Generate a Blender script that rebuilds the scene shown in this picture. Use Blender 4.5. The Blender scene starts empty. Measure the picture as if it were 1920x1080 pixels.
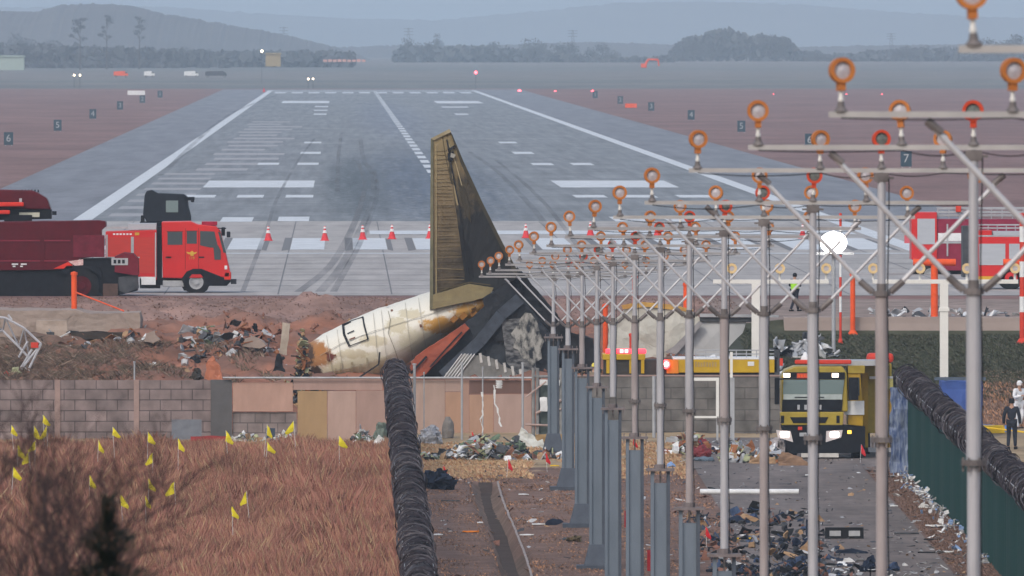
import bpy, bmesh, math, random
import numpy as np
from mathutils import Vector, Matrix, noise
# ------------------------------------------------------------------ camera, world, sun, exposure
sc = bpy.context.scene
C = bpy.context.collection
CAMZ = 10.4
F = 30720.0                      # focal length in pixels of the 1920 px wide photograph (576 mm lens)
VX, VY = 638.0, 80.0             # vanishing point of the runway
cd = bpy.data.cameras.new('camera'); cam = bpy.data.objects.new('camera', cd); C.objects.link(cam)
cam.location = (0, 0, CAMZ); cam.rotation_euler = (math.radians(90), 0, 0)
cd.sensor_width = 36; cd.lens = 576
cd.shift_x = (960-VX)/1920; cd.shift_y = -(540-VY)/1920
cd.clip_start = 5; cd.clip_end = 30000
cd.dof.use_dof = True; cd.dof.focus_distance = 600; cd.dof.aperture_fstop = 13
sc.camera = cam
sc.view_settings.view_transform = 'Standard'; sc.view_settings.look = 'None'
sc.view_settings.exposure = 0.10; sc.view_settings.gamma = 1
w = bpy.data.worlds.new("World"); sc.world = w; w.use_nodes = True
nt = w.node_tree; bg = nt.nodes['Background']
sky = nt.nodes.new('ShaderNodeTexSky'); sky.sky_type = 'NISHITA'; sky.sun_disc = False
SUN_EL, SUN_AZ = math.radians(40), math.radians(205)
sky.sun_elevation = SUN_EL; sky.sun_rotation = SUN_AZ; sky.air_density = 1.3; sky.dust_density = 4.0; sky.ozone_density = 2.0
hsv = nt.nodes.new('ShaderNodeHueSaturation'); hsv.inputs['Saturation'].default_value = 0.9
nt.links.new(sky.outputs[0], hsv.inputs['Color'])
veil = nt.nodes.new('ShaderNodeMix'); veil.data_type = 'RGBA'; veil.blend_type = 'ADD'; veil.inputs[0].default_value = 1   # thin high overcast over the clear sky
nt.links.new(hsv.outputs[0], veil.inputs[6]); veil.inputs[7].default_value = (1.15, 1.48, 1.98, 1); nt.links.new(veil.outputs[2], bg.inputs['Color'])
bg.inputs['Strength'].default_value = 0.125
sl = bpy.data.lights.new('sun', 'SUN'); sl.energy = 1.15; sl.angle = math.radians(10); sl.color = (1.0, 0.91, 0.82)
so = bpy.data.objects.new('sun', sl); C.objects.link(so)
sd = Vector((math.sin(SUN_AZ)*math.cos(SUN_EL), math.cos(SUN_AZ)*math.cos(SUN_EL), math.sin(SUN_EL)))
so.rotation_euler = sd.to_track_quat('Z', 'Y').to_euler()
sc.cycles.max_bounces = 6; sc.cycles.volume_bounces = 3; sc.cycles.use_denoising = True
sc.cycles.caustics_reflective = False; sc.cycles.caustics_refractive = False

# ------------------------------------------------------------------ helpers
R = random.Random(7)
def W(px, py, d):
    "the point at distance d seen at pixel px, py of the photograph"
    return Vector(((px-VX)*d/F, d, CAMZ-(py-VY)*d/F))
def X(px, d): return (px-VX)*d/F
GZ = [(-100,-6.2),(380,-5.7),(400,-5.6),(440,-5.3),(472,-4.95),(504,-4.5),(536,-4.2),(551,-4.05),(598,-3.85),(606,-3.5),(615,-2.6),(625,-2.15),(640,-1.4),(655,-0.62),(668,0),(674,0),(3650,0),(3800,0.1),(6500,2.5),(12000,3)]
GR = [(-100,-6.2),(380,-5.7),(400,-5.6),(440,-5.3),(472,-4.95),(504,-4.5),(536,-4.2),(551,-4.05),(598,-3.85),(616,-3.75),(624,-3.0),(640,-1.75),(648,-1.25),(650.5,-1.2),(651,-0.62),(668,-0.05),(674,0),(3650,0),(3800,0.1),(6500,2.5),(12000,3)]
gx, gy = zip(*GZ); rx, ry = zip(*GR)
def gz(x, d):
    a = np.interp(d, gx, gy); b = np.interp(d, rx, ry)
    t = np.clip((np.asarray(x)-15.5)/2.0, 0, 1)
    return a*(1-t)+b*t
def ground_at(px, py, above=0.0, lo=390, hi=670):
    "walk along the sight line until it is `above` the ground"
    d = lo
    while d < hi:
        p = W(px, py, d)
        if p.z <= float(gz(p.x, d))+above: return Vector((p.x, d, float(gz(p.x, d))))
        d += 0.5
    p = W(px, py, hi); return Vector((p.x, hi, float(gz(p.x, hi))))

MATS = {}
def mat(name, c, c2=None, rough=0.7, metal=0.0, scale=3.0, detail=6.0, bump=0.0, bscale=None, stretch=(1,1,1), contrast=0.5, spec=0.14, attr=None):
    if name in MATS: return MATS[name]
    m = bpy.data.materials.new(name); m.use_nodes = True; MATS[name] = m
    n = m.node_tree; b = n.nodes['Principled BSDF']
    b.inputs['Roughness'].default_value = rough; b.inputs['Metallic'].default_value = metal
    b.inputs['Specular IOR Level'].default_value = spec
    if c2 is None: c2 = tuple(v*0.72 for v in c)
    tc = n.nodes.new('ShaderNodeTexCoord'); mp = n.nodes.new('ShaderNodeMapping'); mp.inputs['Scale'].default_value = stretch
    n.links.new(tc.outputs['Object'], mp.inputs['Vector'])
    no = n.nodes.new('ShaderNodeTexNoise'); no.inputs['Scale'].default_value = scale; no.inputs['Detail'].default_value = detail; no.inputs['Roughness'].default_value = 0.62
    n.links.new(mp.outputs[0], no.inputs['Vector'])
    cr = n.nodes.new('ShaderNodeValToRGB'); cr.color_ramp.elements[0].position = 0.5-contrast*0.4; cr.color_ramp.elements[1].position = 0.5+contrast*0.4
    cr.color_ramp.elements[0].color = (*c2, 1); cr.color_ramp.elements[1].color = (*c, 1)
    n.links.new(no.outputs['Fac'], cr.inputs['Fac']); n.links.new(cr.outputs[0], b.inputs['Base Color'])
    if bump:
        n2 = n.nodes.new('ShaderNodeTexNoise'); n2.inputs['Scale'].default_value = bscale or scale*3; n2.inputs['Detail'].default_value = 4
        n.links.new(mp.outputs[0], n2.inputs['Vector'])
        bp = n.nodes.new('ShaderNodeBump'); bp.inputs['Strength'].default_value = bump; bp.inputs['Distance'].default_value = 0.05
        n.links.new(n2.outputs['Fac'], bp.inputs['Height']); n.links.new(bp.outputs[0], b.inputs['Normal'])
    return m
def glow(name, c, s):
    if name in MATS: return MATS[name]
    m = bpy.data.materials.new(name); m.use_nodes = True; MATS[name] = m
    b = m.node_tree.nodes['Principled BSDF']; b.inputs['Base Color'].default_value = (*c, 1)
    b.inputs['Emission Color'].default_value = (*c, 1); b.inputs['Emission Strength'].default_value = s
    return m
def glass(name='dark_glass', c=(0.045,0.06,0.068)):
    if name in MATS: return MATS[name]
    m = bpy.data.materials.new(name); m.use_nodes = True; MATS[name] = m
    b = m.node_tree.nodes['Principled BSDF']; b.inputs['Base Color'].default_value = (*c, 1); b.inputs['Roughness'].default_value = 0.08
    b.inputs['Specular IOR Level'].default_value = 0.8
    return m

class MB:
    def __init__(s): s.v = []; s.f = []; s.m = []; s.mi = 0
    def add(s, vs, fs):
        o = len(s.v); s.v += [tuple(p) for p in vs]; s.f += [tuple(i+o for i in f) for f in fs]; s.m += [s.mi]*len(fs); return s
    def box(s, x0, x1, y0, y1, z0, z1, rz=0.0, c=None):
        vs = [(x,y,z) for z in (z0,z1) for y in (y0,y1) for x in (x0,x1)]
        if rz:
            cx, cy = c or ((x0+x1)/2, (y0+y1)/2); ca, sa = math.cos(rz), math.sin(rz)
            vs = [((x-cx)*ca-(y-cy)*sa+cx, (x-cx)*sa+(y-cy)*ca+cy, z) for x,y,z in vs]
        return s.add(vs, [(0,2,3,1),(4,5,7,6),(0,1,5,4),(2,6,7,3),(0,4,6,2),(1,3,7,5)])
    def obox(s, cen, size, eul):
        M = Matrix.Translation(cen) @ eul.to_matrix().to_4x4() if hasattr(eul,'to_matrix') else Matrix.Translation(cen)
        hx,hy,hz = [k/2 for k in size]
        vs = [M @ Vector((x,y,z)) for z in (-hz,hz) for y in (-hy,hy) for x in (-hx,hx)]
        return s.add(vs, [(0,2,3,1),(4,5,7,6),(0,1,5,4),(2,6,7,3),(0,4,6,2),(1,3,7,5)])
    def prism(s, pts, y0, y1):
        "outline in x,z pushed from y0 to y1"
        n = len(pts); vs = [(x,y0,z) for x,z in pts]+[(x,y1,z) for x,z in pts]
        fs = [tuple(range(n)), tuple(range(2*n-1,n-1,-1))]+[(i,i+n,(i+1)%n+n,(i+1)%n) for i in range(n)]
        return s.add(vs, fs)
    def tube(s, a, b, r, r2=None, n=8, cap=True):
        a, b = Vector(a), Vector(b); r2 = r if r2 is None else r2
        q = (b-a).to_track_quat('Z','Y'); vs = []
        for p, rr in ((a,r),(b,r2)):
            for k in range(n):
                t = 2*math.pi*k/n; vs.append(p+q @ Vector((math.cos(t)*rr, math.sin(t)*rr, 0)))
        fs = [(k,(k+1)%n,(k+1)%n+n,k+n) for k in range(n)]
        if cap: fs += [tuple(range(n-1,-1,-1)), tuple(range(n,2*n))]
        return s.add(vs, fs)
    def ring(s, c, r0, r1, y0, y1, n=20):
        "annulus facing y"
        cx, cz = c; vs = []
        for (r,y) in ((r0,y0),(r1,y0),(r1,y1),(r0,y1)):
            for k in range(n):
                t = 2*math.pi*k/n; vs.append((cx+math.cos(t)*r, y, cz+math.sin(t)*r))
        fs = []
        for j in range(4):
            for k in range(n): fs.append((j*n+k, j*n+(k+1)%n, ((j+1)%4)*n+(k+1)%n, ((j+1)%4)*n+k))
        return s.add(vs, fs)
    def lathe(s, prof, c=(0,0,0), n=16):
        vs = []; 
        for r,z in prof:
            for k in range(n):
                t = 2*math.pi*k/n; vs.append((c[0]+math.cos(t)*r, c[1]+math.sin(t)*r, c[2]+z))
        fs = [(j*n+k, j*n+(k+1)%n, (j+1)*n+(k+1)%n, (j+1)*n+k) for j in range(len(prof)-1) for k in range(n)]
        return s.add(vs, fs)
    def build(s, name, ms, parent=None, loc=None, bevel=0, smooth=False, crumple=0, cs=2.0, cuts=0):
        me = bpy.data.meshes.new(name); me.from_pydata(s.v, [], s.f)
        ms = ms if isinstance(ms, (list,tuple)) else [ms]
        for m in ms: me.materials.append(m)
        if any(s.m): me.polygons.foreach_set('material_index', s.m)
        bm = bmesh.new(); bm.from_mesh(me); bmesh.ops.recalc_face_normals(bm, faces=bm.faces)
        if cuts:
            bmesh.ops.triangulate(bm, faces=[f for f in bm.faces if len(f.verts)>4])
            for k in range(cuts): bmesh.ops.subdivide_edges(bm, edges=bm.edges[:], cuts=1, use_grid_fill=True)
        if crumple:
            for v in bm.verts: v.co += noise.noise_vector(v.co*cs)*crumple + noise.noise_vector(v.co*cs*3.1)*crumple*0.4
        bm.to_mesh(me); bm.free()
        if smooth:
            me.polygons.foreach_set('use_smooth', [True]*len(me.polygons))
        o = bpy.data.objects.new(name, me); C.objects.link(o)
        if parent: o.parent = parent
        if loc is not None: o.location = loc
        if bevel:
            b = o.modifiers.new('bevel','BEVEL'); b.width = bevel; b.segments = 2; b.limit_method = 'ANGLE'
        return o
def tag(o, label, cat, group=None, kind=None):
    o['label'] = label
    if cat: o['category'] = cat
    if group: o['group'] = group
    if kind: o['kind'] = kind
    return o
def thing(name, loc, label, cat, group=None, rz=0):
    o = bpy.data.objects.new(name, None); C.objects.link(o); o.location = loc; o.rotation_euler = (0,0,rz); o.empty_display_size = 0.3
    return tag(o, label, cat, group)
def part(name, mb, m, parent, **k): return mb.build(name, m, parent, **k)
def struct(o): o['kind'] = 'structure'; return o

# ------------------------------------------------------------------ ground: one sheet out to the horizon
def spaced(a, b, st): return list(np.arange(a, b, st))
xs = np.array(sorted(set([-1900,-1400,-900,-600,-400,-250,-150,-100,-80,-60,-50,-45,-40,-36,-32,-30,-28,-26,-24,-22,-20]+spaced(-18,31,0.3)+[32,33,35,36.5,38,40,42,45,50,60,80,110,150,250,400,600,900,1400,1900])))
ys = np.array(sorted(set([-90,0,100,200,300,350,380]+spaced(390,676,0.8)+[651,680,690,700,720,750,800,900,1000,1200,1500,1800,2200,2600,3000,3400,3600,3640,3660,3700,3740,3800,3900,4000,4200,4400,4600,5000,5500,6000,7000,8000,9000,10500,12000,14000,15990])))
XX, YY = np.meshgrid(xs, ys); ZZ = gz(XX, YY)
ROADX = (12.0, 17.8)
def vnoise(x, y, s, seed=0): return noise.fractal(Vector((x*s, y*s, seed)), 1.0, 2.0, 4)
near = (XX>-17)&(XX<30.5)&(YY>391)&(YY<668)
col = np.zeros(XX.shape+(3,))
def ditch(x, y): 
    cx = 4.95-0.15*np.sin(y*0.05)
    return np.exp(-((x-cx)/0.36)**4)*np.clip((546-y)/3,0,1)
EPS = 0
for j in range(XX.shape[0]):
    for i in range(XX.shape[1]):
        x, y = XX[j,i], YY[j,i]
        c = (0.215,0.13,0.12)                                   # dry reddish grass beside the runway
        if near[j,i]:
            n1 = vnoise(x, y, 0.35); n2 = vnoise(x, y, 1.3, 5)
            road = (ROADX[0]<=x<=ROADX[1]+ (2.2 if y>552 else 0)) and y<592
            if y < 600:
                if not road:
                    ZZ[j,i] += 0.05*n1+0.04*n2
                    ZZ[j,i] -= 0.55*ditch(x, y)
                    if x < 1.6: ZZ[j,i] -= 0.22
                    if x > 20: ZZ[j,i] += 0.1
                c = (0.17,0.11,0.09)                           # brown field soil
                if x < 1.9: c = (0.25,0.13,0.09)
                if y > 556+n1*6: c = (0.33,0.25,0.16)
                if ditch(x,y) > 0.4: c = (0.15,0.11,0.09)
            else:
                t = min(1, max(0, (y-603)/6))*min(1,max(0,(668-y)/6))
                if x < 15:
                    ZZ[j,i] += t*((0.55 if -9 < x < 0 else 0.32)*n1+0.22*n2)
                    g = min(1,max(0,(x+12.5)/3.5))                 # brown weeds at left, fresh red soil in the middle
                    a = (0.17,0.12,0.09); b = (0.29,0.135,0.09)
                    b2 = (0.22,0.12,0.09) if n1 > 0.15 else b
                    c = tuple(a[k]*(1-g)+b2[k]*g for k in range(3))
                    if y > 653+n1*3: c = (0.255,0.165,0.14)
                else:
                    c = (0.06,0.065,0.045) if y > 620 else (0.24,0.16,0.11)
                    if x > 24 and y < 634: c = (0.25,0.17,0.12)
                    if y > 651: c = (0.25,0.2,0.18)
        elif y > 3660: c = (0.13,0.14,0.135) if (int(y/170)%2==0) else (0.17,0.16,0.15)
        elif y < 400: c = (0.235,0.145,0.105)
        col[j,i] = c
ny_, nx_ = XX.shape
me = bpy.data.meshes.new('ground')
vv = np.stack([XX,YY,ZZ],-1).reshape(-1,3)
idx = np.arange(nx_*ny_).reshape(ny_,nx_)
q = np.stack([idx[:-1,:-1],idx[:-1,1:],idx[1:,1:],idx[1:,:-1]],-1).reshape(-1,4)
me.from_pydata(vv.tolist(), [], q.tolist())
ca = me.color_attributes.new('soil', 'FLOAT_COLOR', 'POINT')
ca.data.foreach_set('color', np.concatenate([col.reshape(-1,3), np.ones((nx_*ny_,1))],1).ravel())
gm = mat('soil', (1.25,1.22,1.2), (0.62,0.6,0.58), rough=0.95, scale=0.9, detail=10, bump=0.8, bscale=2.5, contrast=0.55, spec=0.1)
def multiply_attr(m, name):
    n = m.node_tree; b = n.nodes['Principled BSDF']; src = b.inputs['Base Color'].links[0].from_socket
    a = n.nodes.new('ShaderNodeAttribute'); a.attribute_name = name
    mx = n.nodes.new('ShaderNodeMix'); mx.data_type = 'RGBA'; mx.blend_type = 'MULTIPLY'; mx.inputs[0].default_value = 1
    n.links.new(src, mx.inputs[6]); n.links.new(a.outputs['Color'], mx.inputs[7]); n.links.new(mx.outputs[2], b.inputs['Base Color'])
multiply_attr(gm, 'soil')
me.materials.append(gm)
me.polygons.foreach_set('use_smooth', [True]*len(me.polygons))
go = bpy.data.objects.new('ground', me); C.objects.link(go); struct(go)
def hsurf(x, y):
    i = int(np.clip(np.searchsorted(xs, x)-1, 0, nx_-2)); j = int(np.clip(np.searchsorted(ys, y)-1, 0, ny_-2))
    u = (x-xs[i])/(xs[i+1]-xs[i]); v = (y-ys[j])/(ys[j+1]-ys[j])
    return float(ZZ[j,i]*(1-u)*(1-v)+ZZ[j,i+1]*u*(1-v)+ZZ[j+1,i]*(1-u)*v+ZZ[j+1,i+1]*u*v)
def on_ground(px, py, lo=392, hi=668):
    d = lo
    while d < hi:
        p = W(px, py, d)
        if p.z <= hsurf(p.x, d): return Vector((p.x, d, hsurf(p.x, d)))
        d += 0.4
    p = W(px,py,hi); return Vector((p.x, hi, hsurf(p.x,hi)))
def at_depth(px, d): x = X(px, d); return Vector((x, d, hsurf(x, d)))

def grid_sheet(name, x0, x1, y0, y1, m, off, xst=None):
    xx = [v for v in xs if x0 <= v <= x1]; yy = [v for v in ys if y0 <= v <= y1]
    vs = [(x,y,hsurf(min(x,xs[-1]-1e-6),min(y,ys[-1]-1e-6))+off) for y in yy for x in xx]; n = len(xx)
    fs = [(j*n+i,j*n+i+1,(j+1)*n+i+1,(j+1)*n+i) for j in range(len(yy)-1) for i in range(n-1)]
    return struct(MB().add(vs, fs).build(name, m))
road_m = mat('road_asphalt', (0.205,0.165,0.15), (0.115,0.10,0.095), rough=0.85, scale=1.0, detail=10, contrast=0.6, bump=0.2)
grid_sheet('road', 12.0, 17.8, 391, 592, road_m, 0.02)
grid_sheet('road', 17.69, 20.1, 553, 592, road_m, 0.024)

# ------------------------------------------------------------------ runway and apron (z = 0)
def quad_sheet(name, pts, z, m, ny=1):
    mb = MB(); mb.add([(x,y,z) for x,y in pts], [tuple(range(len(pts)))]); return struct(mb.build(name, m))
asph = mat('runway_asphalt', (0.235,0.242,0.252), (0.145,0.155,0.165), rough=0.8, scale=0.35, detail=10, contrast=0.7, stretch=(1,0.35,1), spec=0.3)
conc = mat('apron_concrete', (0.42,0.39,0.37), (0.30,0.28,0.27), rough=0.85, scale=0.35, detail=10, contrast=0.7, stretch=(1,0.5,1), spec=0.2)
shld = mat('shoulder_asphalt', (0.215,0.22,0.24), (0.15,0.155,0.175), rough=0.85, scale=0.35, detail=10, contrast=0.7, stretch=(1,0.3,1), spec=0.2)
# rubber laid down by landings: broad dark patches with torn edges, on the asphalt itself
def add_patch(m, cx, cy, sx, sy, colr, amount, nscale=0.12):
    n = m.node_tree; b = n.nodes['Principled BSDF']; src = b.inputs['Base Color'].links[0].from_socket
    tc = n.nodes.new('ShaderNodeTexCoord'); mp = n.nodes.new('ShaderNodeMapping'); mp.vector_type = 'POINT'
    mp.inputs['Location'].default_value = (-cx/sx, -cy/sy, 0); mp.inputs['Scale'].default_value = (1/sx, 1/sy, 0)
    n.links.new(tc.outputs['Object'], mp.inputs['Vector'])
    g = n.nodes.new('ShaderNodeTexGradient'); g.gradient_type = 'SPHERICAL'; n.links.new(mp.outputs[0], g.inputs[0])
    no = n.nodes.new('ShaderNodeTexNoise'); no.inputs['Scale'].default_value = nscale; no.inputs['Detail'].default_value = 10; no.inputs['Roughness'].default_value=0.7
    m2 = n.nodes.new('ShaderNodeMapping'); m2.inputs['Scale'].default_value = (1,0.12,1); n.links.new(tc.outputs['Object'], m2.inputs['Vector']); n.links.new(m2.outputs[0], no.inputs['Vector'])
    mm = n.nodes.new('ShaderNodeMath'); mm.operation = 'MULTIPLY'; k0 = n.nodes.new('ShaderNodeMapRange'); k0.inputs[1].default_value = 0.40; k0.inputs[2].default_value = 0.62; k0.inputs[3].default_value = 0.12; k0.inputs[4].default_value = 0.75; n.links.new(no.outputs['Fac'], k0.inputs[0]); n.links.new(g.outputs['Fac'], mm.inputs[0]); n.links.new(k0.outputs[0], mm.inputs[1])
    r = n.nodes.new('ShaderNodeMapRange'); r.inputs[1].default_value = 0.06; r.inputs[2].default_value = 0.32; r.inputs[4].default_value = amount; n.links.new(mm.outputs[0], r.inputs[0])
    mx = n.nodes.new('ShaderNodeMix'); mx.data_type = 'RGBA'; mx.inputs[7].default_value = (*colr,1)
    n.links.new(r.outputs[0], mx.inputs[0]); n.links.new(src, mx.inputs[6]); n.links.new(mx.outputs[2], b.inputs['Base Color'])
add_patch(asph, 6.5, 1250, 8.5, 520, (0.085,0.105,0.14), 0.95, 1.6)
add_patch(asph, 1.0, 1220, 3.4, 420, (0.075,0.09,0.10), 0.95, 2.2)
add_patch(asph, 7.0, 2300, 7, 900, (0.16,0.18,0.23), 0.6, 1.2)
def streaks(m, st, sc_, lo, hi, detail=8):
    n = m.node_tree; b = n.nodes['Principled BSDF']; src = b.inputs['Base Color'].links[0].from_socket
    tc = n.nodes.new('ShaderNodeTexCoord'); mp = n.nodes.new('ShaderNodeMapping'); mp.inputs['Scale'].default_value = st; n.links.new(tc.outputs['Object'], mp.inputs['Vector'])
    no = n.nodes.new('ShaderNodeTexNoise'); no.inputs['Scale'].default_value = sc_; no.inputs['Detail'].default_value = detail; no.inputs['Roughness'].default_value = 0.6; n.links.new(mp.outputs[0], no.inputs['Vector'])
    r = n.nodes.new('ShaderNodeMapRange'); r.inputs[1].default_value = 0.3; r.inputs[2].default_value = 0.7; r.inputs[3].default_value = lo; r.inputs[4].default_value = hi; n.links.new(no.outputs['Fac'], r.inputs[0])
    mx = n.nodes.new('ShaderNodeMix'); mx.data_type = 'RGBA'; mx.blend_type = 'MULTIPLY'; mx.inputs[0].default_value = 1
    n.links.new(src, mx.inputs[6]); n.links.new(r.outputs[0], mx.inputs[7]); n.links.new(mx.outputs[2], b.inputs['Base Color'])
streaks(asph, (1,0.012,1), 1.2, 0.72, 1.2); streaks(asph, (0.25,0.05,1), 0.5, 0.82, 1.15); streaks(shld, (0.6,0.02,1), 0.8, 0.78, 1.18)
streaks(conc, (0.5,0.03,1), 1.5, 0.82, 1.12); streaks(conc, (0.06,0.25,1), 0.8, 0.88, 1.08)
streaks(road_m, (0.8,0.1,1), 0.7, 0.68, 1.25); streaks(road_m, (3,0.3,1), 1.0, 0.85, 1.1)
streaks(gm, (0.12,0.03,1), 0.8, 0.78, 1.18); streaks(gm, (0.03,0.012,1), 1.0, 0.85, 1.15)
Y0, Y1, YE = 673.5, 954, 3640
quad_sheet('apron', [(-60,Y0),(75,Y0),(75,Y1),(-60,Y1)], 0.010, conc)
quad_sheet('runway', [(-15.6,Y1),(29.6,Y1),(29.6,YE),(-15.6,YE)], 0.010, asph)
quad_sheet('runway_shoulder', [(-24,Y1),(-15.6,Y1),(-15.6,YE),(-26,YE)], 0.010, shld)
quad_sheet('runway_shoulder', [(29.6,Y1),(38,Y1),(40,YE),(29.6,YE)], 0.010, shld)
white = mat('runway_paint', (0.66,0.68,0.70), (0.42,0.44,0.46), rough=0.7, scale=0.8, detail=8, contrast=0.9, stretch=(1,0.3,1))
joint = mat('joint_tar', (0.20,0.195,0.20), (0.14,0.14,0.145), rough=0.9)
pale = mat('worn_paint', (0.35,0.34,0.35), (0.27,0.27,0.28), rough=0.8, scale=0.5, contrast=1.0)
worn = mat('patch_concrete', (0.26,0.25,0.255), (0.2,0.2,0.205), rough=0.8, scale=0.3, contrast=1.0)
def pxq(mb, x0, x1, ya, yb, z=0.022, snap=None):
    "a painted rectangle whose near edge runs from pixel x0 to x1 at row yb and whose far edge lies on row ya"
    dn = F*CAMZ/(yb-VY); df = F*CAMZ/(ya-VY); a, b = (x0-VX)*dn/F, (x1-VX)*dn/F
    mb.add([(a,dn,z),(b,dn,z),(b,df,z),(a,df,z)], [(0,1,2,3)])
mk = MB()
for xl in (-15.1, 28.9):
    y = 690 if xl > 0 else 690
    mk.add([(xl-0.55,y,0.022),(xl+0.55,y,0.022),(xl+0.55,3560,0.022),(xl-0.55,3560,0.022)], [(0,1,2,3)])
y = 1085
while y < 3500:                                             # centre line dashes
    mk.add([(7.0,y,0.022),(7.75,y,0.022),(7.75,y+34,0.022),(7.0,y+34,0.022)], [(0,1,2,3)]); y += 55
for x0,x1,ya,yb in [(380,588,339,352),(1052,1274,339,352),(482,522,305.5,309.5),(557,597,305.5,309.5),(1000,1040,306,310),(1075,1115,306,310),
    (563,601,285,289),(965,1003,285,289),(570,602,266,269),(938,971,266,269),(443,493,366,371),(535,587,366,371),(345,402,366,371),
    (1080,1140,366,371),(1172,1235,366,371),(1275,1340,366,371),(412,472,408,416.5),(520,579,407,415.5),(1155,1230,407,416),(1255,1340,407,416),(1375,1430,408,416),
    (588,612,213,215.5),(588,614,206,208),(590,615,199,201),(855,880,213,215.5),(527,617,189.5,193.5),(820,907,189.5,194),(830,880,200,202)]:
    pxq(mk, x0, x1, ya, yb)
k = 0
for i in range(14):                                          # threshold bars
    x0 = -15.2+3.17*i
    if 5.4 < x0 < 7.6: continue
    mk.add([(x0,822,0.022),(x0+1.72,822,0.022),(x0+1.72,870,0.022),(x0,870,0.022)], [(0,1,2,3)])
mk.add([(1.6,888,0.022),(28,888,0.022),(28,905,0.022),(1.6,905,0.022)], [(0,1,2,3)])
mk.add([(-14,806,0.022),(28,806,0.022),(28,809,0.022),(-14,809,0.022)], [(0,1,2,3)])
for i in range(12):                                          # far threshold bars
    x0 = -13.6+3.5*i; mk.add([(x0,3360,0.022),(x0+2.3,3360,0.022),(x0+2.3,3440,0.022),(x0,3440,0.022)], [(0,1,2,3)])
mk.add([(-15,3500,0.022),(29,3500,0.022),(29,3525,0.022),(-15,3525,0.022)], [(0,1,2,3)])
struct(mk.build('runway_markings', white))
sh = MB()                                                    # dark edges beside the threshold bars and pavement joints
for i in range(14):
    x0 = -15.2+3.17*i
    if 5.4 < x0 < 7.6: continue
    sh.add([(x0-0.42,818,0.018),(x0-0.02,822,0.018),(x0-0.02,872,0.018),(x0-0.42,872,0.018)], [(0,1,2,3)])
    if i%2: sh.add([(x0+1.74,822,0.018),(x0+2.0,818,0.018),(x0+2.0,868,0.018),(x0+1.74,868,0.018)], [(0,1,2,3)])
for x0 in [-12,-7.3,-2.6,2.1,6.8,11.5,16.2,21,26]:
    sh.add([(x0,676,0.016),(x0+0.06,676,0.016),(x0+0.06,952,0.016),(x0,952,0.016)], [(0,1,2,3)])
for yy in [700,716,733,752,771,790,930]:
    sh.add([(-20,yy,0.017),(40,yy,0.017),(40,yy+0.5,0.017),(-20,yy+0.5,0.017)], [(0,1,2,3)])
struct(sh.build('pavement_joints', joint))
pt = MB()                                                    # scrubbed-out old markings
for r_ in range(14):
    y = 1330+r_*62; a = -11.8+0.25*(r_%3)
    pt.add([(a,y,0.014),(a+4.2+(r_%4)*0.8,y,0.014),(a+4.2+(r_%4)*0.8,y+26,0.014),(a,y+26,0.014)], [(0,1,2,3)])
for r_ in range(8):
    y = 980+r_*44; pt.add([(-13.9,y,0.014),(-9.9,y,0.014),(-9.9,y+17,0.014),(-13.9,y+17,0.014)], [(0,1,2,3)])
struct(pt.build('scrubbed_markings', pale))
def track(pts, wd, name='tyre_track'):
    mb = MB(); P = []
    for i,(px,py,*o) in enumerate(pts):
        d = F*CAMZ/(py-VY); P.append((X(px,d), d))
    # smooth sub-division
    Q = []
    for i in range(len(P)-1):
        p0, p1, p2, p3 = P[max(i-1,0)], P[i], P[i+1], P[min(i+2,len(P)-1)]
        for t in np.linspace(0,1,10,endpoint=False):
            Q.append(tuple(0.5*((2*p1[k])+(-p0[k]+p2[k])*t+(2*p0[k]-5*p1[k]+4*p2[k]-p3[k])*t*t+(-p0[k]+3*p1[k]-3*p2[k]+p3[k])*t**3) for k in (0,1)))
    Q.append(P[-1])
    vs = []
    for q_ in Q: vs += [(q_[0]-wd/2,q_[1],0.026),(q_[0]+wd/2,q_[1],0.026)]
    mb.add(vs, [(2*i,2*i+1,2*i+3,2*i+2) for i in range(len(Q)-1)])
    return struct(mb.build(name, rub))
rub = mat('tyre_rubber_mark', (0.24,0.24,0.25), (0.16,0.165,0.18), rough=0.9, scale=1.2, detail=6, contrast=0.9, stretch=(4,0.01,1))
def alpha_noise(m, lo, hi, scale):
    n = m.node_tree; b = n.nodes['Principled BSDF']; tc = n.nodes.new('ShaderNodeTexCoord'); mp = n.nodes.new('ShaderNodeMapping'); mp.inputs['Scale'].default_value = (1,0.02,1)
    no = n.nodes.new('ShaderNodeTexNoise'); no.inputs['Scale'].default_value = scale; no.inputs['Detail'].default_value = 8
    n.links.new(tc.outputs['Object'], mp.inputs[0]); n.links.new(mp.outputs[0], no.inputs['Vector'])
    r = n.nodes.new('ShaderNodeMapRange'); r.inputs[1].default_value = lo; r.inputs[2].default_value = hi; r.inputs[3].default_value=0.0; r.inputs[4].default_value = 0.6
    n.links.new(no.outputs['Fac'], r.inputs[0]); n.links.new(r.outputs[0], b.inputs['Alpha'])
alpha_noise(rub, 0.30, 0.75, 0.7)
track([(600,548),(640,500),(672,440),(697,380),(700,330),(682,300),(676,262)], 0.42)
track([(560,548),(618,500),(655,440),(676,385),(684,340),(668,300)], 0.38)
track([(625,548),(668,470),(690,420),(707,360),(702,318)], 0.3)
track([(455,548),(500,430),(520,372),(560,300),(590,260)], 0.22)
track([(1030,430),(985,375),(930,320),(880,285)], 0.4)
track([(1120,520),(1060,430),(1000,360),(930,300)], 0.3)
track([(300,330),(430,215),(520,178)], 0.5)
track([(633,360),(634,300),(640,250)], 0.35)

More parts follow.
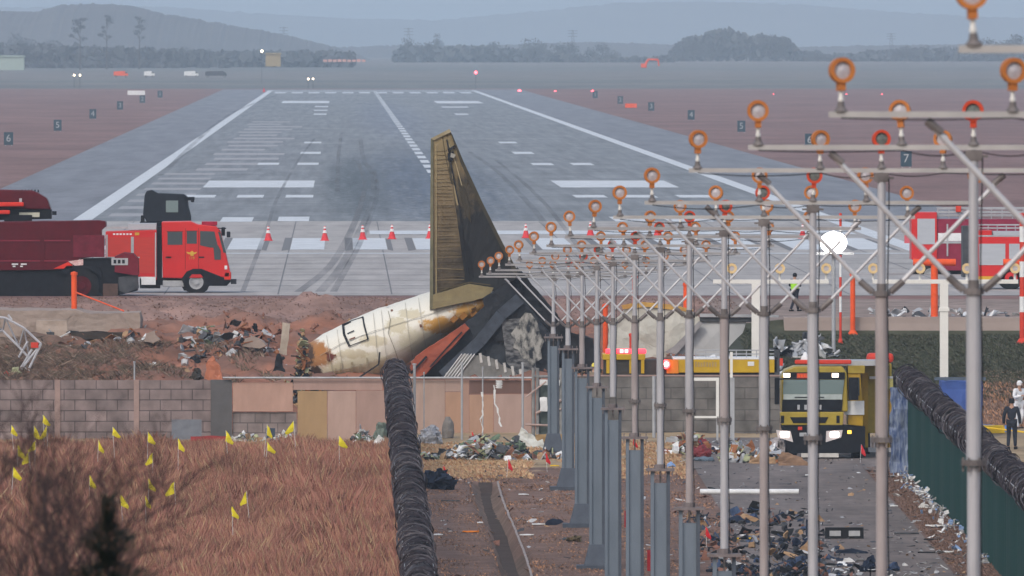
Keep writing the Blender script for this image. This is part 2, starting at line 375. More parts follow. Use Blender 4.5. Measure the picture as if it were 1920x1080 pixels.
# the narrow drain cut through the bare ground, with its pale kerb
def ribbon(name, f, wd, y0, y1, off, m, st=0.8, zz=None):
    mb = MB(); yy = np.arange(y0, y1, st); vs = []
    for y in yy:
        cx = f(y); z = hsurf(cx, y)+off if zz is None else zz(cx, y); vs += [(cx-wd/2, y, z), (cx+wd/2, y, z)]
    mb.add(vs, [(2*i,2*i+1,2*i+3,2*i+2) for i in range(len(yy)-1)]); return struct(mb.build(name, m))
dcx = lambda y: 4.95-0.15*math.sin(y*0.05)
ribbon('ditch_bed', dcx, 0.46, 392, 545, 0.10, mat('dark_ditch_soil', (0.085,0.06,0.05), (0.04,0.03,0.026), rough=0.9, scale=2.5, detail=8, contrast=0.8))  # dark brown strip along the ditch bottom
ribbon('ditch_kerb', lambda y: dcx(y)+0.40, 0.07, 392, 543, 0.0, mat('pale_kerb', (0.34,0.29,0.27), (0.2,0.16,0.145), scale=1.5), zz=lambda x, y: hsurf(x+0.5, y)+0.03)
# ------------------------------------------------------------------ materials for objects
steel = mat('galvanised_tube', (0.50,0.50,0.53), (0.30,0.295,0.31), rough=0.45, metal=0.25, scale=2.2, detail=8, contrast=0.8, stretch=(1,1,0.35))
rusty = mat('stained_tube', (0.40,0.36,0.36), (0.22,0.185,0.18), rough=0.65, metal=0.1, scale=2.5, detail=8, contrast=0.8, stretch=(1,1,0.35))
dsteel = mat('dark_clamp', (0.20,0.18,0.175), (0.09,0.08,0.08), rough=0.6, metal=0.2)
beamm = mat('weathered_beam', (0.43,0.415,0.405), (0.32,0.31,0.305), rough=0.7, scale=2)
pil = mat('blue_grey_pillar', (0.165,0.20,0.245), (0.10,0.125,0.155), rough=0.6, scale=2.5, detail=8, contrast=0.9, stretch=(1,1,0.25), bump=0.1)
pild = mat('dark_pillar_flange', (0.075,0.09,0.115), (0.05,0.06,0.08), rough=0.6)
orange = mat('orange_lamp_shell', (0.50,0.19,0.045), (0.36,0.12,0.035), rough=0.5)
redor = mat('red_lamp_shell', (0.62,0.07,0.03), (0.42,0.05,0.02), rough=0.5)
lensm = mat('frosted_lens', (0.52,0.50,0.53), (0.33,0.31,0.34), rough=0.25, scale=22)
lensd = mat('dark_lens', (0.16,0.18,0.17), (0.07,0.08,0.08), rough=0.15, scale=14)
whitep = mat('white_steel', (0.74,0.73,0.70), (0.6,0.59,0.56), rough=0.5, scale=1.5, contrast=0.9)
cream = mat('cream_lamp', (0.72,0.55,0.30), (0.6,0.42,0.2), rough=0.4)
redp = mat('signal_red', (0.62,0.055,0.03), (0.46,0.04,0.025), rough=0.55)
orp = mat('fluorescent_orange', (0.80,0.10,0.025), (0.62,0.08,0.02), rough=0.55)
yel = mat('flag_yellow', (0.80,0.70,0.03), (0.62,0.50,0.02), rough=0.7)
redf = mat('flag_red', (0.70,0.03,0.04), (0.5,0.02,0.03), rough=0.7)
black = mat('black_rubber', (0.014,0.015,0.018), (0.008,0.009,0.011), rough=0.75)
dgrey = mat('dark_grey_metal', (0.07,0.075,0.085), (0.04,0.043,0.05), rough=0.6, metal=0.1)
lgrey = mat('light_grey_metal', (0.42,0.43,0.45), (0.30,0.31,0.33), rough=0.5, metal=0.2)
wht = mat('plain_white', (0.72,0.73,0.74), (0.56,0.57,0.58), rough=0.6, scale=4)

# ------------------------------------------------------------------ approach-light masts marching away from the camera
def lamp_meshes(red=False, s=1.0):
    sh_ = MB(); sh_.ring((0,0.40), 0.088*s, 0.127*s, -0.07, 0.02, 24)
    sh_.add([(math.cos(2*math.pi*k/20)*0.11*s, 0.03, 0.40+math.sin(2*math.pi*k/20)*0.11*s) for k in range(20)]+[(0,0.15,0.40)], [(k,(k+1)%20,20) for k in range(20)])
    sh_.box(-0.036,0.036,-0.05,0.05,0.20,0.292)
    le = MB(); le.add([(math.cos(2*math.pi*k/20)*0.095*s, -0.03, 0.40+math.sin(2*math.pi*k/20)*0.095*s) for k in range(20)]+[(0,-0.055,0.40)], [(k,(k+1)%20,20) for k in range(20)])
    st = MB(); st.tube((0,0,0.08),(0,0,0.21),0.022); st.tube((0,0,0.10),(0,0,0.13),0.03)
    ba = MB(); ba.lathe([(0.0,0.09),(0.03,0.09),(0.04,0.04),(0.07,0.0),(0.07,-0.01)]); ba.box(-0.06,0.06,-0.05,0.05,-0.012,0.0)
    return [('shell', sh_, redor if red else orange), ('lens', le, lensd if red else lensm), ('stem', st, whitep), ('base', ba, dsteel)]
LM = {}
for red in (False, True):
    a = []
    for n_, mb, m_ in lamp_meshes(red):
        o = mb.build(n_, m_, smooth=False); a.append((n_, o.data)); bpy.data.objects.remove(o)
    LM[red] = a
def lamp(parent, loc, red=False, s=1.0):
    root = None
    for i, (n_, d_) in enumerate(LM[red]):
        o = bpy.data.objects.new('lamp' if i == 0 else n_, d_); C.objects.link(o)
        if i == 0: o.parent = parent; o.location = loc; o.scale = (s,s,s); root = o; o.rotation_euler = (R.uniform(-0.08,0.08), R.uniform(-0.07,0.07), R.uniform(-0.3,0.3))
        else: o.parent = root
# distance, beam height below the camera, is the middle lamp a red flasher
MAST = [(128,0.05,0),(162,0.71,0),(194,1.24,1),(227,1.77,1),(260,2.54,1),(290,3.09,1),(320,3.63,1),(352,4.17,1),(384,4.76,1),(415,5.34,1),(448,5.96,1),(476,6.45,1),(504,7.0,1),(535,7.55,1),(572,8.17,0)]
PX = 7.5; S = 0.85
ordn = ['nearest','second nearest','third nearest','fourth nearest','fifth nearest','sixth nearest','seventh nearest','eighth nearest','ninth nearest','tenth nearest','fifth farthest','fourth farthest','third farthest','second farthest','farthest']
def pole_x(i): return PX-0.04*(i>8)-0.02*(i>11)
for i, (d, zb, red) in enumerate(MAST):
    x = pole_x(i); top = CAMZ-zb
    g = float(gz(x, d)); 
    if i == 0: t = thing('approach_light_mast', (x,d,g), 'nearest approach-light mast, one lamp reaching in at the top right corner', 'light mast', 'approach light masts in a receding row')
    elif i == 1: t = thing('approach_light_mast', (x,d,g), 'second nearest approach-light mast, its pale beam and thick diagonal brace entering from the right edge', 'light mast', 'approach light masts in a receding row')
    else: t = thing('approach_light_mast', (x,d,g), '%s approach-light mast in the receding row, with orange ringed lamps'%ordn[i], 'light mast', 'approach light masts in a receding row')
    zt = top-g
    hw = 3*S+0.12 if i < 14 else 2.6
    mb = MB(); mb.box(-hw, hw, -0.04, 0.04, zt-0.03, zt+0.03)
    part('crossbeam', mb, beamm if i < 6 else mat('dull_beam',(0.33,0.32,0.325),(0.24,0.235,0.24),rough=0.7,scale=2), t)
    zc = zt-1.69; zf = zt-3.72; 
    ptop = 0.42 if i > 5 else (0.62 if i == 5 else 0.75)           # world height where the tube is bolted to its pillar
    zp = ptop-g
    if zp > zc-0.4: zp = zc-0.4
    lo = min(zp, zc-0.2)
    m1 = MB(); m1.tube((0,0,zc),(0,0,zt-0.036),0.058,n=12)
    part('upper_pole', m1, steel, t, smooth=False)
    m2 = MB(); m2.tube((0,0,max(zf,zp)),(0,0,zc),0.088,n=14)
    part('middle_pole', m2, steel if i%3 else rusty, t)
    if zf > zp+0.3:
        m2 = MB(); m2.tube((0,0,zp),(0,0,zf-0.06),0.078 if i<9 else 0.07,n=14); part('lower_pole', m2, rusty if i%2 else steel, t)
        m3 = MB(); m3.tube((0,0,zf-0.05),(0,0,zf+0.02),0.15,n=14)
        for k in range(6):
            a = k*math.pi/3; m3.box(math.cos(a)*0.125-0.012, math.cos(a)*0.125+0.012, math.sin(a)*0.125-0.012, math.sin(a)*0.125+0.012, zf-0.12, zf+0.05)
        part('flange', m3, dsteel, t)
    m4 = MB(); m4.tube((0,0,zc-0.05),(0,0,zc+0.02),0.125,n=14); m4.tube((0,0,zc+0.02),(0,0,zc+0.12),0.068,n=12)
    part('collar', m4, dsteel, t)
    for sg in (-1, 1):
        mb = MB(); mb.tube((sg*0.14,0,zc+0.0),(sg*(2*S-0.02),0,zt-0.08),0.026 if i>3 else 0.034,n=10); part('brace', mb, mat('bright_brace',(0.58,0.58,0.60),(0.36,0.355,0.37),rough=0.45,metal=0.2,scale=2.2,detail=8,contrast=0.8), t)
        mb = MB(); mb.tube((sg*0.12,0,zc-0.0),(sg*0.30,0,zc+0.16),0.046,n=8); part('brace_socket', mb, dsteel, t)
        mb = MB(); mb.tube((sg*(2*S-0.15),0,zt-0.19),(sg*(2*S+0.0),0,zt-0.06),0.044 if i<6 else 0.034,n=8); part('brace_socket', mb, dsteel if i < 5 else steel, t)
    m5 = MB(); m5.box(-0.1,0.1,-0.06,0.06,zt-0.16,zt-0.036); m5.box(-0.17,0.17,-0.04,0.04,zt-0.12,zt-0.09); part('head_clamp', m5, dsteel, t)
    for k in ((-3,-1,0,1,3) if i < 14 else (-3,-1,0,1,3)):
        kk = k if i < 14 else k*0.98
        lamp(t, (kk*S, 0, zt+0.035), bool(red and k == 0))
    if i > 0:                                                   # supply cable strapped to the pole, looping up to the lamps
        mb = MB(); P_ = [Vector((0.09+0.012*math.sin(k*1.3+i),-0.09,zp+(zt-0.12-zp)*k/14)) for k in range(15)]
        for a_, b_ in zip(P_, P_[1:]): mb.tube(a_, b_, 0.009, n=5, cap=False)
        part('cable', mb, black, t)
        mb = MB()
        for a0, a1 in ((-3,-1),(-1,0),(0,1),(1,3)):
            Q_ = [Vector((S*(a0+(a1-a0)*u/8), -0.05, zt-0.035-0.07*math.sin(math.pi*u/8)*(0.6+0.4*math.sin(i+a0)))) for u in range(9)]
            for a_, b_ in zip(Q_, Q_[1:]): mb.tube(a_, b_, 0.007, n=4, cap=False)
        part('lamp_cable', mb, black, t)
    # pillar
    h = zp
    if i > 1:
        wp = 0.145 if i < 13 else 0.12
        mb = MB(); mb.box(-wp,wp,-0.14,0.14,0.12,h-0.34)
        for s1 in (-1,1): mb.box(s1*wp*0.86-0.02,s1*wp*0.86+0.02,-0.155,-0.14,0.12,h-0.34)
        part('pillar', mb, pil, t)
        for s1 in (-1,1):
            mb = MB(); a, b = sorted((s1*(wp+0.003), s1*(wp+0.08))); mb.box(a,b,-0.20,0.20,0.12,h-0.06); part('pillar_flange', mb, pild if s1>0 else pil, t)
        mb = MB(); mb.box(-0.33,0.33,-0.3,0.3,h-0.058,h-0.0)
        for k in range(5): mb.tube((-0.28+0.14*k,-0.25,h-0.16),(-0.28+0.14*k,-0.25,h+0.09),0.012,n=6)
        mb.tube((0,0,h),(0,0,h+0.1),0.12,n=12)
        part('cap_plate', mb, mat('brown_plate',(0.20,0.17,0.17),(0.12,0.10,0.10),rough=0.7), t)
        mb = MB(); mb.box(-0.02,0.02,-0.05,0.05,h-0.34,h-0.06); part('bolt_rod', mb, dsteel, t)
        mb = MB(); mb.add([(-0.33,-0.3,0.12),(0.33,-0.3,0.12),(0.33,0.3,0.12),(-0.33,0.3,0.12),(-0.29,-0.22,0.75),(0.29,-0.22,0.75),(0.29,0.22,0.75),(-0.29,0.22,0.75)][:0] or
            [(-0.38,-0.4,0.12),(0.38,-0.4,0.12),(0.38,0.4,0.12),(-0.38,0.4,0.12),(-0.23,-0.21,0.72),(0.23,-0.21,0.72),(0.23,0.21,0.72),(-0.23,0.21,0.72)],
            [(0,1,2,3),(4,5,6,7),(0,1,5,4),(1,2,6,5),(2,3,7,6),(3,0,4,7)]); mb.box(-0.6,0.6,-0.5,0.5,-0.3,0.12)
        part('base_plate', mb, pild, t)
    else:
        mb = MB(); mb.tube((0,0,0),(0,0,zp),0.15,n=12); part('pillar', mb, steel, t)

# white light bars on the embankment
def light_bar(px0, px1, pxp, py, d, label, lamps, n0=0):
    x0, x1, xp = X(px0,d), X(px1,d), X(pxp,d); z = W(0,py,d).z; g = hsurf(xp, d)-0.1
    t = thing('light_bar', (xp,d,g), label, 'light bar', 'white light bars on the embankment')
    mb = MB(); mb.box(x0-xp, x1-xp, -0.09,0.09, z-g-0.08, z-g+0.08); part('crossbar', mb, whitep, t, bevel=0.01)
    mb = MB(); mb.box(-0.16,0.16,-0.12,0.12,0,z-g-0.083); mb.box(-0.2,0.2,-0.15,0.15,z-g-1.15,z-g-1.0); part('post', mb, whitep, t, bevel=0.01)
    for lp in lamps:
        xl = X(lp,d)-xp; r = MB(); r.lathe([(0,0),(0.1,0.0),(0.15,0.06),(0.19,0.2),(0.17,0.3),(0.1,0.36),(0,0.38)], (0,0,0), 14)
        r.ring((0,0.19),0.1,0.2,-0.22,-0.16,16)
        o = part('lamp', r, cream, t, loc=(xl,0,z-g+0.32)); 
        m_ = MB(); m_.add([(math.cos(2*math.pi*k/14)*0.1,-0.2,0.19+math.sin(2*math.pi*k/14)*0.1) for k in range(14)], [tuple(range(14))]); part('lens', m_, lensm, o)
        m_ = MB(); m_.tube((0,0,-0.24),(0,0,0.0),0.05); part('stem', m_, whitep, o)
light_bar(1337,1554,1417,528,630,'white steel light bar with cream lamps left of the floodlight', [1372,1462,1549])
light_bar(1636,1909,1770,528,630,'white steel light bar with cream lamps in front of the fire engines at right', [1637,1725,1813,1903])

# ------------------------------------------------------------------ perimeter wall, boards
def block_mat(name, c, c2, mort, bw=0.78, bh=0.39, off=0.5):
    m = bpy.data.materials.new(name); m.use_nodes = True; n = m.node_tree; b = n.nodes['Principled BSDF']; b.inputs['Roughness'].default_value = 0.92; b.inputs['Specular IOR Level'].default_value = 0.15
    tc = n.nodes.new('ShaderNodeTexCoord'); sp = n.nodes.new('ShaderNodeSeparateXYZ'); cb = n.nodes.new('ShaderNodeCombineXYZ')
    n.links.new(tc.outputs['Object'], sp.inputs[0]); n.links.new(sp.outputs[0], cb.inputs[0]); n.links.new(sp.outputs[2], cb.inputs[1])
    br = n.nodes.new('ShaderNodeTexBrick'); n.links.new(cb.outputs[0], br.inputs['Vector'])
    br.inputs['Scale'].default_value = 1; br.inputs['Brick Width'].default_value = bw; br.inputs['Row Height'].default_value = bh
    br.inputs['Mortar Size'].default_value = 0.018; br.inputs['Mortar Smooth'].default_value = 0.2; br.inputs['Color1'].default_value = (*c,1); br.inputs['Color2'].default_value = (*c2,1); br.inputs['Mortar'].default_value = (*mort,1)
    no = n.nodes.new('ShaderNodeTexNoise'); no.inputs['Scale'].default_value = 1.4; no.inputs['Detail'].default_value = 10; n.links.new(tc.outputs['Object'], no.inputs['Vector'])
    r = n.nodes.new('ShaderNodeMapRange'); r.inputs[1].default_value = 0.25; r.inputs[2].default_value = 0.75; r.inputs[3].default_value = 0.5; r.inputs[4].default_value = 1.4; n.links.new(no.outputs['Fac'], r.inputs[0])
    mx = n.nodes.new('ShaderNodeMix'); mx.data_type = 'RGBA'; mx.blend_type = 'MULTIPLY'; mx.inputs[0].default_value = 1
    n.links.new(br.outputs['Color'], mx.inputs[6]); n.links.new(r.outputs[0], mx.inputs[7]); n.links.new(mx.outputs[2], b.inputs['Base Color'])
    bp = n.nodes.new('ShaderNodeBump'); bp.inputs['Strength'].default_value = 0.6; bp.inputs['Distance'].default_value = 0.03; bp.invert = True
    n.links.new(br.outputs['Fac'], bp.inputs['Height']); n.links.new(bp.outputs[0], b.inputs['Normal'])
    return m
blk = block_mat('grey_blockwork', (0.23,0.18,0.175), (0.175,0.14,0.138), (0.095,0.075,0.077))
blk2 = block_mat('light_blockwork', (0.22,0.18,0.175), (0.18,0.15,0.145), (0.11,0.095,0.095), 0.55, 0.36)
blk3 = block_mat('mossy_blockwork', (0.15,0.14,0.135), (0.125,0.12,0.115), (0.095,0.09,0.088), 0.9, 0.4)
D = 598.0
def Zp(py, d=D): return CAMZ-(py-VY)*d/F
t = thing('block_wall', (X(-60,D),D,-4.2), 'grey concrete block wall at left with pinkish pilasters and a dark pier at its right end', 'wall')
L = lambda px: X(px,D)-X(-60,D)
mb = MB(); mb.box(0, L(395), 0, 0.2, 0, Zp(713)+4.2); part('blockwork', mb, blk, t)
pnk = mat('pink_concrete', (0.33,0.235,0.21), (0.25,0.18,0.165), rough=0.9, scale=2)
for px in (108, 256): mb = MB(); mb.box(L(px-5), L(px+5), -0.05, -0.003, 0.0, Zp(712)+4.2); part('pilaster', mb, pnk, t)
mb = MB(); mb.box(L(395)+0.003, L(435), -0.12, 0.22, 0, Zp(712)+4.2); part('pier', mb, mat('dark_pier',(0.115,0.11,0.115),(0.08,0.078,0.08),rough=0.9,scale=4,detail=10,contrast=0.9), t)
t = thing('block_wall', (X(436,D),D,-4.2), 'low patch of pale grey block wall below the wide pink board', 'wall')
mb = MB(); mb.box(0, X(556,D)-X(436,D), 0.0, 0.2, 0, Zp(773)+4.2); part('blockwork', mb, blk2, t)
t = thing('block_wall', (X(1050,D),D,-4.2), 'dim grey block wall behind the row of masts, between the boards and the yellow truck', 'wall')
mb = MB(); mb.box(0, X(1462,D)-X(1050,D), 0.02, 0.22, 0, Zp(706)+4.2); part('blockwork', mb, blk3, t)
mb = MB(); mb.box(0, X(1462,D)-X(1050,D), 0.0, 0.26, Zp(706)+4.203, Zp(703)+4.2); part('coping', mb, pnk, t)
def board(px0, px1, py0, py1, c, label, dd=0.0):
    m = mat('plywood_%d_%d'%(px0,py0), c, tuple(v*0.66 for v in c), rough=0.85, scale=2.2, detail=12, contrast=0.8, stretch=(1,1,0.35))
    o = MB().box(-(X(px1,D)-X(px0,D))/2, (X(px1,D)-X(px0,D))/2, -0.02, 0.02, 0, Zp(py0)-Zp(py1)).build('plywood_board', m, loc=((X(px0,D)+X(px1,D))/2, D-0.06-dd, Zp(py1)))
    tag(o, label, 'board', 'boards closing the gap in the wall')
board(437,549,717,771,(0.45,0.285,0.23),'wide pink board hanging above the patch of block wall')
board(550,717,710,731,(0.40,0.27,0.235),'long narrow dusky pink board along the top of the boarded gap, left of the coil')
board(558,613,733,832,(0.38,0.255,0.14),'tan yellow plywood board standing right of the low block patch',0.03)
board(614,667,733,834,(0.44,0.31,0.265),'pale pink board right beside the tan one')
board(668,738,732,834,(0.37,0.25,0.215),'brownish pink board just left of the razor wire coil',0.02)
board(768,834,713,838,(0.40,0.29,0.245),'greyish pink board just right of the razor wire coil')
board(835,866,735,838,(0.42,0.26,0.18),'narrow orange tinted board right of the small dark concrete marker',0.03)
board(867,879,713,838,(0.40,0.255,0.20),'narrowest vertical board strip left of the dark brown one')
board(835,866,712,734,(0.39,0.28,0.24),'small square pink board near the wall top')
board(880,996,713,738,(0.16,0.095,0.08),'dark brown board at the top right of the boarded gap',0.02)
board(880,925,740,838,(0.42,0.265,0.19),'orange pink board below the left half of the dark brown board')
board(926,996,739,838,(0.41,0.29,0.25),'pale rosy board below the right half of the dark brown board',0.02)
rail = MB(); rail.tube((X(418,D),D-0.25,Zp(708)),(X(1000,D),D-0.25,Zp(708)),0.035)
tag(rail.build('pipe_rail', lgrey), 'long thin pale pipe running level above the boarded gap', 'rail')

# wire fence posts before the boards
def fence_post(px, pyt, d, label, r=0.04):
    x = X(px,d); g = hsurf(x,d); mb = MB(); mb.tube((0,0,0),(0,0,Zp(pyt,d)-g),r); mb.tube((0,0,Zp(pyt,d)-g),(0,0,Zp(pyt,d)-g+0.05),r*1.5)
    tag(mb.build('fence_post', lgrey, loc=(x,d,g)), label, 'post', 'bare fence posts before the boards')
fence_post(777,684,590,'pale steel post just right of the razor wire coil',0.05)
fence_post(866,682,590,'grey steel post in front of the orange tinted board')
fence_post(905,690,591,'thin post hung with white rags, before the dark brown board',0.025)
fence_post(980,682,588,'tall pale post beside the white wreck panel')
fence_post(795,700,592,'very thin pale post between the coil and the small concrete marker',0.02)
fence_post(252,680,600,'leaning grey post above the left block wall',0.03)
# gate frame at 1000-1055
t = thing('gate_frame', (X(1000,590),590,hsurf(X(1000,590),590)), 'tangled grey pipe gate with torn bars, left of the pillars', 'gate')
g = t.location.z; K = lambda px: X(px,590)-X(1000,590)
mb = MB()
for px in (1000,1008,1052): mb.tube((K(px),0,0),(K(px),0,Zp(690,590)-g),0.06)
for py in (706,): mb.tube((K(1000),0,Zp(py,590)-g),(K(1056),0,Zp(py,590)-g),0.05)
part('frame', mb, mat('dull_pipe',(0.26,0.26,0.26),(0.16,0.16,0.16),rough=0.6), t)
mb = MB(); mb.tube((K(985),-.1,Zp(796,590)-g),(K(1048),-.1,Zp(798,590)-g),0.04); mb.tube((K(1005),-.1,Zp(775,590)-g),(K(1052),-.1,Zp(750,590)-g),0.045); mb.tube((K(1012),-.1,Zp(767,590)-g),(K(1052),-.1,Zp(767,590)-g),0.03); mb.tube((K(985),-.15,Zp(745,590)-g),(K(1024),-.15,Zp(715,590)-g),0.03)
part('bent_bar', mb, mat('rosy_bar',(0.42,0.32,0.29),(0.3,0.22,0.2)), t)
mb = MB(); mb.box(K(1012),K(1050),-.16,-.13,Zp(722,590)-g,Zp(713,590)-g); mb.box(K(1012),K(1026),-.18,-.161,Zp(770,590)-g,Zp(745,590)-g); part('white_strip', mb, wht, t, crumple=0.05, cuts=2)
mb = MB(); mb.box(K(1010),K(1058),0.1,0.16,0,Zp(720,590)-g); part('mesh_panel', mb, mat('murky_mesh',(0.085,0.11,0.105),(0.055,0.07,0.07),scale=6), t)

# ------------------------------------------------------------------ perimeter fences topped with razor wire coils
wirem = mat('razor_wire', (0.13,0.115,0.12), (0.04,0.035,0.04), rough=0.6, metal=0.2, scale=5, detail=6, contrast=0.8)  # lighter copy of the wire, painted on loops meant to look lit
core = mat('shaded_razor_wire', (0.045,0.038,0.045), (0.018,0.015,0.02), rough=0.9, scale=7, contrast=1.0)  # darker copy of the wire, shade inside the coil painted in
def coil(parent, x, d0, z0, d1, z1, r, step=0.55, name='razor_wire'):
    "overlapping loops strung along the fence top, some pulled out and painted lighter as if catching light"
    rr = random.Random(3); mbs = [MB(), MB()]; d = d0; nxt = d0+2
    while d < d1:
        u = (d-d0)/(d1-d0); z = z0+(z1-z0)*u; lit_ = d > nxt
        if lit_ and rr.random() < 0.75: nxt = d+rr.uniform(0.6,3.5)
        mb = mbs[1 if lit_ else 0]; sc_ = 1.0+0.07*math.sin(d*0.9)+0.05*math.sin(d*2.3+1)
        w_ = r*sc_*(rr.uniform(0.85,1.10) if lit_ else rr.uniform(0.80,1.03)); tl = rr.uniform(-3.2,3.2); t2 = rr.uniform(-2.6,2.6)
        ox, oz = rr.gauss(0,0.03), rr.gauss(0,0.03); m_ = 16; a0 = rr.uniform(0,6.28); vs = []
        for k in range(m_+1):
            a = a0+2*math.pi*k/m_; q_ = w_*(1+0.05*math.sin(3*a+d)); cx, cz = math.cos(a)*q_, math.sin(a)*q_; cy = d+tl*cx+t2*cz+0.3*k/m_
            wd = (0.006 if k%2 else 0.018)*(1.0 if lit_ else 1.1)
            vs += [(x+ox+cx*(1-wd/r), cy, z+oz+cz*(1-wd/r)), (x+ox+cx*(1+wd/r), cy+0.02, z+oz+cz*(1+wd/r))]
        mb.add(vs, [(2*k,2*k+1,2*k+3,2*k+2) for k in range(m_)])
        d += step
    part(name, mbs[0], core, parent); return part(name, mbs[1], wirem, parent)
def long_fence(name, x, d0, zt0, zb0, d1, zt1, zb1, label, panel=None, r=0.41, step=0.3):
    t = thing(name, (0,0,0), label, 'fence')
    coil(t, x, d0, zt0+r+0.0, d1, zt1+r, r, step)
    mb = MB(); rr = random.Random(5)
    for k in range(26):                                          # bunched inner strands
        a = rr.uniform(0,6.28); q_ = rr.uniform(0.1,0.85)*r; P = []
        for s_ in range(90):
            u = s_/89; d = d0+(d1-d0)*u; z = zt0+(zt1-zt0)*u+r; a += rr.uniform(0.2,1.2)
            P.append((x+math.cos(a)*q_, d, z+math.sin(a)*q_))
        for i in range(len(P)-1):
            a_, b_ = Vector(P[i]), Vector(P[i+1]); mb.add([a_+Vector((0,0,-0.03)), a_+Vector((0,0,0.03)), b_+Vector((0,0,0.03)), b_+Vector((0,0,-0.03))], [(0,1,2,3)])
    part('inner_wire', mb, core, t)
    n = int((d1-d0)/3)
    for i in range(n+1):
        u = i/n; d = d0+(d1-d0)*u; mb = MB(); mb.tube((x,d,zb0+(zb1-zb0)*u-0.2),(x,d,zt0+(zt1-zt0)*u+0.25),0.035,n=6)
        mb.tube((x,d,zt0+(zt1-zt0)*u),(x-0.3,d,zt0+(zt1-zt0)*u+0.45),0.02,n=5); mb.tube((x,d,zt0+(zt1-zt0)*u),(x+0.3,d,zt0+(zt1-zt0)*u+0.45),0.02,n=5)
        part('post', mb, lgrey, t)
    mb = MB(); mb.tube((x,d0,zt0),(x,d1,zt1),0.03,n=6); part('top_rail', mb, lgrey, t)
    for e in (-0.36, 0.36):
        mb = MB(); mb.tube((x+e,d0,zt0+0.5),(x+e,d1,zt1+0.5),0.012,n=5); part('strand', mb, lgrey, t)
    if panel:
        mb = MB(); k = int((d1-d0)/0.35); vs = []
        for i in range(k+1):
            u = i/k; d = d0+(d1-d0)*u; o_ = 0.03*(i%2)+0.02*math.sin(i*1.7)
            vs += [(x-0.06+o_,d,zb0+(zb1-zb0)*u-0.1),(x-0.06+o_,d,zt0+(zt1-zt0)*u-0.04)]
        mb.add(vs, [(2*i,2*i+1,2*i+3,2*i+2) for i in range(k)]); part('green_screen', mb, panel, t)
    else:
        mb = MB()
        for j in range(9):
            u = j/8; za = zb0+(zt0-zb0)*u; zb = zb1+(zt1-zb1)*u; mb.tube((x,d0,za),(x,d1,zb),0.007,n=4,cap=False)
        part('wire_mesh', mb, lgrey, t)
    return t
z_ = lambda zc: CAMZ+zc
long_fence('wire_fence', 1.97, 372, z_(-13.85), z_(-16.2), 592, z_(-12.2), z_(-14.25), 'wire fence running away from the camera at centre, seen end-on under a thick coil')
grn = mat('green_screen_cloth', (0.008,0.055,0.048), (0.004,0.032,0.028), rough=0.8, scale=1.6, detail=8, contrast=0.9, stretch=(1,1.5,0.25), spec=0.2)
long_fence('screened_fence', 19.07, 425, z_(-13.15), z_(-15.95), 552, z_(-11.72), z_(-14.5), 'green screened fence at right topped with a thick dark razor wire coil', grn, r=0.43)
# far end of the right coil rises over the truck
t = tag(MB().box(-0.02,0.02,0,3.2,0,2.85).build('blue_tarp', mat('blue_tarp',(0.24,0.29,0.38),(0.02,0.05,0.17),rough=0.5,scale=5,detail=8,stretch=(3,3,0.35),contrast=0.45), loc=(18.92,549.2,-4.15), crumple=0.12, cuts=4), 'crumpled blue tarpaulin draped over the far end of the green fence', 'tarpaulin')
for a,b,lab,cc in [(0.35,1.2,'',0)]:
    mb = MB(); mb.box(0,0.62,-0.03,0.03,0,3.0); tag(mb.build('blue_sheet', MATS['blue_tarp'], loc=(18.42,549,-4.15), crumple=0.10, cuts=4), 'narrow blue and silver sheet hanging between the yellow truck and the green fence', 'sheet')

# ------------------------------------------------------------------ traffic cones
wband = mat('cone_white_band', (0.75,0.72,0.72), (0.6,0.55,0.55))
pinkr = mat('cone_red', (0.68,0.05,0.06), (0.5,0.04,0.05), rough=0.55)
def cone_at(px, py, label, s=1.0):
    d = F*CAMZ/(py-VY); t = thing('traffic_cone', (X(px,d),d,0.02), label, 'cone', 'traffic cones along the threshold')
    mb = MB(); mb.lathe([(0.0,0.76*s),(0.045*s,0.75*s),(0.075*s,0.55*s),(0.10*s,0.40*s),(0.2*s,0.04),(0.2*s,0.03)], n=14); part('cone_body', mb, pinkr, t)
    mb = MB(); mb.lathe([(0.055*s,0.72*s),(0.085*s,0.64*s)],n=14); mb.lathe([(0.085*s,0.55*s),(0.128*s,0.40*s)],n=14); part('band', mb, wband, t)
    mb = MB(); mb.box(-0.24*s,0.24*s,-0.24*s,0.24*s,0,0.035); part('foot', mb, pinkr, t)
for px,py,l in [(503,452,'red and white traffic cone nearest the red fire truck'),(609,452,'red and white traffic cone second from the fire truck'),(680,450,'red and white traffic cone standing beside the curved tyre track'),(735,449,'red and white traffic cone fourth from the fire truck'),(806,448,'red traffic cone half hidden by the left edge of the tail fin'),(986,447,'red and white traffic cone just right of the tail fin'),(1107,443,'small red cone under the lamp cluster right of the fin'),(1232,446,'red cone seen between the approach lamps'),(1505,448,'red cone left of the floodlight')]:
    cone_at(px, py, l)

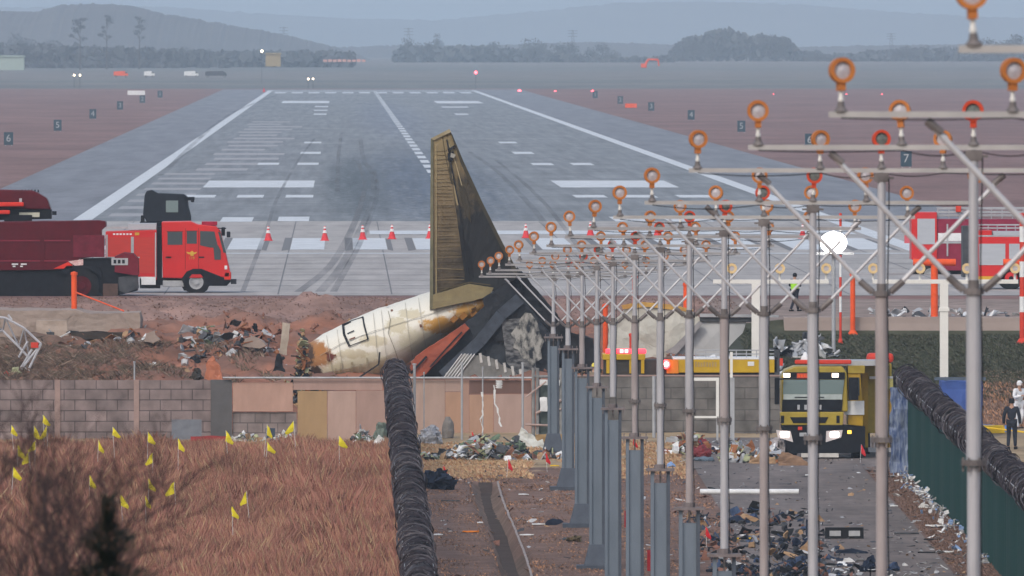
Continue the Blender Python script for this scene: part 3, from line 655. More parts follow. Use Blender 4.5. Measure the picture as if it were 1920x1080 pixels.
# ------------------------------------------------------------------ runway distance markers with numbers
sgn = mat('marker_face', (0.03,0.06,0.085), (0.022,0.045,0.065), rough=0.5)
def text_mesh(body, size, m, parent, loc, name='numeral', ext=0.01, rz=0.0):
    cu = bpy.data.curves.new('t','FONT'); cu.body = body; cu.size = size; cu.align_x = 'CENTER'; cu.align_y = 'CENTER'; cu.extrude = ext
    tmp = bpy.data.objects.new('t', cu); C.objects.link(tmp); dg = bpy.context.evaluated_depsgraph_get()
    me_ = bpy.data.meshes.new_from_object(tmp.evaluated_get(dg)); bpy.data.objects.remove(tmp); bpy.data.curves.remove(cu)
    me_.materials.clear(); me_.materials.append(m); o = bpy.data.objects.new(name, me_); C.objects.link(o)
    if parent: o.parent = parent
    o.location = loc; o.rotation_euler = (math.radians(90),0,rz); return o
for side, lst in (('left', [(6,16,274),(5,108,247),(4,174,224),(3,225,207),(2,267,194),(1,300,184)]), ('right', [(1,1116,185),(2,1163,196),(3,1221,209),(4,1296,226),(5,1390,249),(6,1518,277),(7,1699,315)])):
    for nme, px, py in lst:
        d = F*CAMZ/(py-VY); p = (X(px,d), d, 0)
        t = thing('distance_marker', p, 'dark distance marker bearing a white %d on the %s grass verge'%(nme, side), 'marker sign', 'distance markers beside the runway')
        mb = MB(); mb.box(-0.46,0.46,-0.1,0.1,0.12,1.4); part('panel', mb, sgn, t)
        mb = MB(); mb.box(-0.36,-0.28,-0.05,0.05,0,0.118); mb.box(0.28,0.36,-0.05,0.05,0,0.118); part('feet', mb, lgrey, t)
        text_mesh(str(nme), 1.0, mat('faded_numeral',(0.42,0.44,0.46)), t, (0,-0.112,0.77))

# ------------------------------------------------------------------ flags
def pennant(px, py, m, h, label, grp, w_=0.26, hh=0.42, lean=None, name='marker_flag'):
    p = None; d = 440
    while d < 600:
        q_ = W(px, py, d)
        if q_.z <= hsurf(q_.x, d)+h: break
        d += 0.5
    g = hsurf(q_.x, d); t = thing(name, (q_.x, d, g), label, 'flag', grp)
    ln = R.uniform(-0.12,0.12) if lean is None else lean
    mb = MB(); mb.tube((0,0,0),(ln*h,0,h+hh*0.5),0.006,n=5); part('stick', mb, wht, t)
    s_ = R.choice((1,1,1,-1)); a = Vector((ln*h,0,h+hh*0.5))
    pts = [a, a+Vector((s_*w_*0.35,-0.03,-0.12)), a+Vector((s_*w_,0.02,-hh*0.85)), a+Vector((s_*w_*0.85,0.05,-hh)), a+Vector((-s_*0.0,0,-hh*0.75))]
    mb = MB(); mb.add(pts, [(0,1,2,3,4)]); o = part('pennant', mb, m, t, crumple=0.02, cuts=2, cs=5)
    so_ = o.modifiers.new('thickness','SOLIDIFY'); so_.thickness = 0.012
YF = [(30,808,'leaning in the bare twigs at far left'),(65,812,'among the twigs, left of the topmost one'),(85,790,'the topmost of all, among the bare twigs'),(91,812,'right below the topmost one among the twigs'),(63,838,'low among the twigs, above another yellow flag'),(33,848,'at the left edge beside a thick twig'),(62,860,'lowest of the pair among the twigs'),(20,888,'lowest at the far left edge'),(181,838,'standing where the grass meets the twigs'),(167,905,'left of the grey rubble in the grass'),
 (217,812,'before the left block wall near the pink pilaster'),(276,823,'upright against the left block wall'),(334,835,'below the grey panel leaning on the wall'),(286,862,'deep in the grass under the wall flag'),(278,910,'in the grass right of the grey rubble'),(332,918,'in the open red grass below the grey panel'),(274,942,'beside the wide yellow one near the conifer tip'),(232,942,'wide and low, right of the conifer tip'),(430,822,'at the foot of the dark pier'),(492,810,'beside the small dark box at the block patch'),
 (495,840,'wide, in the grass fringe below the small dark box'),(557,803,'at the right end of the low block patch'),(637,830,'below the pale pink board'),(471,937,'alone in the middle of the red grass'),(438,963,'lowest in the middle of the red grass')]
for px,py,l in YF: pennant(px, py, yel, 1.25 if py > 830 else 1.45, 'yellow marker flag '+l, 'yellow marker flags', w_=R.uniform(0.16,0.30), hh=R.uniform(0.38,0.5))
for px,py,l in [(885,820,'standing in the rubble heap before the boards'),(834,884,'above the dark blue bundle right of the coil'),(950,872,'by the head of the ditch'),(1026,860,'below the white wreck panel'),(1190,830,'with a white edge, between the pillars'),(1325,1000,'at the left edge of the road wreckage'),(1613,845,'bright, at the front wheel of the yellow truck')]:
    pennant(px, py, redf, 0.45, 'red marker flag '+l, 'red marker flags', w_=0.16, hh=0.42)
for px,y0,y1,l in [(1175,958,990,'upper'),(1218,1032,1072,'lower')]:
    d = 470; p = ground_at(px, y1+0, 0); mb = MB(); mb.box(-0.07,0.07,-0.03,0.03,0,(y1-y0)/F*p.y); tag(mb.build('red_stake', mat('dark_red',(0.30,0.015,0.02),(0.2,0.01,0.015)), loc=p), l+' dark red stake seen between two blue-grey pillars', 'stake')

# ------------------------------------------------------------------ orange posts along the embankment
def bollard(px, y0, y1, d, label, m=orp, r=0.10, banded=False):
    x = X(px,d); zt = Zp(y0,d); zb = min(Zp(y1,d), hsurf(x,d)+0.0); t = thing('marker_post', (x,d,zb), label, 'post', 'orange posts on the embankment')
    mb = MB(); mb.tube((0,0,0),(0,0,zt-zb),r,n=12); mb.lathe([(r*1.25,zt-zb-0.12),(r*1.25,zt-zb-0.02),(0,zt-zb+0.03)]); part('tube', mb, m, t)
    mb = MB(); mb.lathe([(r*2.2,0),(r*2.0,0.06),(r*1.1,0.2)]); part('foot', mb, m, t)
    if banded:
        for k in range(3):
            mb = MB(); mb.tube((0,0,(zt-zb)*(0.24+0.27*k)),(0,0,(zt-zb)*(0.36+0.27*k)),r*1.04,n=12); part('band', mb, wht, t)
bollard(139,510,582,648,'bright orange post on the broken concrete slab at left',r=0.11)
bollard(1135,570,640,634,'orange post left of the white wreck sheet')
bollard(1190,516,600,652,'tall orange post among the lamps right of the tail fin')
bollard(1286,530,612,644,'orange post behind the crossing braces near the middle')
bollard(1185,625,662,622,'short red post behind the red beacon lights',redp)
bollard(1599,512,588,650,'orange post right of the floodlight',r=0.10)
bollard(1576,400,598,645,'slender red and white post beside the floodlight pole',redp,r=0.05,banded=True)
bollard(1917,400,598,645,'tall red and white banded post at the right edge',redp,r=0.11,banded=True)
for px, l in ((1752,'red T-shaped post before the fire engines, left'), (1921,'red T-shaped post at the right edge before the fire engine')):
    d = 652; x = X(px,d); zb = hsurf(x,d); zt = Zp(492,d)
    t = thing('tee_post', (x,d,zb), l, 'post', 'red T posts'); mb = MB(); mb.tube((0,0,0),(0,0,zt-zb-0.1),0.14,n=12); part('upright', mb, orp if px<1800 else redp, t)
    mb = MB(); mb.tube((-0.85,0,zt-zb),(0.85,0,zt-zb),0.14,n=12); part('crossbar', mb, orp, t)
# orange strap
mb = MB(); a = W(142,548,647.5); b = W(232,583,643)
mb.tube(a,b,0.03,n=6); tag(mb.build('orange_strap', orp), 'orange strap slanting from the left orange post to the slab', 'strap')
# ------------------------------------------------------------------ vehicles seen from the side
truckred = mat('truck_red', (0.58,0.018,0.018), (0.46,0.014,0.015), rough=0.35, scale=1.0, spec=0.3)
crimson = mat('crane_crimson', (0.105,0.003,0.011), (0.05,0.002,0.006), rough=0.4, scale=2.0, contrast=0.9)
brightred = mat('boom_red', (0.66,0.035,0.02), (0.5,0.03,0.02), rough=0.4)
alu = mat('roller_shutter', (0.42,0.44,0.48), (0.36,0.38,0.42), rough=0.4, metal=0.2, scale=1.0, stretch=(1,1,8))
chass = mat('chassis_black', (0.010,0.012,0.017), (0.004,0.005,0.008), rough=0.7, scale=4)
gold = mat('gold_emblem', (0.62,0.38,0.05), (0.45,0.27,0.04), rough=0.5)
dg = glass()
lg = glass('pale_glass', (0.15,0.20,0.20))
class Side:
    "builds in the plane of a vehicle's near side: px, py of the side at distance d; y runs away from the viewer"
    def __init__(s, name, pxr, d, g, label, cat, group=None):
        s.d = d; s.px = pxr; s.g = g; s.t = thing(name, (X(pxr,d),d,g), label, cat, group)
    def x(s, px): return X(px,s.d)-X(s.px,s.d)
    def z(s, py): return Zp(py,s.d)-s.g
    def box(s, name, m, x0,x1,y0,y1, a=0.0, b=2.4, parent=None, bevel=0.0, sub=0):
        mb = MB(); mb.box(s.x(x0),s.x(x1),a,b,s.z(y1),s.z(y0)); return part(name, mb, m, parent or s.t, bevel=bevel)
    def poly(s, name, m, pts, a=0.0, b=2.4, parent=None, bevel=0.0):
        mb = MB(); mb.prism([(s.x(x),s.z(y)) for x,y in pts], a, b); return part(name, mb, m, parent or s.t, bevel=bevel)
    def wheel(s, px, py, rpx, a=0.0, wd=0.35, rimm=lgrey, both=True):
        r = rpx*s.d/F
        for yy in ((a,a+2.1) if both else (a,)):
            mb = MB(); c = (s.x(px), s.z(py)); mb.ring(c, r*0.55, r, yy, yy+wd, 28); mb.ring(c, r*0.55, r*0.9, yy-0.02, yy+0.05, 28); o = part('wheel', mb, black, s.t)
            mb = MB(); mb.ring(c, r*0.12, r*0.56, yy+0.06, yy+0.2, 24); mb.ring(c, r*0.46, r*0.57, yy-0.01, yy+0.2, 24); mb.ring(c,0.001,r*0.2,yy-0.03,yy+0.1,12)
            for k in range(8):
                an = k*math.pi/4; mb.box(c[0]+math.cos(an)*r*0.33-0.02,c[0]+math.cos(an)*r*0.33+0.02,yy+0.02,yy+0.07,c[1]+math.sin(an)*r*0.33-0.02,c[1]+math.sin(an)*r*0.33+0.02)
            part('rim', mb, rimm, o)
# --- red fire truck at left
v = Side('fire_truck', 320, 680, 0.012, 'bright red crew-cab fire truck facing right, beside the dark crimson crane truck', 'fire truck')
v.poly('body', truckred, [(198,434),(294,431),(294,525),(265,519),(240,520),(198,520)], 0, 2.4, bevel=0.03)
v.poly('cab', truckred, [(303,416),(357,415),(371,421),(405,424),(413,432),(424,478),(432,512),(430,520),(345,522),(305,521)], 0.0, 2.4, bevel=0.04)
v.box('cab_gap', chass, 294.2,302.8,425,525,0.2,2.2)
v.poly('lower_body', chass, [(296,521.5),(345,522.5),(432,520.5),(432,529),(425,536),(392,536),(388,545),(345,545),(340,536),(262,533),(262,523)], 0.15, 2.2)
v.poly('wheel_arch', chass, [(340,523),(350,509),(362,504),(378,504),(393,510),(420,520.8),(420,533),(390,534),(386,526),(376,514),(360,514),(349,527),(345,534)], -0.02, 0.3)
v.wheel(368,529,24.5, 0.03)
v.box('roof_equipment', alu, 240,293,419,430.6,0.3,2.1); v.box('roof_ladder', lgrey, 198,288,425,429,0.4,0.8)
v.box('roof_bar', mat('maroon_light_bar',(0.35,0.01,0.04),(0.2,0.01,0.03),rough=0.3), 378,407,415.5,423,0.4,2.0, bevel=0.02)
for x0,x1,y0,y1,pts in [(314,342,435,459,None),(350,369,434,457,None)]:
    o = v.box('window', dg, x0,x1,y0,y1,-0.012,0.02); v.box('window_frame', mat('window_rubber',(0.05,0.02,0.02)), x0-1.4,x1+1.4,y0-1.4,y0-0.1,-0.015,0.01,parent=o)
v.poly('window', dg, [(375,433),(402,434),(408,460),(408,465),(393,464),(375,460)], -0.012, 0.02)
v.poly('window', dg, [(400,462),(409,460),(414,470),(414,487),(402,487)], -0.02,0.02)
v.poly('windscreen', dg, [(408.5,434),(413,436),(424,474),(419,474)], -0.008, 2.38)
for x0 in (347,372): v.box('door_seam', mat('seam_dark',(0.16,0.012,0.012)), x0,x0+0.9,428,505,-0.006,0.01)
for x0 in (311,373): v.box('door_handle', chass, x0,x0+10,481,483.5,-0.03,0.0)
for x0,x1,y0,y1 in [(202,245,445,482),(253,290,445,512)]:
    v.box('locker_shutter', mat('shutter_red',(0.50,0.045,0.035),(0.42,0.04,0.03),rough=0.4,stretch=(1,1,10),scale=1.5), x0,x1,y0,y1,-0.012,0.01)
for x0,x1,y0,y1 in [(245.5,251,444,475),(199,202,440,482),(290.5,293,436,520),(200,262,481.5,484)]: v.box('shutter_trim', lgrey, x0,x1,y0,y1,-0.02,0.0)
for k in range(6): v.box('lettering', wht, 212+k*6.2,216+k*6.2,437.5,440.5,-0.008,0.0)
v.box('lettering', gold, 253,261,436,441,-0.008,0.0)
v.poly('emblem', gold, [(349,472),(356,473.5),(360,470),(364,473.5),(370,472),(367,476),(363,477),(363,480),(357,480),(357,477),(352,476)], -0.014, 0.0)
text_mesh('119', 0.16, gold, v.t, (v.x(359.5),-0.015,v.z(484)), 'lettering', 0.004)
v.box('white_skirt', wht, 265,292,519,534,-0.01,0.02)
v.poly('white_stripe', wht, [(264,519),(270,519),(292,531),(292,534),(266,534)], -0.02, -0.011)
v.box('tank_valves', lgrey, 305,345,526,538,0.1,0.5, bevel=0.03)
v.box('bumper', brightred, 420,433,510,525,0.0,2.4, bevel=0.04)
v.box('headlight', wht, 421,426,498,505,-0.02,0.2)
v.box('tow_hook', dgrey, 432.5,443,524,533,0.6,1.6)
for x0,y0,x1,y1 in [(415,426,422,442),(425,434,432,445)]: v.box('mirror', chass, x0,x1,y0,y1,-0.25,-0.05,bevel=0.03)
v.box('mirror_arm', chass, 408,424,427,429,-0.15,-0.1)
v.box('rear_axle_box', dgrey, 262,300,533,541,0.4,1.6)

# --- crimson crane truck, cut by the left edge
v = Side('crane_truck', 60, 672, 0.01, 'dark crimson heavy crane carrier at the left edge with red boom and muddy black chassis', 'truck')
v.poly('deck_body', crimson, [(-190,420),(185,413),(198,415),(199,425),(190,432),(190,480),(150,485),(125,506),(-190,509)], 0, 2.6, bevel=0.03)
v.box('side_panel', mat('dusty_crimson',(0.15,0.012,0.028),(0.09,0.006,0.014),rough=0.6), 137,196,441,482,-0.03,0.0,bevel=0.01)
for k in range(4): v.box('panel_rib', crimson, -180+k*85,-172+k*85,425,500,-0.05,0.0)
for y_ in (450,488): v.box('panel_rail', mat('dusty_crimson_rail',(0.22,0.02,0.04)), -190,132,y_,y_+2.4,-0.045,0.0)
v.poly('chassis', chass, [(-190,509.5),(125,507),(150,486),(205,484),(258,500),(258,545),(230,552),(200,556),(-190,558)], 0.15, 2.5)
v.poly('rear_fender', mat('fender_crimson',(0.16,0.012,0.025)), [(215,481),(232,474),(250,476),(259,486),(260,516),(250,516),(215,510)], 0.0, 2.5)
v.box('number_plate', lgrey, 209,240,484,497,-0.03,0.0)
for k in range(3): v.box('lettering', chass, 213+k*8,218+k*8,487,494,-0.036,-0.03)
for k in range(2): v.box('lettering', wht, 22+k*17,30+k*16+4,494,496.5,-0.06,-0.04); v.box('lettering', wht, 24+k*14,29+k*14,498,500.5,-0.06,-0.04)
v.poly('warning_board', mat('striped_board',(0.7,0.6,0.58),(0.45,0.2,0.2),scale=12,contrast=0.5), [(128,490),(156,486),(156,497),(140,498)], -0.05,0.0)
v.poly('red_stripe', brightred, [(100,504),(128,491),(138,499),(135,503)], -0.05,0.0)
v.wheel(153,536,33,-0.02,0.5,crimson); v.wheel(-45,536,33,-0.02,0.5,crimson); v.wheel(-120,536,33,-0.02,0.5,crimson)
v.poly('mudguard', chass, [(112,512),(125,498),(180,498),(190,508),(190,520),(180,512),(170,505),(136,505),(124,514)], -0.05,0.4)
v.box('rust_box', mat('rust_brown',(0.10,0.06,0.05),(0.06,0.04,0.035)), 193,221,532,560,0.0,0.5)
v.box('step_bar', lgrey, -190,118,558.5,561.5,0,0.1)
v.poly('lamp_box', dgrey, [(222,520),(258,515),(260,540),(236,550),(222,545)], 0.1,1.0)
v2 = Side('crane_cab', 60, 674.9, 0.01, 'rounded crimson crane operator cab with bright red boom above the left truck', 'crane')
v2.poly('cab_shell', crimson, [(-60,354),(60,357),(72,362),(88,372),(94,388),(96,393),(-60,391)], 0.1, 2.0, bevel=0.06)
v2.poly('lower_frame', chass, [(-60,391.3),(96,393.3),(96,410.5),(-60,414)], 0.2, 1.9)
v2.box('window', mat('cream_blind',(0.55,0.55,0.45)), 36,74,398.5,407,0.12,0.19)
v2.box('boom', brightred, -60,45,379,387,-0.3,0.08,bevel=0.04); v2.box('boom', brightred, -60,19,394,401.5,-0.35,0.08,bevel=0.04)
v2.box('hydraulic_hose', chass, 8,60,403,417,-0.2,0.15)
for k in range(6): v2.box('roof_rail', chass, 40+k*6,42+k*6,356,361,0.5,1.2)
v2.box('mirror', chass, 98,106,396,403,-0.2,0.1)
v2.box('roof_lamp', lgrey, 36,41,372,379,-0.05,0.099)
# --- black tractor cab behind the fire truck
v = Side('tractor_truck', 310, 760, 0.012, 'black tall tractor cab standing behind the red fire truck', 'truck')
v.poly('cab', mat('navy_black',(0.012,0.016,0.024),(0.007,0.009,0.014),rough=0.4), [(271,366),(275,358),(285,356),(296,362),(345,364),(352,370),(353,385),(358,405),(358,416),(275,416),(268,402)], 0, 2.4, bevel=0.04)
o = v.box('window', lg, 311,334,376,398,-0.015,0.01)
v.box('chassis', chass, 262,360,416,440,0.2,2.2); v.box('exhaust', chass, 264,271,404,418,0.1,0.5)
v.box('sun_visor', chass, 346,364,370,376,0,2.3); v.box('mirror', chass, 358,364,373,379,-0.3,0.0,bevel=0.02)
v.wheel(335,445,21,0.0,0.3); v.wheel(275,445,21,0.0,0.3)

# --- fire engines at right
v = Side('fire_engine', 1790, 735, 0.012, 'large fire engine seen from behind the crossing braces, with red rear and maroon side', 'fire engine', 'fire engines parked at right')
mar = mat('maroon_panel',(0.25,0.02,0.05),(0.18,0.015,0.04),rough=0.4)
v.poly('body', truckred, [(1709,406),(1717,398),(1757,398),(1757,490),(1709,487)], 0, 2.6, bevel=0.03)
v.box('maroon_side', mar, 1757.3,1930,411,507,0.1,2.5)
v.box('shutter', alu, 1720,1753,410,458,-0.015,0.01); v.box('white_stripe', wht, 1759,1806,437,452,0.08,0.11)
v.box('grey_trim', lgrey, 1757.5,1930,452.5,456.5,0.07,0.1); v.box('shutter_track', lgrey, 1775,1778,420,480,0.05,0.1)
v.box('chassis', chass, 1712,1930,507,520,0.3,2.3)
v.wheel(1745,515,22,0.1,0.3); v.wheel(1870,515,22,0.1,0.3)
mb = MB()
for k in range(9): mb.tube((v.x(1760+k*20),0.6,v.z(410)),(v.x(1760+k*20),0.6,v.z(392)),0.03,n=5)
for yy in (392,399,405): mb.tube((v.x(1758),0.6,v.z(yy)),(v.x(1930),0.6,v.z(yy)),0.035,n=5); mb.tube((v.x(1758),1.4,v.z(yy-2)),(v.x(1930),1.4,v.z(yy-2)),0.03,n=5)
part('ladder', mb, lgrey, v.t)
v.box('beacon', redp, 1793,1803,386,398,0.4,0.8,bevel=0.03); v.box('side_lamp', mat('pink_lamp',(0.6,0.12,0.15)), 1696,1706,441,456,0.0,0.3)
v = Side('fire_engine', 1870, 690, 0.012, 'nearer fire engine at the right edge with red cab, silver shutters and a black wheel', 'fire engine', 'fire engines parked at right')
v.poly('body', truckred, [(1831,444),(1990,444),(1990,526),(1831,524)], 0, 2.5, bevel=0.03)
for a_,b_ in ((1836,1885),(1892,1940)): v.box('shutter', alu, a_,b_,457,497,-0.015,0.01)
v.box('grey_trim', lgrey, 1831,1990,441,443.8,0.0,2.4); v.box('roof_box', truckred, 1831,1860,432,441,0.2,2.0); v.box('roof_hatch', alu, 1862,1990,434,440.8,0.3,2.1)
v.box('step', mat('amber_step',(0.62,0.36,0.04),(0.5,0.28,0.03)), 1833,1872,518,525,-0.06,0.0)
v.box('crew_door', dgrey, 1806,1830.6,424,520,0.2,2.3); v.wheel(1896,522,22,0.02,0.32,chass); v.wheel(1960,522,22,0.02,0.32,chass)
mb = MB()
for yy in (422,428): mb.tube((v.x(1835),0.6,v.z(yy)),(v.x(1990),0.6,v.z(yy)),0.035,n=5)
for k in range(9): mb.tube((v.x(1837+k*17),0.6,v.z(434)),(v.x(1837+k*17),0.6,v.z(422)),0.025,n=5)
part('ladder', mb, lgrey, v.t)

# --- yellow engine behind the wall, side on
yl = mat('rescue_yellow', (0.50,0.33,0.02), (0.38,0.24,0.015), rough=0.4, scale=1.2)
gB = -3.9
v = Side('rescue_truck', 1300, 604, gB, 'long yellow airport rescue truck parked behind the grey block wall, red beacons lit', 'fire engine')
v.box('body', yl, 1265,1458,674,699,0,2.5,bevel=0.03); v.box('cab_roof', yl, 1130,1210,664,675,0,2.5,bevel=0.03)
v.box('cab', mat('cab_dark',(0.05,0.045,0.04),(0.03,0.03,0.03),scale=5), 1133,1262,675.3,712,0.1,2.4)
v.box('lower_body', chass, 1265,1458,699.3,760,0.1,2.4); v.box('cab_body', yl, 1130,1262,712.3,770,0.05,2.45)
for px in (1205,1183,1140): v.box('pillar', yl, px-3,px+3,675,700,-0.02,0.1)
v.box('orange_panel', mat('orange_panel',(0.60,0.22,0.03),(0.5,0.16,0.02)), 1250,1272,674,700,-0.04,0.0)
v.box('white_plate', wht, 1402,1414,678,686,-0.02,0.0)
v.box('white_band', wht, 1262,1458,670.5,673.8,0.0,2.4)
for k in range(8): v.box('lettering', mat('faded_letter',(0.42,0.30,0.12)), 1303+k*5.3,1306.5+k*5.3,678+(k%3),688,-0.012,0.0)
mb = MB()
for yy in (657,664): mb.tube((v.x(1305),0.3,v.z(yy)),(v.x(1458),0.3,v.z(yy)),0.02,n=5)
for k in range(9): mb.tube((v.x(1305+k*19),0.3,v.z(671)),(v.x(1305+k*19),0.3,v.z(657)),0.02,n=5)
part('roof_rail', mb, lgrey, v.t)
v.box('light_bar', glow('lit_red_bar',(1.0,0.05,0.08),1.6), 1136,1212,655,663.6,0.5,1.3,bevel=0.04)
for px in (1148,1163,1172,1190): v.box('lit_lens', glow('lit_pink_lens',(1.0,0.45,0.45),3.5), px,px+6,655.6,662,0.45,0.52)
def ball(name, m, c, r, parent, n=14):
    mb = MB(); mb.lathe([(math.sin(math.pi*k/10)*r, -math.cos(math.pi*k/10)*r) for k in range(11)], c, n); return part(name, mb, m, parent, smooth=True)
ball('beacon', glow('lit_red_beacon',(1.0,0.06,0.07),6.0), (v.x(1248),-0.1,v.z(683)), 0.17, v.t)
ball('beacon_core', glow('lit_red_core',(1.0,0.6,0.55),18.0), (v.x(1249),-0.24,v.z(683)), 0.085, v.t)
v.box('end_frame', dgrey, 1452,1462,656,735,0.0,0.4); v.box('marker_lamp', redp, 1462,1468,672,686,0,0.2)

# --- yellow truck coming towards the camera
g0 = -4.08; d0 = 566
v = Side('airport_fire_truck', 1550, d0, g0, 'yellow airport fire truck facing the camera on the road with headlights on', 'fire engine')
yg = mat('lime_yellow', (0.38,0.29,0.045), (0.24,0.175,0.03), rough=0.35, scale=1.8)
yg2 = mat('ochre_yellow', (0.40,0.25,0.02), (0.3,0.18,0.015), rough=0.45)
v.poly('cab', yg, [(1466,706),(1472,694),(1490,687),(1580,687),(1588,700),(1590,772),(1466,772)], 0.0, 2.2, bevel=0.05)
v.poly('cab_side', yg2, [(1590.5,690),(1600,690),(1614,700),(1619,772),(1619,800),(1590.5,797)], 0.35, 2.2, bevel=0.03)  # shadow on the cab flank painted in as a darker ochre
v.box('cab_roof', yg, 1590.5,1622,686,700,0.3,2.2)
v.box('body', yg, 1600,1676,684,815,2.25,8.0,bevel=0.04); v.box('body_edge', yg2, 1619,1631,700,850,1.9,2.2)
v.box('body_panel', yg2, 1650,1676,725,850,2.1,2.24); v.box('side_board', wht, 1584,1621,752,778,0.3,0.5) 
v.box('bright_corner', mat('pale_yellow',(0.72,0.66,0.25),(0.6,0.52,0.15)), 1658,1678,712,732,2.0,2.24)
v.box('white_stripe', wht, 1634,1678,708,713,2.0,2.3)
v.poly('visor_panel', chass, [(1470,698),(1584,698),(1584,711),(1468,711)], -0.06, 0.0)
v.poly('windscreen', lg, [(1469,712),(1583,712),(1580,739),(1468,739)], -0.05, 0.02)
v.box('dashboard', mat('pale_sun_strip',(0.42,0.47,0.46),(0.3,0.34,0.33)), 1469,1579,739.3,749,-0.055,0.0)
v.poly('grille', chass, [(1467,749.3),(1580,749.3),(1578,770),(1558,772),(1466,772)], -0.05, 0.0)
for k,(a_,b_) in enumerate([(1495,1499.5),(1508,1513),(1535,1540)]): 
    v.box('lettering', lgrey, a_,b_,759,768,-0.06,-0.051)
v.box('wiper', black, 1490,1545,744,745.6,-0.08,-0.06)
v.box('display', mat('display_red',(0.55,0.10,0.05),(0.40,0.05,0.03),scale=14), 1494,1518,700,709,-0.075,-0.06)
for k in range(4): v.box('lettering', orp, 1496+k*5.4,1499.6+k*5.4,702,707,-0.08,-0.075)
warm = glow('lit_warm_lamp',(1.0,0.80,0.62),6.0)
for px in (1475,1566): v.box('roof_light', warm, px-6,px+6,700,707,-0.10,-0.061)
v.poly('yellow_band', yg, [(1462,772.3),(1582,772.3),(1580,797),(1465,797)], -0.12, 0.3, bevel=0.03)
v.poly('air_intake', chass, [(1481,782),(1553,782),(1547,793),(1487,793)], -0.14, -0.12)
for a_ in (1464,1568): v.box('slot', chass, a_,a_+6,779,793,-0.14,-0.12)
v.poly('bumper', chass, [(1466,797.3),(1580,797.3),(1600,800),(1622,800),(1622,845),(1590,850),(1480,850),(1474,835)], -0.10, 2.0)
v.box('number_plate', lgrey, 1499,1512,811,818,-0.12,-0.10)
for px,s_ in ((1471,-1),(1564,1)):
    mb = MB(); r_ = 0.14; o = v.poly('headlight', mat('lamp_chrome',(0.6,0.55,0.55)), [(px-13*s_-2,808),(px+16*s_,806),(px+13*s_,820),(px-16*s_,829)][::s_], -0.14, -0.11)
    v.box('bulb', glow('lit_headlamp',(1.0,0.87,0.75),14.0), px-7,px+8,810,819,-0.16,-0.141, parent=o)
v.box('bumper_step', mat('pale_step',(0.55,0.53,0.5)), 1502,1572,849.6,857,-0.3,-0.1)
v.box('marker_lamp', glow('lit_amber',(1.0,0.55,0.05),3.0), 1589,1596,807,813,-0.13,-0.1); v.box('marker_lamp', redp, 1496,1504,800,806,-0.125,-0.1)
v.box('window', dg, 1592,1612,708,742,0.32,0.36); v.box('mirror', chass, 1591,1609,708,750,-0.3,-0.12,bevel=0.03); v.box('mirror', chass, 1452,1461,708,758,-0.3,-0.12,bevel=0.03)
v.box('mirror_arm', chass, 1461,1470,709,712,-0.24,-0.2)
for px in (1482,1606): v.wheel  # wheels face forward: a tyre seen from the front
for px in (1484,1608):
    mb = MB(); r_ = 0.5; xx = v.x(px); mb.tube((xx-0.19,0.75,r_),(xx+0.19,0.75,r_),r_,n=24); o = part('wheel', mb, black, v.t); mb = MB(); mb.tube((xx+0.2,0.75,r_),(xx+0.22,0.75,r_),0.26,n=16); part('rim', mb, yg2, o)
for px in (1630,1662):
    mb = MB(); mb.tube((v.x(px)-0.19,5.5,0.5),(v.x(px)+0.19,5.5,0.5),0.5,n=24); part('wheel', mb, black, v.t)
v.box('light_bar', redp, 1491,1597,675,683,0.2,0.6,bevel=0.04); v.box('roof_rack', lgrey, 1540,1665,677,686.6,0.8,3.2)
mb = MB(); mb.lathe([(0,0.0),(0.2,0.0),(0.16,0.2),(0.05,0.4),(0,0.42)],(v.x(1511),0.5,v.z(683)),14); part('searchlight', mb, wht, v.t, smooth=True)
v.box('hose_reel', redp, 1632,1682,666,684,3.4,4.4,bevel=0.12)
v.box('side_step', lgrey, 1622,1676,842,850,1.9,2.4)

# ------------------------------------------------------------------ floodlight on its pole
t = thing('floodlight', (X(1563,640),640,hsurf(X(1563,640),640)), 'blazing white floodlight cluster on a thin pale pole right of centre', 'floodlight')
zt = Zp(478,640)-t.location.z
mb = MB(); mb.tube((0,0,0),(0,0,zt),0.075,n=10); part('pole', mb, lgrey, t)
mb = MB(); mb.box(-0.8,0.8,0.06,0.12,zt,zt+0.1); mb.box(-0.05,0.05,0.06,0.12,zt,zt+0.95); part('frame', mb, lgrey, t)
hot = glow('floodlight_glass', (1.0,0.97,0.90), 40.0)
mb = MB(); mb.lathe([(0.02,-0.02),(0.3,0.0),(0.34,0.05),(0.02,0.07)], (0,0,zt), 16); part('lamp_collar', mb, lgrey, t)
mb = MB(); mb.lathe([(math.sin(math.pi*k/14)*0.52, 0.46-math.cos(math.pi*k/14)*0.44) for k in range(15)], (0,0,zt+0.02), 24); part('lit_globe', mb, glow('lit_globe_glass',(1.0,0.97,0.90),9.0), t, smooth=True)
for k in range(4):
    mb = MB(); an = k*math.pi/2+0.7; cx_, cy_ = math.cos(an)*0.5, math.sin(an)*0.5; mb.tube((cx_,cy_,zt+0.3),(cx_,cy_,zt+0.7),0.10,n=10); part('lit_lamp', mb, hot, t, smooth=True)

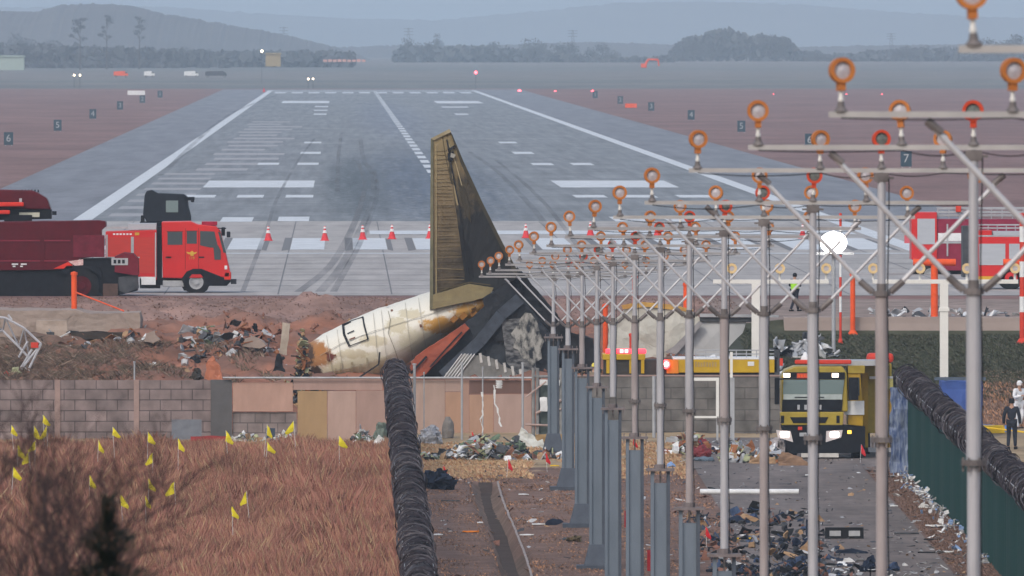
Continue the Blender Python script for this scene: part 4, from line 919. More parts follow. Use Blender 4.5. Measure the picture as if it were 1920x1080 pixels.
# ------------------------------------------------------------------ the wrecked tail
def soot(name, c_clean, c_brown, c_black, z0, z1, scale=1.4, rough=0.7, axis=(0,0,1), amt=0.35, pos=(0.0,0.45,1.0)):
    "burnt paint: bare at one end, scorched through brown to black at the other, with torn edges"
    if name in MATS: return MATS[name]
    m = bpy.data.materials.new(name); m.use_nodes = True; MATS[name] = m; n = m.node_tree; b = n.nodes['Principled BSDF']; b.inputs['Roughness'].default_value = rough; b.inputs['Specular IOR Level'].default_value = 0.25
    tc = n.nodes.new('ShaderNodeTexCoord'); dt = n.nodes.new('ShaderNodeVectorMath'); dt.operation = 'DOT_PRODUCT'; dt.inputs[1].default_value = axis
    n.links.new(tc.outputs['Object'], dt.inputs[0]); mr = n.nodes.new('ShaderNodeMapRange'); mr.inputs[1].default_value = z0; mr.inputs[2].default_value = z1; mr.clamp = False
    n.links.new(dt.outputs['Value'], mr.inputs[0])
    no = n.nodes.new('ShaderNodeTexNoise'); no.inputs['Scale'].default_value = scale; no.inputs['Detail'].default_value = 9; no.inputs['Roughness'].default_value = 0.65; n.links.new(tc.outputs['Object'], no.inputs['Vector'])
    sb = n.nodes.new('ShaderNodeMath'); sb.operation = 'SUBTRACT'; sb.inputs[1].default_value = 0.5; n.links.new(no.outputs['Fac'], sb.inputs[0])
    mu = n.nodes.new('ShaderNodeMath'); mu.operation = 'MULTIPLY_ADD'; mu.inputs[1].default_value = amt*3; n.links.new(sb.outputs[0], mu.inputs[0]); n.links.new(mr.outputs[0], mu.inputs[2])
    cr = n.nodes.new('ShaderNodeValToRGB'); e = cr.color_ramp.elements; e[0].position = pos[0]; e[0].color = (*c_clean,1); e[1].position = pos[2]; e[1].color = (*c_black,1)
    k = e.new(pos[1]); k.color = (*c_brown,1)
    n.links.new(mu.outputs[0], cr.inputs['Fac']); n.links.new(cr.outputs[0], b.inputs['Base Color'])
    bp = n.nodes.new('ShaderNodeBump'); bp.inputs['Strength'].default_value = 0.4; bp.inputs['Distance'].default_value = 0.04; n.links.new(no.outputs['Fac'], bp.inputs['Height']); n.links.new(bp.outputs[0], b.inputs['Normal'])
    return m
def blotches(m, pts, colr, r, amount=1.0, nscale=3.2):
    n = m.node_tree; b = n.nodes['Principled BSDF']; tc = n.nodes.new('ShaderNodeTexCoord')
    no = n.nodes.new('ShaderNodeTexNoise'); no.inputs['Scale'].default_value = nscale; no.inputs['Detail'].default_value = 12; no.inputs['Roughness'].default_value = 0.75; n.links.new(tc.outputs['Object'], no.inputs['Vector'])
    for (x,z,*q_) in pts:
        rr_ = q_[0] if q_ else r; rz_ = q_[1] if len(q_) > 1 else rr_
        src = b.inputs['Base Color'].links[0].from_socket
        mp = n.nodes.new('ShaderNodeMapping'); mp.inputs['Location'].default_value = (-x/rr_,0,-z/rz_); mp.inputs['Scale'].default_value = (1/rr_,0,1/rz_); n.links.new(tc.outputs['Object'], mp.inputs['Vector'])
        g = n.nodes.new('ShaderNodeTexGradient'); g.gradient_type = 'SPHERICAL'; n.links.new(mp.outputs[0], g.inputs[0])
        mm = n.nodes.new('ShaderNodeMath'); mm.operation = 'MULTIPLY_ADD'; mm.inputs[1].default_value = 1.5; n.links.new(no.outputs['Fac'], mm.inputs[0]); gs = n.nodes.new('ShaderNodeMath'); gs.operation = 'SUBTRACT'; gs.inputs[1].default_value = 0.75; n.links.new(g.outputs['Fac'], gs.inputs[0]); n.links.new(gs.outputs[0], mm.inputs[2])
        rg = n.nodes.new('ShaderNodeMapRange'); rg.inputs[1].default_value = 0.28; rg.inputs[2].default_value = 0.50; rg.inputs[4].default_value = amount; n.links.new(mm.outputs[0], rg.inputs[0])
        mx = n.nodes.new('ShaderNodeMix'); mx.data_type = 'RGBA'; mx.inputs[7].default_value = (*colr,1); n.links.new(rg.outputs[0], mx.inputs[0]); n.links.new(src, mx.inputs[6]); n.links.new(mx.outputs[2], b.inputs['Base Color'])
def ribs(m, sc_=9.0, dist=0.5):
    n = m.node_tree; b = n.nodes['Principled BSDF']; tc = n.nodes.new('ShaderNodeTexCoord'); wv = n.nodes.new('ShaderNodeTexWave'); wv.bands_direction = 'Z'; wv.inputs['Scale'].default_value = sc_; wv.inputs['Distortion'].default_value = 2.5; wv.inputs['Detail'].default_value = 2
    n.links.new(tc.outputs['Object'], wv.inputs['Vector']); bp = n.nodes.new('ShaderNodeBump'); bp.inputs['Strength'].default_value = dist; bp.inputs['Distance'].default_value = 0.06
    n.links.new(wv.outputs['Fac'], bp.inputs['Height']); n.links.new(bp.outputs[0], b.inputs['Normal'])
WD = 622.0; WO = Vector((X(760,WD),WD,-3.2))
wreck = thing('aircraft_tail_wreck', WO, 'burnt airliner tail with tall sooty fin, white fuselage stump and black charred underside', 'aircraft wreck')
wx = lambda px: X(px,WD)-WO.x
wz = lambda py: Zp(py,WD)-WO.z
def loft(name, st, m, yoff, depth, parent=wreck, n=14, crumple=0.0, cuts=0):
    "st: list of (px, ytop, ybottom, depth radius)"
    mb = MB(); vs = []
    for (px, a, b, dr) in st:
        zc, h = (wz(a)+wz(b))/2, (wz(a)-wz(b))/2
        for k in range(n):
            t_ = 2*math.pi*k/n; vs.append((wx(px), yoff-math.cos(t_)*dr, zc+math.sin(t_)*h))
    fs = [(j*n+k, j*n+(k+1)%n, (j+1)*n+(k+1)%n, (j+1)*n+k) for j in range(len(st)-1) for k in range(n)]
    fs += [tuple(range(n)), tuple((len(st)-1)*n+k for k in range(n-1,-1,-1))]
    mb.add(vs, fs); return part(name, mb, m, parent, smooth=True, crumple=crumple, cuts=cuts)
fus = soot('scorched_fuselage', (0.64,0.63,0.57), (0.48,0.42,0.28), (0.26,0.16,0.07), 0, 5.4, 1.1, axis=(0.75,0,-0.66), amt=0.42, pos=(0.1,0.8,1.4))
blotches(fus, [(wx(598),wz(672),1.0,0.7),(wx(586),wz(655),0.9,0.5)], (0.30,0.13,0.035), 1.0, 0.95)
blotches(fus, [(wx(690),wz(690),2.6,0.8),(wx(640),wz(700),1.6,0.5),(wx(800),wz(640),1.8,0.8)], (0.52,0.50,0.36), 1.0, 0.7)
blotches(fus, [(wx(845),wz(612),1.7,0.55),(wx(890),wz(585),1.3,0.5),(wx(915),wz(570),0.8,0.5)], (0.45,0.24,0.04), 1.0, 0.95)
blotches(fus, [(wx(700),wz(640),0.9,0.35),(wx(745),wz(610),0.7,0.5),(wx(660),wz(665),1.0,0.3),(wx(770),wz(590),0.8,0.3),(wx(725),wz(690),1.2,0.5)], (0.42,0.37,0.24), 1.0, 0.7, 5)
blotches(fus, [(wx(575),wz(668),0.45,0.7),(wx(590),wz(700),0.4,0.4)], (0.05,0.03,0.02), 1.0, 1.0, 4)
blotches(fus, [(wx(620),wz(671),0.26,0.26)], (0.12,0.03,0.02), 1.0, 1.0)
FUS = [(570,654,690,0.25),(580,646,702,0.6),(595,636,712,0.95),(620,622,716,1.2),(650,606,717,1.4),(680,592,717,1.5),(710,580,716,1.6),(740,571,700,1.7),(770,561,680,1.8),(808,548,652,1.9),(850,545,628,1.95),(890,543,608,1.9),(920,541,584,1.8),(928,545,572,1.5)]
loft('fuselage', FUS, fus, 2.7, 2, n=22, crumple=0.06, cuts=1)
def fy(px, py):
    A = np.array(FUS, float); a = np.interp(px,A[:,0],A[:,1]); b = np.interp(px,A[:,0],A[:,2]); r = np.interp(px,A[:,0],A[:,3]); u = max(-0.95,min(0.95,(py-(a+b)/2)/max(1,(b-a)/2)))
    return 2.7-r*math.sqrt(1-u*u)-0.07

def strip(name, pts, wd, m, y, parent=wreck, th=0.03):
    mb = MB()
    for i in range(len(pts)-1):
        a, b = Vector((wx(pts[i][0]),y[i] if isinstance(y,(list,tuple)) else y,wz(pts[i][1]))), Vector((wx(pts[i+1][0]),y[i+1] if isinstance(y,(list,tuple)) else y,wz(pts[i+1][1])))
        dr = (b-a).normalized(); s_ = dr.cross(Vector((0,1,0))).normalized()*wd/2; o_ = Vector((0,th,0))
        mb.add([a-s_,a+s_,b+s_,b-s_,a-s_+o_,a+s_+o_,b+s_+o_,b-s_+o_], [(0,1,2,3),(4,5,6,7),(0,1,5,4),(1,2,6,5),(2,3,7,6),(3,0,4,7)])
    return part(name, mb, m, parent)
char = mat('charred_black', (0.022,0.024,0.030), (0.008,0.009,0.011), rough=0.75, scale=2.5, detail=9, contrast=1.0, bump=0.3)
def hug(name, pts, wd, m, n=5):
    Q = []
    for (x0,y0),(x1,y1) in zip(pts, pts[1:]):
        for k in range(n): Q.append((x0+(x1-x0)*k/n, y0+(y1-y0)*k/n))
    Q.append(pts[-1]); strip(name, Q, wd, m, [fy(*q) for q in Q])
hug('door_gap', [(643,609),(645,628),(655,650)], 0.09, char); hug('door_gap', [(680,595),(683,612),(690,637)], 0.06, char)
hug('door_gap', [(643,610),(662,602),(681,596)], 0.035, char); hug('door_gap', [(644,612),(658,606)], 0.13, char); hug('door_gap', [(655,650),(673,643),(690,637)], 0.03, char)
hug('window_slot', [(651,627),(664,621)], 0.04, char); hug('window_slot', [(655,638),(666,634)], 0.06, mat('rust_spot',(0.2,0.07,0.04)))
seam = mat('seam_brown',(0.22,0.20,0.14)); seam2 = mat('seam_faint',(0.40,0.38,0.32))
hug('panel_seam', [(728,584),(732,600),(728,625),(740,655),(748,680)], 0.02, seam)
for x0 in (612,632,700,715,760,785,815,845,872,900): hug('panel_seam', [(x0,float(np.interp(x0,[f[0] for f in FUS],[f[1] for f in FUS]))+4),(x0+6,float(np.interp(x0+6,[f[0] for f in FUS],[(f[1]+f[2])/2 for f in FUS]))),(x0+14,float(np.interp(x0+14,[f[0] for f in FUS],[f[2] for f in FUS]))-5)], 0.012, seam2)
hug('panel_seam', [(600,668),(640,645),(700,622),(770,600),(850,575),(915,552)], 0.012, seam2); hug('panel_seam', [(610,700),(660,690),(720,672),(780,640)], 0.012, seam2)
for (x0,y0) in [(640,690),(660,688),(676,692),(688,680),(700,700),(630,700)]: hug('hanging_shred', [(x0,y0-8),(x0+R.uniform(-2,2),y0+12)], R.uniform(0.05,0.14), mat('pale_shred',(0.52,0.50,0.38),(0.3,0.28,0.18),scale=8))
for (x0,y0,w_) in [(789,612,0.12),(735,584,0.08),(725,574,0.1),(615,676,0.1),(628,668,0.06),(612,664,0.05)]: hug('burn_spot', [(x0-2,y0),(x0+2,y0-1)], w_, mat('burn_brown',(0.16,0.07,0.04)))
strip('bent_rod', [(665,713),(710,683),(712,660)], 0.06, char, -0.35)
# registration on the stump, badly burnt
for k,(px,py) in enumerate([(852,598),(869,593),(887,587),(907,577)]):
    hug('burnt_letter', [(px-5,py+5),(px+5,py-4)], 0.2, mat('burnt_letter',(0.33,0.15,0.03),(0.2,0.09,0.02),scale=6,contrast=1.0))
for k in range(3): hug('burnt_letter', [(884,581+k*6),(893,577+k*6)], 0.06, mat('burnt_letter_dark',(0.09,0.05,0.02)))
# the fin
finm = soot('sooty_fin_skin', (0.27,0.215,0.11), (0.15,0.115,0.062), (0.012,0.013,0.015), -8.2, -3.2, 1.0, axis=(0.75,0,-0.9), amt=0.30, pos=(-0.1,0.38,0.72))
def wingplate(name, pts, m, y0, y1, cuts=3, crumple=0.03, parent=wreck, bevel=0):
    mb = MB(); mb.prism([(wx(a),wz(b)) for a,b in pts], y0, y1); return part(name, mb, m, parent, cuts=cuts, crumple=crumple, bevel=bevel)
wingplate('fin', [(836,248),(843,243),(848,256),(868,305),(905,385),(940,455),(966,505),(972,520),(930,545),(838,568)], finm, 0.9, 1.25, 3, 0.03)
rib = mat('ribbed_rudder', (0.30,0.235,0.12), (0.20,0.155,0.085), rough=0.7, scale=1.5, detail=8, contrast=0.8, stretch=(0.4,1,5))
rudm = soot('sooty_rudder', (0.29,0.23,0.125), (0.20,0.15,0.085), (0.025,0.022,0.02), -6.8, -0.9, 1.0, axis=(0.9,0,-0.75), amt=0.26, pos=(0.0,0.42,0.92)); ribs(rudm)
for k in range(38):
    yy = 285+k*7.1+R.uniform(-1.5,1.5); x1_ = 836+ (yy-246)*0.135
    if yy > 548: break
    strip('rib_line', [(816,yy+R.uniform(-1,1)),(x1_-3,yy+R.uniform(-2,1))], R.uniform(0.008,0.025), mat('rib_shade_%d'%(k%3), ((0.13,0.10,0.058),(0.22,0.17,0.095),(0.10,0.078,0.046))[k%3],scale=6,contrast=1.0), 0.835, th=0.02)
wingplate('rudder', [(812,258),(836,246),(845,300),(850,360),(857,410),(864,460),(872,520),(878,552),(812,575)], rudm, 0.86, 1.29, 3, 0.02)
edg = mat('pale_edge', (0.36,0.32,0.22), (0.24,0.20,0.12), rough=0.6, scale=2)
wingplate('trailing_edge', [(808,261),(812.5,258),(812.5,578),(806,581)], mat('drab_green_edge',(0.17,0.16,0.10),(0.09,0.09,0.06),scale=2), 0.80, 1.34, 0, 0)
wingplate('fin_tip', [(808,260),(843,242),(846,248),(814,263)], edg, 0.78, 1.36, 0, 0)
wingplate('fin_leading_edge', [(843,243),(849,254),(869,302),(906,382),(941,452),(968,503),(974,520),(968,521),(935,455),(900,384),(864,306)], mat('edge_black',(0.03,0.03,0.025),(0.06,0.05,0.03),scale=1.5,contrast=1), 0.8, 1.35, 0, 0)
strip('hinge_line', [(838,262),(848,320),(862,390),(868,450),(882,540)], 0.05, char, 0.80); strip('hinge_line', [(842,270),(856,310),(872,370)], 0.03, mat('scratch',(0.40,0.33,0.2)), 0.84)
strip('hinge_line', [(829,249),(834,285),(846,340)], 0.03, mat('seam_olive',(0.09,0.07,0.035)), 0.84)
wingplate('fin_hole', [(840,288),(850,283),(853,292),(848,303),(840,301)], char, 0.76, 0.9, 1, 0.02); wingplate('torn_skin', [(846,287),(855,290),(852,297),(845,295)], mat('pale_torn',(0.35,0.34,0.3)), 0.70, 0.76, 1, 0.03)
wingplate('torn_skin', [(839,280),(853,272),(854,275),(841,284)], char, 0.76, 0.9, 0, 0)
strip('panel_scratch', [(818,270),(818,560)], 0.04, mat('streak_tan',(0.33,0.27,0.15),(0.2,0.16,0.09)), 0.82)
strip('panel_scratch', [(826,545),(880,530),(920,535)], 0.04, mat('seam_olive',(0.09,0.07,0.035)), 0.78)
wingplate('fin_root', [(812,553),(880,533),(925,540),(918,556),(880,566),(812,580)], mat('olive_root',(0.26,0.22,0.11),(0.15,0.12,0.07),scale=3,contrast=1), 0.55, 1.2, 2, 0.03)
# charred rear structure
wingplate('charred_spar', [(915,552),(972,505),(1000,536),(1042,588),(1072,625),(1112,638),(1126,690),(1080,712),(1030,700),(1010,640),(960,575)], char, 1.6, 2.2, 3, 0.10)
wingplate('charred_web', [(905,560),(950,530),(975,545),(990,590),(955,640),(925,640)], mat('deep_char',(0.03,0.034,0.042),(0.010,0.011,0.014),scale=2,detail=10,contrast=0.8,bump=0.6), 0.2, 0.34, 4, 0.05)
wingplate('ash_flap', [(940,600),(985,596),(1002,640),(1006,700),(975,708),(950,680)], mat('ash_grey',(0.17,0.175,0.18),(0.018,0.02,0.026),scale=2.8,detail=12,contrast=0.3,bump=0.5,stretch=(1,1,2.5)), 0.12, 0.3, 4, 0.02)
wingplate('charred_body', [(905,580),(930,555),(965,540),(1010,600),(1042,640),(1040,712),(955,712),(845,705),(790,712),(770,690),(830,640)], mat('charred_panel',(0.04,0.047,0.058),(0.008,0.010,0.013),rough=0.6,scale=1.3,detail=10,contrast=0.9,bump=0.5), 0.35, 1.5, 4, 0.06)
wingplate('grey_slab', [(985,586),(996,588),(1004,598),(1008,606),(1013,624),(1020,640),(1014,655),(1016,672),(1004,680),(1000,690),(990,676),(980,672),(972,656),(962,652),(966,636),(956,628),(968,612),(974,600)], mat('ashen_skin',(0.30,0.30,0.28),(0.02,0.024,0.03),rough=0.7,scale=2.6,detail=12,contrast=0.22,bump=0.4,stretch=(1.5,1,0.8)), 0.06, 0.12, 4, 0.015)
wingplate('red_belly', [(872,606),(880,616),(855,645),(822,676),(800,700),(778,708),(768,690),(778,668),(805,650),(842,628)], mat('scorched_orange',(0.42,0.10,0.05),(0.11,0.035,0.028),rough=0.6,scale=1.2,detail=8,contrast=0.9), -0.15, 0.30, 2, 0.05)
strip('black_rib', [(806,688),(838,652),(866,622)], 0.05, char, -0.2); strip('black_rib', [(770,700),(800,668)], 0.08, char, -0.25)
strip('charred_beam', [(830,705),(900,640),(940,590),(975,560)], 0.45, mat('blued_char',(0.06,0.075,0.10),(0.03,0.035,0.045),scale=3), 0.0, th=0.3)
for (pts, c_a) in [([(842,300),(850,330),(853,350),(846,345),(841,322)], (0.06,0.05,0.03)),([(858,330),(872,352),(880,385),(884,420),(872,400),(862,365)], (0.05,0.042,0.028)),([(866,440),(884,470),(888,520),(874,510),(868,470)], (0.012,0.013,0.015)),([(846,318),(852,335),(857,360),(862,385),(858,386),(852,362)], (0.32,0.26,0.15))]:
    wingplate('scorch_flake', pts, mat('scorch_%d'%pts[0][0], c_a, scale=4, contrast=1.0), 0.84, 0.899, 2, 0.03)
cm = mat('corrugated_white', (0.70,0.70,0.67), (0.36,0.36,0.34), rough=0.6, scale=3, contrast=0.8); ribs(cm, 22, 1.0)
for k,(pts) in enumerate([[(838,700),(870,665),(880,668),(905,664),(955,690),(985,712),(835,714)]]): wingplate('corrugated_skin', pts, cm, -0.15, 0.05, 3, 0.10)
for k in range(5): strip('bare_stringer', [(832+k*6,708),(866+k*6,663)], 0.03, wht, -0.2-0.01*k)
for k in range(6): strip('hanging_shred', [(900+k*15,662+k*6),(903+k*15,680+k*6)], 0.10, mat('ash_white',(0.5,0.5,0.48),(0.3,0.3,0.3)), -0.18)
# the white torn sheet lying right of the masts
t2 = thing('torn_fuselage_skin', (X(1260,632),632,-2.6), 'large white crumpled fuselage skin with yellow rim lying behind the masts', 'wreckage')
def plate2(name, pts, m, d, y0, y1, parent, cuts=3, crumple=0.12):
    o = parent.location; mb = MB(); mb.prism([(X(a,d)-o.x, Zp(b,d)-o.z) for a,b in pts], y0+d-o.y, y1+d-o.y); return part(name, mb, m, parent, cuts=cuts, crumple=crumple, cs=1.3)
plate2('skin', [(1135,672),(1145,610),(1172,580),(1215,571),(1262,575),(1300,584),(1318,600),(1290,635),(1250,670)], mat('dirty_white_skin',(0.56,0.55,0.50),(0.34,0.33,0.29),scale=1.3,detail=10,contrast=0.8,bump=0.8), 632, 0, 0.25, t2)
plate2('skin', [(1318,598),(1400,596),(1392,625),(1352,668),(1262,672),(1290,636)], mat('smooth_grey_skin',(0.46,0.47,0.48),(0.36,0.37,0.38),scale=1.3,contrast=0.8), 632, 0.1, 0.4, t2, 2, 0.05)
plate2('rim', [(1165,572),(1205,566),(1262,571),(1300,580),(1298,585),(1215,575),(1168,580)], mat('amber_rim',(0.55,0.36,0.10),(0.4,0.2,0.05)), 632, -0.05, -0.01, t2, 1, 0.02)
plate2('edge_beam', [(1312,588),(1460,591),(1460,595),(1312,594)], lgrey, 632, -0.1, 0.1, t2, 0, 0)
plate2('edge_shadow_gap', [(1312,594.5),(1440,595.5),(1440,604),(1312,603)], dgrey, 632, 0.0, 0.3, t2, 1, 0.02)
plate2('strut', [(1245,660),(1262,650),(1310,602),(1318,606),(1268,664)], mat('strut_grey',(0.30,0.29,0.30)), 632, -0.3, -0.12, t2, 1, 0.01)
# ------------------------------------------------------------------ slabs, debris
slabm = mat('broken_concrete', (0.36,0.29,0.25), (0.23,0.18,0.155), rough=0.9, scale=1.6, detail=11, contrast=0.8, bump=0.6)
def rock_plate(name, pts, d, y0, y1, m, label, cat, cuts=2, crumple=0.05, group=None):
    cx = sum(p[0] for p in pts)/len(pts); cz = max(p[1] for p in pts); o = Vector((X(cx,d), d+y0, Zp(cz,d)))
    mb = MB(); mb.prism([(X(a,d)-o.x, Zp(b,d)-o.z) for a,b in pts], 0, y1-y0); ob = mb.build(name, m, loc=o, cuts=cuts, crumple=crumple, cs=1.7)
    return tag(ob, label, cat, group)
rock_plate('concrete_slab', [(-40,580),(140,582),(175,588),(262,587),(265,600),(262,622),(130,620),(128,633),(60,640),(-40,636)], 644, 0, 5, slabm, 'broken pale concrete slab at left carrying the orange post', 'slab', 3, 0.06)
rock_plate('concrete_slab', [(68,600),(125,600),(130,640),(68,636)], 643, -0.3, 0.1, mat('pale_concrete_block',(0.42,0.34,0.29),(0.3,0.24,0.2),scale=2,bump=0.4), 'pale concrete block jutting forward under the long broken slab', 'slab', 2, 0.05)
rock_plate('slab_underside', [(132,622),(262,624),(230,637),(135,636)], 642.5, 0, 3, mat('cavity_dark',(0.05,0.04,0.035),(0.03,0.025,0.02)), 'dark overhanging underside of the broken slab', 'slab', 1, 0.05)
retw = MB(); retw.box(X(1470,650.5), 33, 650.4, 652.0, -1.5, -0.50)
tag(retw.build('retaining_wall', mat('buff_concrete',(0.37,0.30,0.275),(0.27,0.22,0.2),rough=0.9,scale=0.7,detail=10,contrast=0.8), cuts=2, crumple=0.03), 'long buff concrete retaining wall above the dark green slope at right', 'wall')
rr = random.Random(21)
cols = {'white': wht, 'grey': lgrey, 'dark': dgrey, 'black': black, 'blue': mat('denim_blue',(0.05,0.08,0.15),(0.03,0.045,0.09),rough=0.8), 'navy': mat('navy_cloth',(0.02,0.03,0.055),(0.012,0.018,0.035),rough=0.9),
  'rust': mat('rust_orange',(0.33,0.14,0.06),(0.2,0.08,0.04),rough=0.8), 'tan': mat('cardboard_tan',(0.36,0.24,0.14),(0.27,0.17,0.1),rough=0.8), 'green': mat('chromate_green',(0.16,0.21,0.14),(0.1,0.14,0.1),rough=0.7),
  'red': redf, 'yellow': mat('life_vest_yellow',(0.75,0.5,0.03),(0.6,0.38,0.02)), 'maroon': mat('maroon_fabric',(0.22,0.04,0.05),(0.14,0.03,0.035)), 'lime': mat('primer_lime',(0.4,0.42,0.25),(0.3,0.32,0.2)), 'orange': mat('vest_orange',(0.75,0.22,0.02),(0.6,0.17,0.02)), 'sky': mat('pale_blue',(0.25,0.38,0.62),(0.18,0.28,0.5)), 'soil': mat('clod_red',(0.26,0.125,0.09),(0.17,0.085,0.062),rough=0.95)}
keys = list(cols)
def shard(mb, c, s, rr, flat=0.4, kind=None):
    "one bent torn piece"
    k = kind or rr.choice(('plate','plate','bar','lump','strip'))
    M = Matrix.Translation(c) @ Matrix.Rotation(rr.uniform(0,6.28),4,'Z') @ Matrix.Rotation(rr.gauss(0,flat),4,'X') @ Matrix.Rotation(rr.gauss(0,flat),4,'Y')
    if k == 'bar': sz = (s*rr.uniform(0.7,1.5), s*0.07, s*0.07)
    elif k == 'strip': sz = (s*rr.uniform(0.8,1.3), s*0.22, s*0.03)
    elif k == 'lump': sz = (s*0.45, s*0.4, s*0.3)
    else: sz = (s*rr.uniform(0.5,0.9), s*rr.uniform(0.35,0.8), s*0.04)
    n = 3; vs = []; fs = []
    for zz in (0,1):
        for j in range(n+1):
            for i in range(n+1):
                u, v_ = i/n-0.5, j/n-0.5; bend = math.sin(u*3+v_*2)*0.12*s*(k!='bar')
                if k == 'lump': u *= 1-0.5*abs(v_); 
                jx, jy = rr.gauss(0,0.05)*(0<i<n or k!='bar'), rr.gauss(0,0.05)
                vs.append(M @ Vector(((u+jx*0.5)*sz[0], (v_+jy*0.5)*sz[1], (zz-0.5)*sz[2]+bend+rr.gauss(0,0.015)*s)))
    N = (n+1)*(n+1)
    for j in range(n):
        for i in range(n):
            a = j*(n+1)+i; fs += [(a,a+1,a+n+2,a+n+1),(a+N,a+n+1+N,a+n+2+N,a+1+N)]
    ed = [i for i in range(n+1)]+[(j+1)*(n+1)-1 for j in range(1,n+1)]+[N-1-i for i in range(1,n+1)]+[(n-j)*(n+1) for j in range(1,n)]
    for a,b in zip(ed, ed[1:]+ed[:1]): fs.append((a,b,b+N,a+N))
    mb.add(vs, fs)
def heap(name, px0, px1, py_base, h, depth, n, palette, label, size=(0.2,0.6), d=None, cat='rubble', seed=1, shape=1.0):
    rr = random.Random(seed); c = on_ground((px0+px1)/2, py_base) if d is None else at_depth((px0+px1)/2, d); d_ = c.y
    half = (X(px1,d_)-X(px0,d_))/2; names = list(dict.fromkeys(palette)); mb = MB()
    for k in range(n):
        u = rr.uniform(-1,1); v_ = rr.uniform(-1,1); hh = h*max(0.05,(1-abs(u)**2.2)**0.8)*(0.55+0.45*math.sin(u*5+seed))*rr.random()**0.8
        p = Vector((u*half, v_*depth/2, 0)); gg = hsurf(c.x+p.x, d_+p.y)-c.z; p.z = gg+hh*shape
        mb.mi = names.index(rr.choice(palette)); shard(mb, p, rr.uniform(*size), rr, 0.6)
    o = mb.build(name, [cols[q_] for q_ in names], loc=c); tag(o, label, cat, None, 'stuff'); return o
heap('wreckage_heap', 770,1055,862,0.75,5,420,['grey','dark','dark','green','white','tan','soil','rust','lime','grey','dark'],'heap of mangled pale and dark wreckage along the foot of the boards', (0.18,0.6), seed=2)
heap('wreckage_heap', 900,990,858,0.9,3,140,['dark','green','soil','dark','black'],'dark earthy wreck heap left of the white panel', (0.2,0.6), seed=5)
heap('wreckage_heap', 640,735,846,0.6,2.4,200,['white','grey','tan','dark','white','green','soil'],'light heap of scraps left of the coil behind the grass', (0.15,0.45), d=591, seed=9)
heap('wreckage_heap', 430,565,835,0.42,1.5,200,['white','white','grey','lime','dark','tan'],'low line of white scraps at the foot of the low block patch', (0.12,0.4), d=594, seed=11)
heap('wreckage_heap', 1236,1400,880,0.7,6,300,['grey','dark','rust','tan','green','white','soil','maroon','lime','blue','white'],'heap of mixed wreckage left of the cardboard colored pile', (0.2,0.6), d=574, seed=3)
heap('wreckage_heap', 1355,1462,893,0.8,4,230,['tan','rust','grey','white','dark','grey','lime'],'tan and orange wreck pile before the yellow truck', (0.2,0.65), d=563, seed=4)
heap('wreckage_heap', 1360,1600,1075,0.6,24,760,['dark','navy','black','dark','blue','black','dark','grey','navy','black','soil'],'dense tangle of dark seat frames and cloth on the road, in the lower right', (0.15,0.5), d=462, seed=6)
heap('wreckage_heap', 1305,1570,1000,0.32,46,520,['dark','navy','blue','dark','black','dark','navy','black','soil','grey','tan','dark'],'long spill of dark seats and bags across the road edge', (0.15,0.5), d=492, seed=7)
heap('wreckage_heap', 1480,1800,1070,0.12,34,260,['dark','navy','grey','white','black'],'thin scatter of dark bits at the bottom of the road', (0.1,0.4), d=462, seed=8)
heap('wreckage_heap', 80,350,628,0.35,6,90,['grey','dark','tan','soil','white','rust'],'broken concrete bits and bent scraps strewn around the left slab', (0.2,0.8), d=640, seed=31)
heap('wreckage_heap', 340,540,650,0.5,20,260,['dark','black','soil','soil','soil','rust','grey'],'twisted scraps scattered over the red soil bank', (0.15,0.7), d=638, seed=32)
for i,(a,b,c_z,cc,l) in enumerate([(270,300,640,1,'small concrete chunk under the right end of the long slab'),(455,500,650,0,'flat broken slab on the red soil below the crushed metal lump'),]):
    rock_plate('concrete_chunk', [(a,c_z),(a+4,c_z-14),(a+20,c_z-20),(b-8,c_z-12),(b,c_z-3),(b-14,c_z+4)], 634-2*i, 0, 1.2, slabm, l, 'concrete', 1, 0.04)
heap('litter', 1720,1745,930,0.12,9,60,['white','white','grey','sky'],'white litter caught along the upper foot of the green fence', (0.08,0.28), d=530, seed=12)
heap('wreckage_heap', 1455,1560,640,0.5,4,90,['grey','dark','grey','white'],'bent grey pipes and scrap left of the dark green slope', (0.3,1.2), d=640, seed=13)
heap('wreckage_heap', 535,598,712,2.5,2.4,520,['dark','black','lime','dark','rust','tan','black'],'charred tangle of cables and ribs at the left end of the fuselage stump', (0.15,0.5), d=613, seed=14)
heap('wreckage_heap', 360,415,625,0.75,2,90,['grey','dark','green','grey','tan'],'crushed grey metal lump on the red soil above the wall', (0.2,0.6), d=640, seed=15)
heap('wreckage_heap', 1640,1905,596,0.12,5,70,['grey','white','dark','grey'],'thin grey scraps along the top of the retaining wall', (0.2,0.8), d=655, seed=16)
heap('wreckage_heap', 1310,1480,640,0.5,5,110,['grey','white','dark','grey','white','rust'],'bent light-grey beams behind the rescue truck', (0.3,1.3), d=626, seed=17)
heap('wreckage_heap', 1072,1140,680,0.9,3,90,['dark','black','rust','tan','black'],'charred scraps right of the burnt tail', (0.15,0.5), d=618, seed=18)
def lit(name, x0, x1, z0, z1, seed, label):                     # litter against the fence
    rr = random.Random(seed); mb = MB()
    for k in range(230):
        d = rr.uniform(478, 549); x = 19.0-abs(rr.gauss(0,0.28))-0.05; mb.mi = rr.choice((0,0,1,2)); shard(mb, Vector((x,d,hsurf(x,d)+rr.uniform(0.02,0.28))), rr.uniform(0.08,0.26), rr, 0.9)
    tag(mb.build(name, [wht, lgrey, cols['sky']]), label, 'litter', None, 'stuff')
lit('litter', 0,0,0,0,33,'white paper and foam litter piled along the foot of the green fence')
mb = MB(); rr2 = random.Random(44)
